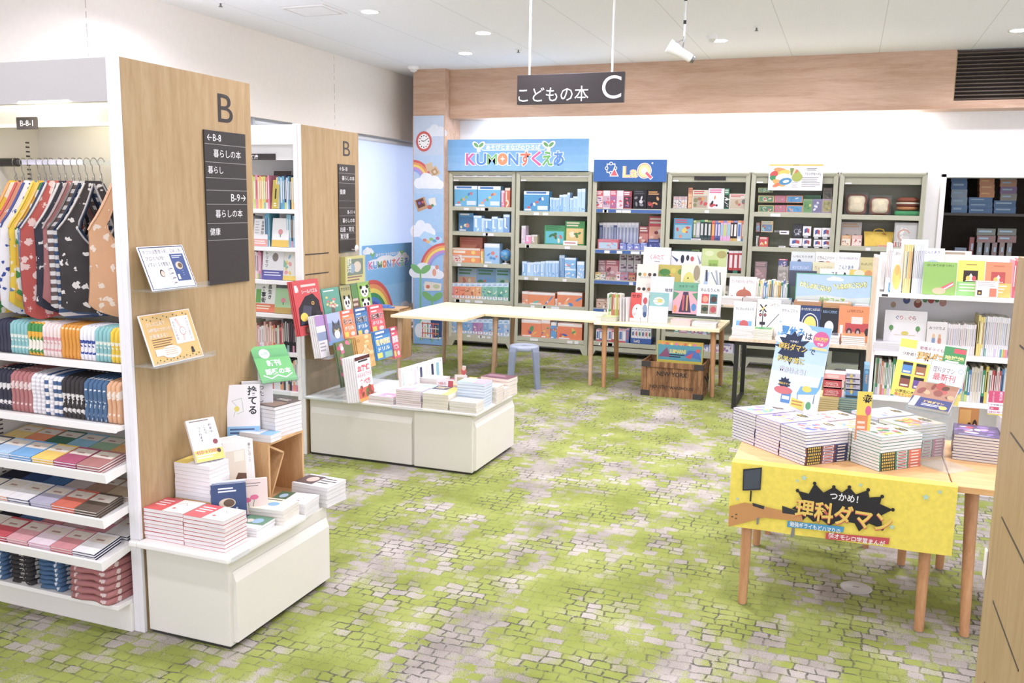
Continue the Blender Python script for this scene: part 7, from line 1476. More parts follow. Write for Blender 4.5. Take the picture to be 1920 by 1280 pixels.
# ---------------------------------------------------------------- picture books on that table
def fbp(px0, px1, ytop, ybot, Y, cov, front, label, t_=.012, lean=8, z=None, **kw):
    a0, a1 = AY(px0, ybot, Y), AY(px1, ybot, Y); z = AY((px0+px1)/2, ybot, Y).z if z is None else z; zt_ = AY((px0+px1)/2, ytop, Y+.02).z
    return face_book((a0.x+a1.x)/2, Y+t_*.6, z+.0015, a1.x-a0.x, (zt_-z)/math.cos(math.radians(lean)), t_, cov, front, label, name=kw.pop('name', 'picture_book'), lean=lean, hard=1, **kw)
ZT = .7005
def ttl(txt, c, pic, tz=.82, sz=.13, fit=.8, bg=None):
    def f(a, w, h):
        if bg: a.rect(0, 0, w, h, bg)
        for p in pic: 
            if p[0] == 'e': a.ell(w*p[1], h*p[2], w*p[3], h*p[4], p[5], 16)
            else: a.rect(w*p[1], h*p[2], w*p[3], h*p[4], p[5])
        if txt: a.text(w*.5, h*tz, h*sz, txt, c, 'c', .015, fit=w*fit)
    return f
Yf = AZ(1200, 600, ZT).y
GPB = 'picture books on the long table'
fstack(AZ(1146, 600, ZT).x, 9.06, ZT, .16, .18, .009, 5, '#a8b85a', 'thin green and yellow picture book', 'the stack at the table joint', GPB, front=lambda a, w, h: a.rect(w*.1, h*.2, w*.9, h*.9, '#c8d08a'), spine='#c8c86a', name='picture_book', page='#f0eee0')
fstack(AZ(1152, 588, ZT).x, 9.33, ZT, .18, .2, .008, 3, '#e8e4c8', 'thin cream picture book', 'the thin stack under the upright spines', GPB, name='picture_book')
up_row(AY(1139, 570, 9.3).x, AY(1165, 570, 9.3).x, 9.28, ZT+.026, .24, 'spined picture book', 'the long pale table', ['#e8dc8a', '#c8b86a', '#e8d84a', '#6a9a3a', '#8ac83a', '#5a9a4a', '#f0ecd8', '#c87a4a'], name='picture_book', group='upright picture books on the long table', d=.16, tmin=.014, tmax=.022)
for k in range(3): face_book(AY(1170+k*5, 600, 9.12).x, 9.14+.012*k, ZT+.001, .2, .245, .016, ('#e4e2de', '#d8d4d0', '#eceae6')[k], None, '%s hardback seen edge on, %s left of the red face book' % (cname(('#e4e2de', '#d8d4d0', '#eceae6')[k]), ('furthest', 'next', 'nearest')[k]), name='picture_book', yaw=78, lean=2, hard=1)
fbp(1180, 1200, 549, 600, 9.1, '#d8382c', lambda a, w, h: (a.text(w*.1, h*.83, w*.36, 'せか', '#3a1a18', 'l', .02, fit=w*.8), a.ell(w*.7, h*.35, w*.5, h*.26, '#f4ece6', 20), a.rect(0, 0, w, h*.12, '#f4ece6'), a.ell(w*.45, h*.26, w*.12, h*.05, '#f0b0b0'), a.ell(w*.6, h*.45, w*.05, h*.03, '#2a2a2a')), 'red and white picture book with half a pale face cover', z=ZT)
fbp(1200.5, 1214, 549, 600, 9.11, '#eeeae6', ttl('', '#000000', [('e', .5, .72, .3, .12, '#c83a44'), ('e', .5, .4, .36, .2, '#8aa0b8'), ('e', .55, .25, .25, .1, '#3a5a8a')]), 'narrow white picture book with bird beside the map cover', z=ZT)
def mapc(a, w, h):
    a.rect(0, h*.55, w, h, '#8ac4c4'); a.ell(w*.5, h*.72, w*.3, h*.13, '#f0f0e8', 18); a.ell(w*.55, h*.74, w*.14, h*.07, '#e8c85a'); a.bars(0, h*.6, w, h*.95, 4, '#a8c8a0', .2)
    for k in range(9): a.line([(w*(.05+.1*k), h*.5), (w*(.1+.1*k), h*(.3-.02*(k % 3))), (w*(.04+.1*k), h*.08)], .0012, '#8ab4d8')
fbp(1215, 1251, 549, 601, 9.08, '#e4ebf0', mapc, 'pale blue town map picture book standing in front on the table', z=ZT)
fbp(1217, 1260.5, 519, 576, 9.22, '#eef0f2', lambda a, w, h: (a.text(w*.62, h*.56, w*.17, '地球', '#3a3a3a', 'l', .02, fit=w*.34), a.rect(0, h*.85, w, h, '#e0e6ec')), 'large white picture book about the earth behind the town map', z=.82)
fbp(1260.5, 1307, 530, 579, 9.2, '#6ab08a', lambda a, w, h: (a.rect(0, 0, w, h*.72, '#e8a8b0'), a.text(w*.5, h*.84, h*.1, 'エルマーの', '#2c5a44', 'c', .01, fit=w*.6), a.poly([(w*.25, h*.05), (w*.4, h*.7), (w*.6, h*.7), (w*.75, h*.05)], '#4a3a5a'), a.rect(w*.38, h*.1, w*.46, h*.6, '#c84a4a'), a.rect(w*.54, h*.1, w*.6, h*.6, '#e8a03a'), a.ell(w*.85, h*.22, w*.1, h*.12, '#3a8ac0'), a.ell(w*.1, h*.15, w*.07, h*.12, '#f0903a'), a.poly([(0, h*.4), (w*.25, h*.65), (0, h*.7)], '#5a9a6a'), a.poly([(w, h*.4), (w*.75, h*.65), (w, h*.7)], '#5a9a6a')), 'green and pink picture book with striped stair scene on the middle step', z=.80)
fbp(1306, 1351, 534, 582, 9.18, '#f4f3ef', lambda a, w, h: (a.text(w*.5, h*.78, h*.13, 'みんなうんち', '#2a2a2a', 'c', .015, fit=w*.78), a.rect(w*.17, h*.4, w*.48, h*.7, '#d83a34'), a.rect(w*.52, h*.4, w*.83, h*.7, '#2c7a80'), a.rect(w*.17, h*.08, w*.48, h*.36, '#7a7a5a'), a.rect(w*.52, h*.08, w*.83, h*.36, '#b8a890'), a.ell(w*.33, h*.54, w*.12, h*.1, '#e8a07a'), a.ell(w*.68, h*.54, w*.12, h*.1, '#5a3a2c'), a.ell(w*.33, h*.22, w*.13, h*.07, '#3a4a34'), a.ell(w*.68, h*.22, w*.12, h*.1, '#c83a44')), 'white picture book with four coloured squares on the middle step', z=.79)
fbp(1191, 1231, 496, 551, 9.33, '#f0ebda', lambda a, w, h: [a.ell(w*(.15+.23*(k % 4)), h*(.12+.2*(k//4)), w*.08, h*.05, ('#3a3a3a', '#c8783a', '#5a6a3a', '#e8b05a', '#6a4a3a')[k % 5], 10, k) for k in range(16) if k//4 != 2] and a.text(w*.5, h*.62, h*.08, 'みんなの木の実', '#8a8a70', 'c', fit=w*.7), 'cream picture book with scattered seeds and nuts on the third step', z=.9)
fbp(1231, 1274, 497, 540, 9.35, '#c8b84a', lambda a, w, h: ([a.ell(w*random.random()*.9+.02, h*random.random()*.9+.03, w*.12, h*.07, random.choice(('#6a9a3a', '#d8c84a', '#e0a83a', '#8aa84a', '#4a7a34')), 9, k) for k in range(20)], a.ell(w*.3, h*.8, w*.24, h*.09, '#4a8a3a')), 'green and gold leafy picture book on the third step', z=.9)
fbp(1274.5, 1312, 496, 540, 9.34, '#ecebcf', lambda a, w, h: (a.ell(w*.4, h*.5, w*.3, h*.3, '#e4dc6a', 20), a.ell(w*.36, h*.64, w*.03, h*.025, '#2a2a2a'), a.ell(w*.78, h*.78, w*.16, h*.2, '#a89a7a'), a.vtext(w*.9, h*.6, w*.14, 'ぺんぺん', '#5a5a50')), 'pale picture book with yellow chick on the third step', z=.9)
fbp(1310, 1359.5, 500, 545, 9.32, '#eef0dc', lambda a, w, h: (a.poly([(w*.1, h*.1), (w*.2, h*.85), (w*.35, h*.85), (w*.25, h*.1)], '#b0c8e4'), a.line([(w*.24, h*.9), (w*.26, h*.6)], .02, '#4a4a4a'), a.line([(w*.42, h*.85), (w*.75, h*.4)], .012, '#8a98a8'), a.line([(w*.6, h*.9), (w*.72, h*.45)], .02, '#a8b4c0'), a.line([(w*.75, h*.85), (w*.8, h*.5)], .012, '#5a6470'), a.rect(w*.66, h*.1, w*.95, h*.35, '#dce8c8')), 'pale green picture book with silver hand tools on the third step', z=.9)
fbp(1203, 1254, 464, 520, 9.46, '#f4f1ec', lambda a, w, h: (a.text(w*.5, h*.74, h*.12, 'くみたて', '#d8506a', 'c', .01, fit=w*.5), a.bars(w*.42, h*.66, w*.62, h*.69, 1, '#8a8a88', .5, 0), a.poly([(w*.38, h*.3), (w*.47, h*.55), (w*.53, h*.55), (w*.62, h*.3)], '#e0402c')), 'large white picture book with red tower letter at the top left', z=.98)
fbp(1255, 1312, 472, 520, 9.48, '#efefef', lambda a, w, h: (a.text(w*.45, h*.52, h*.17, '巨大空港', '#1e2430', 'c', .04, fit=w*.62), a.poly([(0, h*.9), (w*.25, h*.8), (w*.2, h*.74)], '#4a5a78'), a.ell(w*.38, h*.82, w*.06, h*.1, '#2c3448'), a.ell(w*.55, h*.85, w*.05, h*.07, '#3a3a44'), a.ell(w*.7, h*.83, w*.06, h*.06, '#c84a44'), a.poly([(w*.85, h*.95), (w*.95, h*.7), (w, h*.75)], '#8a96a8'), a.ell(w*.12, h*.6, w*.05, h*.05, '#8a3a3a')), 'white airport picture book with scattered aircraft at the top', z=.98)
fbp(1312.5, 1359, 467, 520, 9.47, '#c8d88a', lambda a, w, h: (a.rect(w*.28, h*.58, w*.68, h*.76, '#9ac04a'), a.text(w*.48, h*.63, h*.07, '森の絵本', '#3a4a24', 'c', fit=w*.3), a.ell(w*.8, h*.88, w*.2, h*.08, '#b0a85a'), a.ell(w*.3, h*.9, w*.18, h*.06, '#dce4b0'), a.ell(w*.5, h*.42, w*.14, h*.05, '#5a5a4a')), 'light green forest picture book at the top right', z=.98)
t = thing('book_step_rack', 'clear acrylic step rack holding picture books on the long table', 'rack', T(AY(1270, 590, 9.3).x, 9.15, ZT))
mb = MB('acrylic', '#ffffff')
for y, z in ((.0, .083), (.15, .192), (.285, .272)):
    mb.box(-.28, .42, y, y+.1, z-.004, z); mb.box(-.28, .42, y+.1, y+.103, 0, z+.12)
for x in (-.28, .417): mb.box(x, x+.003, 0, .39, 0, .08)
mb.build('step', t)
fstack(AZ(1284, 605, ZT).x, 9.06, ZT, .2, .16, .011, 5, '#e8b4a0', 'thin pink edged picture book', 'the left stack before the rack', GPB, front=lambda a, w, h: a.rect(w*.1, h*.1, w*.9, h*.9, '#d8c8c8'), spine='#d88a70', name='picture_book', page='#f0e4dc')
fstack(AZ(1330, 606, ZT).x, 9.04, ZT, .24, .17, .011, 4, '#f0ede8', 'thin white picture book', 'the right stack before the rack', GPB, front=lambda a, w, h: a.rect(w*.1, h*.1, w*.9, h*.9, '#dcd4d0'), name='picture_book')

# ================================================================ black legged picture book table
ZB = .69; X0, X1, Y0, Y1 = -.985, .27, 8.46, 9.3
t = thing('display_table', 'pale topped display table on black metal legs covered with picture books', 'table', T(X0, Y0, 0))
MB('shelf_side').box(0, X1-X0, 0, Y1-Y0, ZB-.03, ZB).build('tabletop', t, None, .002)
for x in (.05, X1-X0-.09):
    for y in (.05, Y1-Y0-.09): MB('paint', '#24231f').box(x, x+.04, y, y+.04, 0, ZB-.03).build('leg', t)
for q in [(.09, X1-X0-.09, y, y+.03, ZB-.07, ZB-.03) for y in (.055, Y1-Y0-.085)]+[(x, x+.03, .09, Y1-Y0-.09, z, z+.035) for x in (.055, X1-X0-.085) for z in (0, ZB-.066)]: MB('paint', '#24231f').box(*q).build('rail', t)
t = thing('display_riser', 'pale wooden riser shelf on the picture book table', 'riser', T(-1.11, 8.93, ZB+.001))
zr = AY(1500, 579, 8.93).z; hr = zr-ZB-.001
mb = MB('shelf_side'); mb.box(0, 1.40, 0, .36, hr-.018, hr); mb.build('shelf', t, None, .002)
mb = MB('paint', '#24231f'); mb.box(.16, .18, .02, .34, 0, hr-.018); mb.box(1.2, 1.22, .02, .34, 0, hr-.018); mb.build('leg', t)
def bx(px, y=8.48): return AY(px, 630, y).x
GB = 'picture book stacks on the black legged table'
sp = [(1392, .2, 7, .0125, '#eceae6', 'white', '#f2f0ec'), (1429, .18, 7, .0125, '#d8d87a', 'yellow and green', '#2c9a4a'), (1473, .17, 6, .012, '#efe8dc', 'cream', '#e8d8c8'), (1516, .17, 6, .012, '#e8e8ea', 'pale blue', '#8ab0d0'), (1556, .17, 6, .012, '#e4e4e2', 'grey', '#6a6a70'), (1600, .2, 5, .016, '#d8a060', 'tan', '#c88a48')]
for px, w_, n, th, c, nm, s in sp:
    fstack(bx(px), 8.575, ZB+.0008, w_, .19, th, n, c, '%s thin picture book' % nm, 'front stack, black table', GB, front=lambda a, w, h, s=s: a.rect(w*.08, h*.1, w*.92, h*.92, s), spine=s if nm[0] in 'yt' else c, name='picture_book', page='#f2efe8')
def fumikiri(a, w, h):
    a.text(w*.55, h*.82, h*.1, 'ふみきりくん', '#3a2a24', 'l', .01, fit=w*.4); cx_, cz_ = w*.26, h*.75
    a.line([(cx_-w*.14, cz_-h*.1), (cx_+w*.14, cz_+h*.1)], .013, '#2a2a2a'); a.line([(cx_-w*.14, cz_+h*.1), (cx_+w*.14, cz_-h*.1)], .013, '#2a2a2a'); a.line([(cx_-w*.06, cz_-h*.045), (cx_+w*.06, cz_+h*.045)], .013, '#e8c83a'); a.line([(cx_, cz_-h*.05), (cx_, h*.12)], .01, '#4a4a4a'); a.ell(cx_-w*.1, cz_-h*.18, w*.06, h*.05, '#2a2a2a'); a.ell(cx_+w*.1, cz_-h*.18, w*.06, h*.05, '#2a2a2a'); a.ell(cx_-w*.1, cz_-h*.18, w*.03, h*.028, '#d8443a'); a.ell(cx_+w*.1, cz_-h*.18, w*.03, h*.028, '#d8443a'); a.rect(cx_-w*.12, h*.3, cx_+w*.12, h*.38, '#2a2a2a'); a.line([(w*.35, h*.15), (w*.95, h*.62)], .006, '#3a3a3a')
fr = [(1373, 1415, 566, '#f2f1ec', ttl('わにわにのおふろ', '#2a2a2a', [('r', .15, .1, .85, .42, '#6ab0d8'), ('e', .5, .32, .2, .12, '#c84a44')], .74, .1), 'white picture book with blue bathtub picture, leftmost on the black table'),
      (1417, 1461, 562, '#f3efe6', fumikiri, 'white picture book with railway crossing signal on the black table'),
      (1460.5, 1498, 572, '#f3f2ee', ttl('がたん ごとん', '#3a3a3a', [('r', .15, .18, .35, .42, '#222222'), ('r', .4, .18, .6, .42, '#222222'), ('r', .65, .18, .85, .42, '#222222'), ('r', .1, .1, .9, .14, '#4a4a4a')], .78, .1), 'white picture book with row of black blocks on the black table'),
      (1498.5, 1537, 574, '#1f3a6a', ttl('おつきさまこんばんは', '#e8e4c8', [('e', .5, .42, .42, .36, '#f0ecd8'), ('e', .5, .42, .38, .33, '#1f3a6a'), ('e', .5, .42, .31, .27, '#f2d24a')], .86, .09, .9), 'dark blue picture book with yellow full moon on the black table'),
      (1537.5, 1571, 578, '#23262a', ttl('ねないこだれだ', '#8ab0d8', [('e', .5, .4, .26, .2, '#e8e8e4')], .84, .1), 'black picture book with plain white shape on the black table'),
      (1571.5, 1632, 575, '#dd8038', ttl('しょうぼうじどうしゃ', '#3a1f14', [('r', .22, .28, .95, .52, '#b82c2c'), ('r', .4, .5, .75, .7, '#d8d4c8'), ('e', .35, .26, .09, .12, '#3a3434'), ('e', .62, .26, .09, .12, '#3a3434'), ('e', .9, .28, .07, .11, '#3a3434'), ('e', .35, .26, .045, .06, '#c8a8a0'), ('e', .62, .26, .045, .06, '#c8a8a0'), ('r', .05, .2, .15, .45, '#e8e4dc')], .83, .09, .5), 'orange picture book with red truck, rightmost on the black table')]
for a_, b_, tp, c, f, lb in fr: fbp(a_, b_, tp, 612, 8.71, c, f, lb, t_=.012, lean=9, z=ZB+.0005)
GR2 = 'picture book stacks on the wooden riser'
for px, w_, n, th, c, nm in ((1372, .2, 6, .011, '#e8e6e4', 'white'), (1411, .19, 7, .0105, '#8a8680', 'grey'), (1458, .25, 7, .0105, '#5a9aa4', 'teal'), (1514, .25, 6, .011, '#a8683a', 'brown'), (1569, .25, 6, .011, '#dd9a4c', 'orange'), (1616, .15, 5, .011, '#8a949e', 'slate')):
    fstack(AY(px, 575, 9.0).x, 9.05, zr+.001, w_, .2, th, n, c, '%s thin picture book' % nm, 'riser stack, black table', GR2, front=lambda a, w, h: a.rect(w*.1, h*.1, w*.9, h*.9, '#d8d4cc'), spine=c, name='picture_book', page='#ece6dc' if nm not in ('brown', 'orange') else '#d8a870')
def onion(a, w, h): a.text(w*.5, h*.76, h*.13, 'だいやまつかいるでかい', '#8a3a34', 'c', .005, fit=w*.84); a.ell(w*.55, h*.32, w*.28, h*.2, '#b8603a', 20); a.poly([(w*.5, h*.5), (w*.56, h*.64), (w*.62, h*.5)], '#b8603a'); a.ell(w*.12, h*.22, w*.05, h*.06, '#8a4a3a'); a.ell(w*.9, h*.22, w*.05, h*.06, '#8a4a3a')
fbp(1366, 1417, 519, 553, 9.17, '#f2ede6', onion, 'white picture book with brown onion standing at the left of the riser', z=zr+.0005)
up_row(AY(1418.5, 540, 9.17).x, AY(1477, 540, 9.17).x, 9.165, zr+.001, .25, 'spined picture book', 'the wooden riser', ['#2a2a28', '#e8e0c8', '#e8c84a', '#f0ecd8', '#3a8a5a', '#d88a9a', '#c8a0b8', '#5a6ab0', '#c8a04a', '#3a9aa0', '#2c6ab8'], name='picture_book', group='upright picture books on the wooden riser', d=.14, tmin=.013, tmax=.022, hvar=.05)
# fair title board
a0, a1 = AY(1490, 563, 9.16), AY(1636, 517, 9.16)
t = thing('fair_title_board', 'pale blue picture book fair board with green border on the riser', 'sign', T(a0.x, 9.16, zr+.001))
W, Hh = a1.x-a0.x, a1.z-zr-.001
mb = MB('print', '#5ab88a'); mb.box(0, W, 0, .008, 0, Hh); a = Art(mb, (0, 0, 0), (1, 0, 0), (0, 0, 1)); a.rect(.008, .008, W-.008, Hh-.008, '#b4d4e8'); a.poly([(.008, .008), (W-.008, .008), (W-.008, Hh*.36), (W*.7, Hh*.3), (W*.4, Hh*.38), (.008, Hh*.3)], '#d8e4d8')
a.rect(.008, .008, W-.008, Hh*.1, '#b8d0a8'); a.cloud(W*.52, Hh*.86, W*.22, Hh*.14, '#eef2f4')
a.text(W*.05, Hh*.62, Hh*.17, 'わたしのおきにいり', '#f2f0a0', 'l', .06, fit=W*.42, rot=-9, edge='#8a9a3a'); a.text(W*.5, Hh*.56, Hh*.17, 'みんなのおきにいり', '#f2f0a0', 'l', .06, fit=W*.44, rot=7, edge='#8a9a3a'); a.text(W*.33, Hh*.13, Hh*.22, '絵本フェア', '#9ac46a', 'l', .05, fit=W*.34, edge='#f4f8ec')
mb.build('board', t)
mb = MB('acrylic', '#ffffff'); mb.box(0, W, -.05, .05, -.0005, .003); mb.build('stand_foot', t)
rack = thing('book_step_rack', 'clear acrylic step rack of picture books behind the fair board', 'rack', T(.0, 9.305, 0))
for k, (rw, Yk, tops) in enumerate(((0, 9.32, 0), (1, 9.42, 0), (2, 9.52, 0))):
    pass
ZR0 = 1.0; steps = [(9.33, zr+.02), (9.44, zr+.12), (9.55, zr+.22)]
mb = MB('acrylic', '#ffffff')
xa, xb = AY(1478, 520, 9.33).x, AY(1646, 520, 9.33).x
for y, z in steps: mb.box(xa, xb, y-9.305-.01, y-9.305+.09, z-.004, z); 
for x in (xa, xb-.004): mb.box(x, x+.004, 0, .33, 0, steps[2][1])
mb.box(xa, xb, .33, .334, 0, steps[2][1]+.1); mb.build('step', rack)
for px0, px1, tp, row_, c, f, lb in (
    (1478, 1530, 508, 0, '#4a4e60', ttl('', '#000000', [('r', .08, .1, .92, .5, '#5a6a58'), ('e', .6, .75, .3, .1, '#7a8a70')]), 'dark grey green picture book at the left behind the fair board'),
    (1536, 1591, 505, 0, '#f2f0ec', ttl('さる', '#2a2a2a', [('e', .5, .62, .3, .2, '#c8443a'), ('e', .85, .72, .06, .2, '#2e3034'), ('e', .5, .6, .2, .1, '#5a4a54')], .8, .15, .2), 'white picture book with red teapot shape behind the fair board'),
    (1591.5, 1643, 507, 0, '#ecc93a', ttl('まんまるパン', '#c85a2a', [('e', .35, .9, .2, .1, '#e8e0c0'), ('e', .7, .9, .14, .1, '#d8924a')], .6, .16), 'yellow picture book with round dishes behind the fair board'),
    (1478, 1520, 491, 1, '#8aa8cc', ttl('はらぺこかいじゅう', '#e8ecf4', [('r', 0, 0, 1, .5, '#a8bcd8')], .76, .12, .7), 'blue picture book in the middle row left, behind the dark one'),
    (1521.5, 1562, 492, 1, '#e4dcb0', ttl('ちょっとだけ', '#b8a86a', [], .76, .14), 'cream picture book with faint lettering in the middle row'),
    (1562.5, 1607, 490.5, 1, '#f2f3f1', ttl('こんとあき', '#2c6a8a', [('e', .5, .5, .3, .1, '#a8b4c8')], .74, .17, .6), 'white picture book with teal lettering in the middle row'),
    (1480, 1525, 472.5, 2, '#dfe4dc', ttl('いちにちうさぎ', '#5a5a58', [('r', 0, 0, 1, .62, '#a8bca0'), ('e', .35, .66, .08, .08, '#5a5a68')], .8, .09), 'grey green picture book with small hills in the top row'),
    (1525.5, 1565, 473, 2, '#f2efe8', ttl('どろんこハリー', '#2a2a2a', [('e', .3, .62, .2, .07, '#3a3028'), ('e', .6, .62, .16, .07, '#d8783a')], .76, .12), 'white picture book with black title and muddy shapes in the top row'),
    (1565.5, 1610, 474, 2, '#f0eeea', ttl('ブレーメンのおんがくたい', '#7a7a78', [('e', .5, .6, .2, .08, '#b8a8a8')], .78, .09), 'white picture book with thin grey title in the top row'),
    (1608.5, 1646, 483, 2, '#d8cc84', ttl('きんぎょがにげた', '#4a4430', [], .7, .1), 'pale yellow picture book with brown lettering at the top row right')):
    y, z = steps[row_]; fbp(px0, px1, tp, 530, y, c, f, lb, z=z+.0005, lean=10)

# ================================================================ white shelf unit of picture books
YW = 6.52; XW0, XW1 = .205, 1.2
t = thing('picture_book_shelf', 'white low shelf unit with pale wooden side panel, filled with picture books', 'shelf', T(XW0, YW, 0))
zt1 = AY(1655, 549, YW).z; zt2 = AY(1650, 658, YW).z; zt3 = AY(1645, 742, YW).z
MB('shelf_side').box(-.022, 0, -.0, .42, 0, 1.585).build('side_panel', t, None, .003)
mb = MB('paint', '#f1efea'); mb.box(0, .02, 0, .42, 0, 1.58); mb.build('side_panel', t); MB('paint', '#f1efea').box(XW1-XW0-.02, XW1-XW0, 0, .42, 0, 1.58).build('side_panel', t)
mb = MB('paint', '#f4f2ec'); mb.box(.02, XW1-XW0-.02, .4, .42, 0, 1.6); mb.build('back_panel', t)
for z in (zt1, zt2, zt3, .3): MB('paint', '#f6f5f0').box(.02, XW1-XW0-.02, -.01, .4, z-.028, z).build('shelf', t, None, .003)
MB('paint', '#efede6').box(.02, XW1-XW0-.02, .01, .03, 0, .08).build('base', t)
mb = MB('print', '#4a4a48'); mb.box(.035, .075, -.0112, -.0102, zt1-.022, zt1-.006); mb.build('shelf_label', t)
def wx(px, y=6.6): return AY(px, 560, y).x
GW = 'upright picture books on the white shelf'
w1 = 'the top shelf of the white unit'
i = up_row(wx(1657), wx(1668), 6.6, zt1+.0005, .335, 'spined picture book', w1, ['#dce6f2', '#f4f3ee'], name='picture_book', group=GW, d=.2, tmin=.008, tmax=.012, hvar=.01)
fbp(1669, 1689, 467, 549, 6.6, '#f4f1e8', ttl('まあちゃん', '#5a5a58', [('e', .5, .35, .4, .3, '#ecc84a'), ('e', .5, .5, .2, .12, '#e8a83a')], .86, .09, .5), 'white picture book with yellow round figure at the left of the white shelf', z=zt1)
i = up_row(wx(1690), wx(1706), 6.6, zt1+.0005, .33, 'spined picture book', w1, ['#e4d88a', '#dccf7a', '#e8dfa0'], name='picture_book', group=GW, d=.2, tmin=.011, tmax=.016, hvar=.004, start=i)
i = up_row(wx(1707), wx(1727), 6.6, zt1+.0005, .34, 'spined picture book', w1, ['#e8ecf4', '#f2f2f2', '#dce4f0', '#e4f0ec'], name='picture_book', group=GW, d=.2, tmin=.009, tmax=.013, hvar=.006, start=i)
fbp(1720, 1766, 466, 545, 6.82, '#f3f1ea', ttl('こんとあき', '#2c5a9a', [('e', .55, .55, .36, .18, '#a8c0d0')], .88, .08, .62), 'white picture book with blue title behind the green cover', z=zt1)
def green_(a, w, h): a.text(w*.5, h*.87, h*.085, 'はじめてのおつかい', '#2a2420', 'c', .01, fit=w*.8); a.poly([(w*.5, h*.05), (w*.94, h*.3), (w*.9, h*.42), (w*.5, h*.2)], '#d8505a'); a.poly([(w*.6, h*.12), (w*.92, h*.33), (w*.91, h*.37), (w*.58, h*.16)], '#f0e8e4'); a.ell(w*.5, h*.12, w*.2, h*.1, '#e8b48a')
fbp(1728.5, 1791.5, 492, 549, 6.55, '#8cba4e', green_, 'large bright green picture book in the middle of the white shelf', z=zt1, t_=.013)
def yel(c, band, pic):
    def f(a, w, h): a.rect(w*.22, h*.4, w*.76, h*.72, '#3a2a24' if pic else '#b83a2c'); a.poly([(w*.3, h*.42), (w*.5, h*.64), (w*.7, h*.42)], '#f0e4d0'); a.ell(w*.4, h*.5, w*.08, h*.07, '#e8c03a'); a.ell(w*.62, h*.5, w*.08, h*.07, '#c83a3a'); a.rect(0, 0, w, h*.4, band); a.bars(w*.1, h*.08, w*.9, h*.34, 3, '#e8f0c8', .4); a.bars(w*.3, h*.84, w*.7, h*.9, 1, '#a88a3a' if pic else '#c8602c', .5, 0)
    return f
fbp(1792.5, 1843, 489, 553, 6.56, '#eedd3e', yel('', '#8fcf70', 1), 'yellow picture book with green paper band on the white shelf', z=zt1)
fbp(1844.5, 1894, 492, 556, 6.55, '#e88044', yel('', '#eeb83e', 0), 'orange picture book with yellow paper band on the white shelf', z=zt1)
up_row(wx(1896, 6.58), min(wx(1912, 6.58), XW1-.022), 6.58, zt1+.0005, .26, 'spined picture book', w1, ['#e05a60', '#f0e8e0', '#d84a54'], name='picture_book', group=GW, d=.2, tmin=.012, tmax=.016, start=i)
a0, a1 = AY(1827, 556, 6.515), AY(1874, 526, 6.515)
card('shelf_card', 'white rounded card with pink edge before the yellow and orange books', T(a0.x, 6.512, zt1+.001) @ RX(-4), a1.x-a0.x, a1.z-a0.z, '#f0c8b0', lambda a, w, h: (a.rect(.004, .004, w-.004, h-.004, '#f6f5f0'), a.bars(w*.1, h*.6, w*.9, h*.9, 3, '#b8a8a8', .3), a.rect(w*.1, h*.14, w*.3, h*.42, '#4a3228'), a.rect(w*.62, h*.06, w*.92, h*.55, '#e07a50'), a.ell(w*.2, h*.26, w*.05, h*.06, '#e8c03a')))
a0, a1 = AY(1767, 483, 6.88), AY(1822, 471, 6.88)
card('shelf_card', 'long cream card standing on the top edge behind the books', T(a0.x, 6.88, 1.30), a1.x-a0.x, a1.z-1.30, '#f2ede0', lambda a, w, h: a.bars(w*.08, h*.9, w*.8, h*.97, 1, '#a89a80', .7))
a0, a1 = AY(1688, 480, 6.91), AY(1741, 450, 6.91)
card('shelf_card', 'blank white card rising above the back of the white shelf', T(a0.x, 6.9, zt1+.002), a1.x-a0.x, a1.z-zt1, '#f2f1ee', lambda a, w, h: a.bars(w*.1, h*.985, w*.3, h*.99, 1, '#e0e0de', .7))
# second shelf
def guri(a, w, h):
    for k, (ch, c) in enumerate(zip('ぐりとぐら', ('#3a5a9a', '#c83a3a', '#c8b85a', '#c83a3a', '#8a2a34'))): a.text(w*(.3+.1*k), h*.72, h*(.15 if k != 2 else .09), ch, c, 'c', .015)
    for x in (.17, .8): a.ell(w*x, h*.44, w*.055, h*.09, '#5a9a4a', 14); a.rect(w*(x-.006), h*.3, w*(x+.006), h*.4, '#8a6a4a')
    a.ell(w*.5, h*.28, w*.09, h*.07, '#d8c84a', 12); a.line([(w*.25, h*.22), (w*.75, h*.22)], .003, '#c8a870')
fbp(1656, 1735.5, 583, 636, 6.6, '#eceae4', guri, 'wide white picture book with two round green trees on the second shelf', z=zt2+.06, lean=6)
fstack(wx(1684, 6.6), 6.61, zt2+.0005, .27, .19, .0095, 6, '#eceaf0', 'thin white and violet picture book', 'the stack under the wide book', 'flat picture books on the white shelf', name='picture_book', spine='#8a8ac0', page='#f4f3f0')
fbp(1736, 1774, 604, 648, 6.57, '#e6e3da', ttl('みつけたよ', '#5a5a58', [('e', .35, .4, .09, .14, '#7a94b8'), ('e', .65, .4, .09, .14, '#c87a5a'), ('e', .35, .55, .07, .07, '#e0b878'), ('e', .65, .55, .07, .07, '#d8a868')], .76, .11), 'small cream picture book with two dancers on the second shelf', z=zt2)
w2_ = 'the second shelf of the white unit'
i = up_row(wx(1775), wx(1838), 6.6, zt2+.0005, .215, 'spined picture book', w2_, ['#f2f0ec', '#eceae6', '#f4f2ee', '#e8e4e0', '#f2e4e0'], name='picture_book', group=GW, d=.18, tmin=.009, tmax=.016, hvar=.015)
i = up_row(wx(1839), wx(1854), 6.6, zt2+.0005, .28, 'spined picture book', w2_, ['#e8d46a', '#d8dc9a', '#c8dce0'], name='picture_book', group=GW, d=.2, tmin=.012, tmax=.016, start=i)
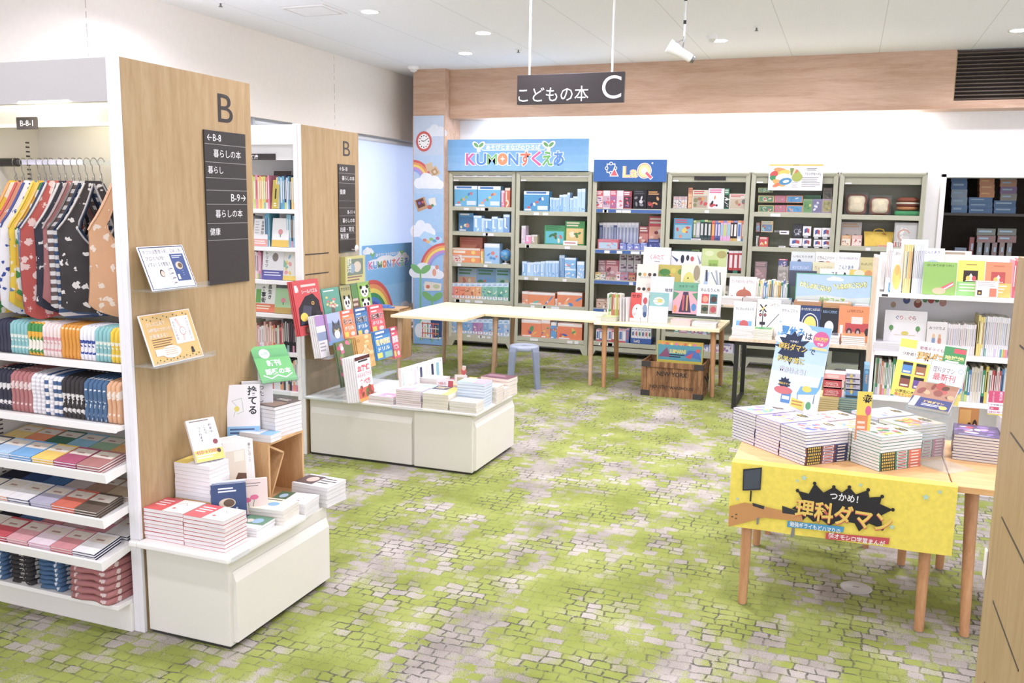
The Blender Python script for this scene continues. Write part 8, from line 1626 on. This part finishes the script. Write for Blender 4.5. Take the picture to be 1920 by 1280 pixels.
up_row(wx(1855), wx(1900), 6.6, zt2+.0005, .27, 'spined picture book', w2_, ['#f2f1ee', '#eeece8', '#e8e8e8'], name='picture_book', group=GW, d=.2, tmin=.009, tmax=.013, hvar=.006, start=i)
up_row(XW0+.03, XW1-.06, 6.58, zt3+.0005, .255, 'spined picture book', 'the third shelf of the white unit', ['#c83a34', '#e8e4dc', '#3a9a6a', '#e8d04a', '#4a8ac0', '#f0ece4', '#d8804a', '#a8c8a0', '#2c5a8a', '#e8e0c8', '#c8d8e4', '#8a2a34'], name='picture_book', group=GW, d=.2, tmin=.012, tmax=.02, hvar=.04)
# little printed animals on the rear of the unit, below the top shelf
for px, py, c, s in ((1700, 562, '#5a6a9a', 1.2), (1721, 569, '#a85a3a', 1.3), (1746, 562, '#c84a44', 1.1), (1735, 562, '#5a9a5a', .8), (1757, 562, '#5a9a5a', .8), (1768, 567, '#d8a090', 1.2), (1675, 571, '#d8b890', .9)):
    mb = MB('print'); a = Art(mb, (0, .3995, 0), (1, 0, 0), (0, 0, 1)); p = AY(px, py, YW+.4); a.ell(p.x-XW0, p.z, .02*s, .024*s, c, 12); a.ell(p.x-XW0, p.z+.014*s, .012*s, .012*s, '#e0b890', 10); mb.build('printed_motif', t)

# ================================================================ front display tables
td = table('display_table', 'pale wooden display table with yellow banner in the right foreground', -.445, .508, 4.21, 5.1, .7, 'table_wood', 'leg_wood', [(-.36, 4.26, .0, -.045), (.425, 4.28, .0, -.045), (-.37, 5.0, 0, .02), (.39, 5.02, 0, .02)])
te = table('display_table', 'second pale wooden display table at the right edge, half hidden', .513, 1.45, 4.24, 5.1, .7, 'table_wood', 'leg_wood', [(.60, 4.33, .015, -.07), (1.36, 4.3, 0, 0), (.58, 5.02, 0, .04), (1.36, 5.02, 0, 0)])
# banner
YB_ = 4.2045
q0, q1, q2, q3 = AY(1372, 864, YB_), AY(1370, 990, YB_), AY(1797, 908, YB_), AY(1783, 1037, YB_)
x0, x1 = q0.x, q2.x; W = x1-x0; zb = (q1.z+q3.z)/2; Hh = .7035-zb
t = thing('banner', 'yellow cloth banner with burst and big lettering hung on the table front', 'banner', T(x0, YB_, zb))
YEL = '#ecd630'; DK = '#2b2a2c'
mb = MB('cloth', YEL)
def wav(u): return -.002*math.sin(u*9)-.0025*math.sin(u*23+1)-.003
mb.grid(lambda u, v: (u*W, wav(u)*(1-v)**.5, v*Hh), 60, 6, YEL, 'cloth')
mb.grid(lambda u, v: (u*W, v*.07, Hh), 8, 1, YEL, 'cloth')
mb.grid(lambda u, v: (u*W, .0035, v*Hh*.98), 8, 1, '#d8d4c4', 'cloth')
mb.build('cloth', t)
mb = MB('print'); a = Art(mb, (0, -.0092, 0), (1, 0, 0), (0, 0, 1)); a.k = 1
def B(x, y): return ((x-100)/(1465-100)*W, Hh*(1-((y-(130+(x-100)*.105))/400)))      # layout of the printing on the cloth
def bp(pts, c): a.poly([B(*p) for p in pts], c)
bp([(178, 172), (298, 160), (298, 300), (182, 305)], '#2e3238'); bp([(186, 182), (290, 170), (290, 290), (190, 296)], '#4a525c'); bp([(232, 305), (242, 305), (242, 372), (232, 372)], '#2e3238')
bp([(103, 405), (200, 380), (580, 450), (575, 490), (330, 470), (103, 535)], '#cf8f3c'); bp([(440, 395), (555, 430), (552, 452), (445, 440)], '#3a3a3c'); bp([(250, 380), (330, 400), (325, 420), (255, 400)], '#3a3a3c')
for x, y in ((125, 470), (150, 455), (150, 480)): a.ell(*B(x, y), .006, .004, '#6a5a3a', 8); a.k -= 1
a.k += 1
bp([(530, 575), (520, 590), (505, 585), (515, 490), (525, 490)], '#8a8a84'); bp([(285, 470), (300, 470), (296, 515), (284, 515)], '#8a8a84')
for x, y, r in ((565, 222, .016), (525, 240, .01), (908, 262, .011), (1290, 328, .017), (1365, 297, .012), (1112, 508, .014), (152, 357, .01)): a.star(*B(x, y), r, r*.45, 5, '#b8dcc0')
burst = [(530, 300), (600, 318), (632, 255), (690, 310), (750, 275), (800, 308), (843, 275), (885, 318), (955, 290), (965, 335), (1040, 328), (1030, 372), (1108, 405), (1045, 440), (1055, 520), (975, 490), (920, 540), (890, 490), (800, 480), (740, 510), (690, 475), (640, 490), (600, 455), (575, 480), (560, 430), (500, 410), (570, 370)]
bp(burst, DK)
for p in burst[0:16:2]: a.ell(*B(*p), .008, .009, DK, 10); a.k -= 1
a.k += 1
k_ = B(730, 345); a.text(k_[0], k_[1], .04, 'つかめ！', '#f6f4ee', 'l', .02, fit=W*.125, rot=-2)
k_ = B(522, 452); a.text(k_[0], k_[1]-.004, .1, '理科ダマン', '#d8502c', 'l', .03, fit=W*.43, rot=-2.2); a.text(k_[0], k_[1], .1, '理科ダマン', '#f0cc3c', 'l', .022, fit=W*.43, rot=-2.2)
bp([(480, 487), (830, 515), (826, 548), (480, 525)], '#2f9ac4'); k_ = B(495, 516); a.text(k_[0], k_[1], .026, '勉強ギライもどハマりの', '#f6f4ee', 'l', .02, fit=W*.23, rot=-1.2)
bp([(722, 553), (1104, 575), (1100, 612), (722, 592)], '#cc2c34'); k_ = B(738, 581); a.text(k_[0], k_[1], .027, '超オモシロ学習まんが', '#f6f4ee', 'l', .02, fit=W*.25, rot=-1)
mb.build('printing', t)

# comic stacks, turned forty-four degrees
random.seed(66)
GM = 'science comics on the front table'
a44 = math.radians(44); e1 = Vector((math.cos(a44), math.sin(a44))); e2 = Vector((-math.sin(a44), math.cos(a44)))
def comic(cols, sp_cols, seed):
    rnd = random.Random(seed)
    def fr(a, w, h):
        a.rect(w*.02, h*.02, w*.98, h*.98, '#c3bcc8'); a.rect(w*.02, h*.72, w*.98, h*.98, cols[1])
        for k in range(30): a.ell(w*rnd.uniform(.12, .88), h*rnd.uniform(.1, .64), w*rnd.uniform(.06, .12), h*rnd.uniform(.04, .09), rnd.choice(cols[2:]), 9, rnd.random()*3); a.k -= .8
        a.star(w*.5, h*.84, h*.1, h*.07, 9, '#2b2a2c', sx=1.7); a.text(w*.5, h*.81, h*.06, '理科ダマン', '#f0d24a', 'c', .02, fit=w*.5); a.rect(w*.05, h*.04, w*.95, h*.14, '#f4f2ee'); a.bars(w*.1, h*.05, w*.8, h*.13, 2, cols[2], .4)
    def sa(a, t_, h):
        a.rect(0, h*.62, t_, h*.97, '#2c2a26'); 
        for k in range(7): a.rect(t_*.15, h*(.65+.044*k), t_*.85, h*(.675+.044*k), '#e0c03a'); a.k -= 1
        a.k += 1; a.rect(t_*.1, h*.34, t_*.9, h*.58, '#e8e4da'); a.rect(t_*.3, h*.36, t_*.7, h*.56, '#b03a3a'); a.rect(0, 0, t_, h*.3, sp_cols[1]); a.rect(t_*.2, h*.06, t_*.6, h*.24, '#f0e0c8')
    return book(.182, .257, .0138, cols[0], sp_cols[0], '#f4f2ee', fr, sa)
SETS = [(['#6a4a8a', '#e8e4f0', '#8a6ab0', '#e8c84a', '#5ab0a0', '#f0f0f0'], ('#3a4a7a', '#4a5a8a')), (['#8a6ab0', '#f0f0ec', '#6a5aa8', '#f0d86a', '#e8a0b0', '#ffffff'], ('#8a2a34', '#3a4a7a')), (['#4a5aa0', '#eef0f4', '#5a6ab0', '#e8b0a8', '#d8644a', '#f4f4f4'], ('#8a3a2c', '#3a4064')),
        (['#4a9a7a', '#f4f0e4', '#d8504a', '#e8d04a', '#3a8a5a', '#f4f4f4'], ('#3a8a6a', '#e0603c')), (['#a8c04a', '#f0e0c8', '#e8843a', '#d8d84a', '#5a8a3a', '#f4f4f0'], ('#4a5a34', '#c83a6a')), (['#7aa85a', '#eef0ea', '#c8b84a', '#5a9ab0', '#e89a5a', '#f4f4f4'], ('#5a6a4a', '#4a7a9a')),
        (['#d87a84', '#f4ece8', '#c85a5a', '#e8c8b0', '#8a9a6a', '#f4f4f4'], ('#b04a5a', '#c86a6a')), (['#8ab0d8', '#f0f4f6', '#6a9ac8', '#e8e4d8', '#c87a6a', '#f4f4f4'], ('#3a5a8a', '#5a8ac0'))]
def bk(c, spr, n, nm, fl):
    p = comic(*SETS[spr], seed=spr+5)
    return stack(c[0], c[1], .7005, 44, n, p, 'comic_book', '%s science comic' % nm, fl, 'comic book', GM, 1.0, lambda i: (180 if i >= n//2 else 0)+90)
# cover rows: book width runs along e2, height along e1
base3 = Vector((-.088, 4.44)); base4 = Vector((.23, 4.475))+e1*.011
def st(c, i, n, nm, where, spines_right):
    p = comic(*SETS[i], seed=i+5)
    stack(c.x, c.y, .7005, 0, n, p, 'comic_book', nm+' science comic', where, 'comic book', GM, .9, lambda k: 134 if k < (n+1)//2 else -46)
st(base3+e2*.374, 0, 11, 'purple', 'the leftmost comic stack', 1); st(base3+e2*.187, 1, 11, 'violet', 'the second comic stack from the left', 1); st(base3, 2, 11, 'blue', 'the front left comic stack', 1)
st(base4, 3, 11, 'green', 'the front middle comic stack', 1); st(base4+e1*.268+e2*.10, 4, 11, 'lime', 'the comic stack behind the clear stand', 1)
st(base4+e2*.19+e1*.0, 5, 10, 'olive', 'the comic stack behind the front middle one', 1); st(base4+e2*.385+e1*.012, 6, 10, 'pink', 'the comic stack before the white shelf', 1); st(base4+e2*.30+e1*.285, 7, 11, 'sky blue', 'the rear comic stack behind the lime one', 1)
zc = .7005+11*.0144
def quad_frame(TL, TR, BL):
    u = (TR-TL); w_ = u.length; u.normalize(); v = TL-BL; v = v-u*v.dot(u); h_ = v.length; v.normalize(); n = u.cross(v)   # n points to the viewer
    return Matrix(((u.x, -n.x, v.x, BL.x), (u.y, -n.y, v.y, BL.y), (u.z, -n.z, v.z, BL.z), (0, 0, 0, 1))), w_, h_
def board(name, label, pts, depths, base, draw, th=.004, cat='sign'):
    (tl, tr, bl), (dt, dr, db) = pts, depths
    M, w_, h_ = quad_frame(AY(*tl, dt), AY(*tr, dr), AY(*bl, db))
    mb = MB('print', base); mb.box(0, w_, 0, th, 0, h_); draw(Art(mb, (0, 0, 0), (1, 0, 0), (0, 0, 1)), w_, h_)
    o = mb.build(name, None, M); tag(o, label, cat); return M, w_, h_
def pop_summer(a, w, h):
    cs = ['#f4f8fb', '#eef5fa', '#e0eef8', '#cfe6f6', '#bfe0f4', '#9fd0f0', '#86c2ec']
    for k, c in enumerate(cs): a.rect(0, h*k/7, w, h*(k+1)/7, c); a.k -= 1
    a.k += 1; a.ell(w*.3, h*.93, w*.34, h*.1, '#f8fafb', 20); a.ell(w*.62, h*.88, w*.2, h*.07, '#f8fafb', 18); a.ell(w*.16, h*.8, w*.2, h*.05, '#f8fafb', 18)
    a.text(w*.06, h*.86, h*.115, '夏休み', '#2f8fd0', 'l', .03, fit=w*.46); a.text(w*.54, h*.84, h*.09, 'は', '#2a3a5a', 'l', .02)
    a.star(w*.33, h*.72, w*.32, w*.22, 12, '#2c3a56', sx=1.0, jit=.12); a.text(w*.34, h*.78, h*.03, 'つかめ！', '#f4f2ee', 'c', .02); a.text(w*.33, h*.69, h*.085, '理科ダマン', '#efc838', 'c', .02, fit=w*.55); a.text(w*.66, h*.68, h*.075, 'で', '#2a3a5a', 'l', .02)
    a.ell(w*.84, h*.86, w*.15, h*.09, '#dd4f92', 22); a.text(w*.84, h*.845, h*.05, '200万部', '#f2e04a', 'c', .03, fit=w*.25); a.text(w*.84, h*.79, h*.035, '突破', '#f6f4f0', 'c', .02); a.rect(w*.7, h*.735, w*.98, h*.765, '#e8e090')
    a.text(w*.08, h*.55, h*.075, '科学の旅に', '#f0dc4a', 'l', .015, fit=w*.52, edge='#2a3a5a', ew=.025); a.text(w*.16, h*.43, h*.075, '出かけよう！', '#f6f4ee', 'l', .01, fit=w*.5, edge='#2a3a5a', ew=.025)
    a.poly([(w*.56, h*.2), (w*.92, h*.24), (w*.98, h*.32), (w*.62, h*.3)], '#6ab4dc'); a.line([(w*.58, h*.2), (w*.6, h*.12)], .004, '#3a6a9a'); a.line([(w*.9, h*.23), (w*.9, h*.13)], .004, '#3a6a9a'); a.poly([(w*.92, h*.24), (w*.97, h*.45), (w, h*.45), (w*.98, h*.32)], '#6ab4dc'); a.ell(w*.74, h*.28, w*.09, h*.035, '#ecd84a', 16)
    a.rect(w*.28, h*.08, w*.46, h*.22, '#4a8ac8'); a.rect(w*.3, h*.12, w*.44, h*.16, '#f2f0ec'); a.star(w*.3, h*.3, w*.13, w*.09, 10, '#2c3a56'); a.text(w*.3, h*.285, h*.03, '理科ダマン', '#efc838', 'c', .02, fit=w*.2); a.ell(w*.3, h*.22, w*.18, h*.045, '#d86a6a', 16)
    a.poly([(w*.48, h*.06), (w*.74, h*.03), (w*.74, h*.13), (w*.48, h*.16)], '#ecdc4a'); a.bars(w*.5, h*.06, w*.72, h*.13, 2, '#c88a3a', .5); a.ell(w*.82, h*.1, w*.05, h*.045, '#5aa86a', 14)
board('summer_promotion_board', 'tall blue and white summer promotion board leaning behind the comics', ((1467, 602), (1565, 617), (1434, 760)), (4.86, 4.78, 4.80), '#f4f8fb', pop_summer, .005)
def pop_yellow(a, w, h):
    a.rect(0, h*.55, w, h, '#f4f0e0'); a.rect(w*.0, 0, w, h*.62, '#f0dc3e'); a.rect(0, h*.85, w*.25, h, '#f0dc3e')
    a.text(w*.3, h*.86, h*.07, '勉強ギライもどハマり！', '#8a2a5a', 'l', .01, fit=w*.62); a.text(w*.06, h*.72, h*.07, 'つかめ！', '#3a2a24', 'l', .02, fit=w*.2); a.text(w*.28, h*.68, h*.16, '理科ダマン', '#e8b030', 'l', .02, fit=w*.5, edge='#3a2a24', ew=.03)
    for r_ in range(2):
        for c_ in range(4):
            x, z = w*(.1+.2*c_), h*(.4-.24*r_); a.rect(x, z, x+w*.15, z+h*.2, ('#3f8ac8', '#a8683a', '#d8a03a', '#5a8a9a', '#8a4a34', '#6a4a9a', '#7a9a8a', '#c84a4a')[r_*4+c_]); a.rect(x, z+h*.15, x+w*.15, z+h*.2, '#2a2a2a'); a.rect(x+w*.02, z+h*.02, x+w*.13, z+h*.05, '#e8e0c8')
    a.text(w*.06, h*.06, h*.06, '小学生に大人気！', '#2a2a2a', 'l', .01, fit=w*.42); a.text(w*.06, h*-.005+h*.01, h*.05, '超オモシロ学習まんが', '#c83a34', 'l', .01, fit=w*.5)
    a.rect(w*.66, h*.6, w*.98, h*.98, '#3f9a54'); a.rect(w*.8, h*.88, w*.97, h*.96, '#d83a4a'); a.text(w*.68, h*.76, h*.08, '地球編', '#e8e08a', 'l', .03, fit=w*.28); a.bars(w*.7, h*.64, w*.95, h*.74, 2, '#f0f0ea', .5); a.ell(w*.9, h*.35, w*.12, h*.2, '#3a94c8', 16); a.rect(w*.88, h*.56, w*.98, h*.7, '#c83a44')
board('comic_series_board', 'yellow comic series board leaning behind the clear stand', ((1713, 637), (1841, 657), (1669, 738)), (5.02, 4.98, 4.92), '#f0dc3e', pop_yellow, .004)
M, w_, h_ = board('handwritten_card', 'white handwritten card with red lettering above the sample comic', ((1748, 673), (1815, 685), (1737, 716)), (4.79, 4.75, 4.76), '#f6f5f0', lambda a, w, h: (a.rect(.002, .002, w-.002, h-.002, '#7ab08a'), a.rect(.004, .004, w-.004, h-.004, '#f7f6f2'), a.text(w*.1, h*.52, h*.27, '理科ダマン', '#5a5a5a', 'l', 0, fit=w*.6), a.text(w*.14, h*.2, h*.32, '最新刊', '#d8404a', 'l', .01, fit=w*.62), a.text(w*.42, h*.06, h*.12, '出ました！', '#5a7a8a', 'l', 0, fit=w*.3), a.arc(w*.87, h*.68, h*.08, h*.1, 0, 360, '#8ab4c8', 14)), .002, 'card')
def sample(a, w, h):
    a.rect(0, h*.4, w, h, '#a8785a'); blobs(a, w, h, ['#8a4a3a', '#c89a6a', '#b04a3c', '#6a4a3c'], 10, .08, .45, .92, .95); a.rect(0, 0, w, h*.38, '#3c4478'); a.poly([(0, 0), (w*.16, 0), (w*.2, h*.4), (w*.06, h*.4)], '#e8e4dc'); a.text(w*.58, h*.2, h*.1, '理科ダマン', '#e0c04a', 'c', .03, fit=w*.5); a.bars(w*.3, h*.06, w*.8, h*.16, 2, '#d8d8e8', .5); a.ell(w*.84, h*.1, w*.1, h*.07, '#f0d03a', 14)
Ms, ws, hs = quad_frame(AY(1731, 714, 4.76), AY(1806, 727, 4.70), AY(1702, 757, 4.62))
p = book(ws, hs, .018, '#a8785a', '#c8c4bc', '#f2efe8', sample); place(p, Ms @ T(ws/2, .012, 0), 'comic_book', 'brown sample comic lying open to view on the clear acrylic stand', 'comic book')
tst = thing('acrylic_stand', 'clear acrylic book stand at the right of the front comics', 'stand', T(.505, 4.545, .7005) @ RZ(44))
mb = MB('acrylic', '#ffffff'); mb.box(-.085, .09, -.09, .085, 0, .004); mb.box(-.085, .09, .075, .079, .004, .22); mb.box(-.087, -.083, -.06, .075, .004, .16); mb.build('frame', tst)
mb = MB('acrylic', '#ffffff'); mb.box(-ws/2-.01, ws/2+.01, .0225, .0255, -.01, hs*.9); mb.box(-ws/2-.01, ws/2+.01, -.01, .0225, -.013, -.01); mb.build('tray', tst).matrix_world = Ms @ T(ws/2, .0, 0)
# little yellow talker between the stacks
a0, a1 = AY(1604, 790, 4.5), AY(1642, 728, 4.5)
def talk(a, w, h): a.rect(0, 0, w*.8, h*.52, '#e8843a'); a.star(w*.68, h*.86, w*.34, w*.24, 9, '#2a2a2a'); a.text(w*.68, h*.83, h*.1, 'ダマン', '#f0d24a', 'c', .03, fit=w*.5); a.ell(w*.78, h*.62, w*.2, h*.1, '#e0508a', 14); a.bars(w*.1, h*.1, w*.7, h*.4, 3, '#f4e0c8', .5)
card('shelf_talker', 'small yellow and orange cut-out card standing between the comic stacks', T(a0.x, 4.44, .7005+.11) @ RZ(10), (a1.x-a0.x)*.85, a1.z-.7-.12, '#f0d83e', talk)
# books and boxes behind the comics
def pile(px, w_, d_, y, z, n, th, c, desc, where, spine=None, page='#ece8dc', fr=None, name='picture_book', yaw=0, parts=True):
    return fstack(AY(px, 740, y).x, y+d_/2, z, w_, d_, th, n, c, desc, where, 'mixed books stacked behind the comics', yaw=yaw, spine=spine, page=page, front=fr, name=name, parts=parts)
t = thing('low_stand', 'low pale stand carrying book piles behind the comics', 'stand', T(-.06, 5.2, 0))
mb = MB('table_wood'); mb.box(-.3, .3, 0, .5, .66, .69); mb.build('top', t, None, .002)
for x in (-.28, .26):
    for y in (.02, .44): MB('leg_wood').box(x, x+.03, y, y+.03, 0, .66).build('leg', t)
z1 = pile(1547, .15, .2, 5.25, .6905, 12, .012, '#c8b83a', 'thin yellow green book', 'the yellow pile behind the summer board', '#a8a84a', '#d8d09a')
z2 = pile(1580, .22, .2, 5.27, .6905, 12, .012, '#4a8a9a', 'thin teal and green book', 'the teal pile behind the comics', '#3a7a8a', '#9ab8a8')
z3 = pile(1560, .2, .16, 5.3, max(z1, z2)+.001, 4, .03, '#d0424a', 'red boxed book', 'the red pile on the teal pile', '#d0424a', '#d8505a', lambda a, w, h: a.rect(w*.1, h*.1, w*.9, h*.9, '#f0a8a0')) if False else None
zz = max(z1, z2)+.002
def bxs(px0, px1, y0_, y1_, y, c, lab, art):
    a0, a1 = AY(px0, y1_, y), AY(px1, y0_, y); mb = MB('gloss', c); mb.box(0, a1.x-a0.x, 0, .12, 0, a1.z-a0.z-.001); art(Art(mb, (0, 0, 0), (1, 0, 0), (0, 0, 1), 'gloss'), a1.x-a0.x, a1.z-a0.z); o = mb.build('card_game_box', None, T(a0.x, y, a0.z)); tag(o, lab, 'box'); return a1.z
def pyz(z, y, px=1560):
    lo, hi = 300., 1200.
    for _ in range(40):
        m_ = (lo+hi)/2
        if AY(px, m_, y).z > z: lo = m_
        else: hi = m_
    return lo
yb = 5.29; pb = pyz(zz, yb)
kr = lambda a, w, h: (a.text(w*.12, h*.35, h*.4, 'くらべるえじてん', '#f4e8e0', 'l', .03, fit=w*.62), a.bars(w*.05, h*.06, w*.85, h*.26, 1, '#e8b0a8', .6), a.rect(w*.9, 0, w, h, '#e8e0d8'))
for k in range(2): bxs(1543, 1583, pb-15*(k+1), pb-15*k, yb, '#c83a44', 'red boxed dictionary, %s of the two behind the comics' % ('lower', 'upper')[k], kr)
bxs(1546, 1587, pb-40, pb-30, yb, '#f0a8a0', 'pink boxed dictionary lying on the red ones behind the comics', lambda a, w, h: a.bars(w*.1, h*.2, w*.9, h*.8, 1, '#f6d8d0', .7))
for k in range(4): bxs(1585, 1613, pb-2-10*(k+1), pb-2-10*k, yb, ('#3a90d0', '#b8bccc', '#c4c8d4', '#d0d2dc')[k], '%s card box, %s up in the pile beside the red dictionaries' % (('blue', 'grey', 'pale grey', 'pale grey')[k], ORD[k]), lambda a, w, h: (a.bars(w*.08, h*.2, w*.9, h*.8, 1, '#8a90b0', .6), a.ell(w*.4, h*.5, w*.09, h*.35, '#d8cc4a', 10)))
bxs(1617, 1631, pb-2-56, pb-2, yb, '#2f86b8', 'tall blue fish card box standing at the right of the pile', lambda a, w, h: (a.vtext(w*.55, h*.68, w*.5, 'さかなつ', '#e8b04a', .04), a.rect(0, h*.86, w, h, '#8ac4e0'), a.ell(w*.5, h*.76, w*.34, h*.06, '#6ab0d8')))
# right hand table: curled magazines and art guide
fstack(.66, 4.83, .7005, .2, .26, .013, 9, '#5a4a7a', 'purple comic magazine', 'the curled pile on the right table', 'purple magazines on the right table', front=lambda a, w, h: (blobs(a, w, h, ['#c83a5a', '#e8e4ec', '#8a6ab0', '#3a3a6a', '#f0b0c0'], 16, .06, .1, .94, .95), a.bars(w*.1, h*.03, w*.9, h*.12, 2, '#c8c8e0', .5)), page='#e4dccb', name='magazine', cat='magazine', yaw=-5, spine='#2c2a30')
fstack(.86, 4.86, .7005, .17, .25, .02, 9, '#e8e4dc', 'white art guide book', 'the rightmost table pile', 'art guide books on the right table', front=lambda a, w, h: (blobs(a, w, h, ['#e86a8a', '#8ac06a', '#e8c84a', '#d84a6a'], 12, .06, .1, .94, .95)), page='#ece6da', yaw=4)
def photo2(a, w, h): a.rect(0, 0, w, h, '#c8862c'); a.rect(w*.05, h*.5, w*.6, h*.95, '#e8b04a'); a.ell(w*.55, h*.4, w*.14, h*.22, '#3a2a22'); a.ell(w*.54, h*.36, w*.1, h*.16, '#e8c0a0'); a.ell(w*.82, h*.48, w*.13, h*.22, '#3a2a22'); a.ell(w*.82, h*.44, w*.09, h*.15, '#e0b898'); a.rect(w*.4, 0, w, h*.2, '#4a4a5a')
a0 = AY(1797, 795, 5.02); a1 = AY(1838, 768, 5.02)
card('photo_card', 'orange photo card of two people standing behind the purple magazines', T(a0.x, 5.03, .7005) @ RX(-5), a1.x-a0.x, a1.z-.7, '#c8862c', photo2)
def art_guide(a, w, h): a.rect(0, h*.52, w, h, '#d8346a'); a.vtext(w*.86, h*.97, w*.15, '絵画の', '#f6f0f2', .02); a.vtext(w*.55, h*.97, w*.15, '見方が', '#f6f0f2', .02); a.vtext(w*.22, h*.95, w*.1, 'よくわかる', '#f6f0f2', .01); a.text(w*.1, h*.4, h*.07, '小学館の図鑑', '#5a5a6a', 'l', .01, fit=w*.8); a.rect(w*.08, h*.22, w*.5, h*.34, '#d8345a'); a.text(w*.12, h*.25, h*.06, '図解', '#f6f0f2', 'l', .02); a.text(w*.08, h*.1, h*.08, 'はじめての', '#d8345a', 'l', .02, fit=w*.84); a.rect(0, 0, w, h*.06, '#e8d84a')
a0 = AY(1848, 800, 4.96); a1 = AY(1897, 735, 4.96)
zg = .7005+9*.0206+.0015
card('art_guide_card', 'pink and white art guide card with vertical lettering at the right edge', T(a0.x, 4.95, zg) @ RX(-6), a1.x-a0.x, a1.z-zg, '#f4f2ee', art_guide)

bpy.context.view_layer.update()
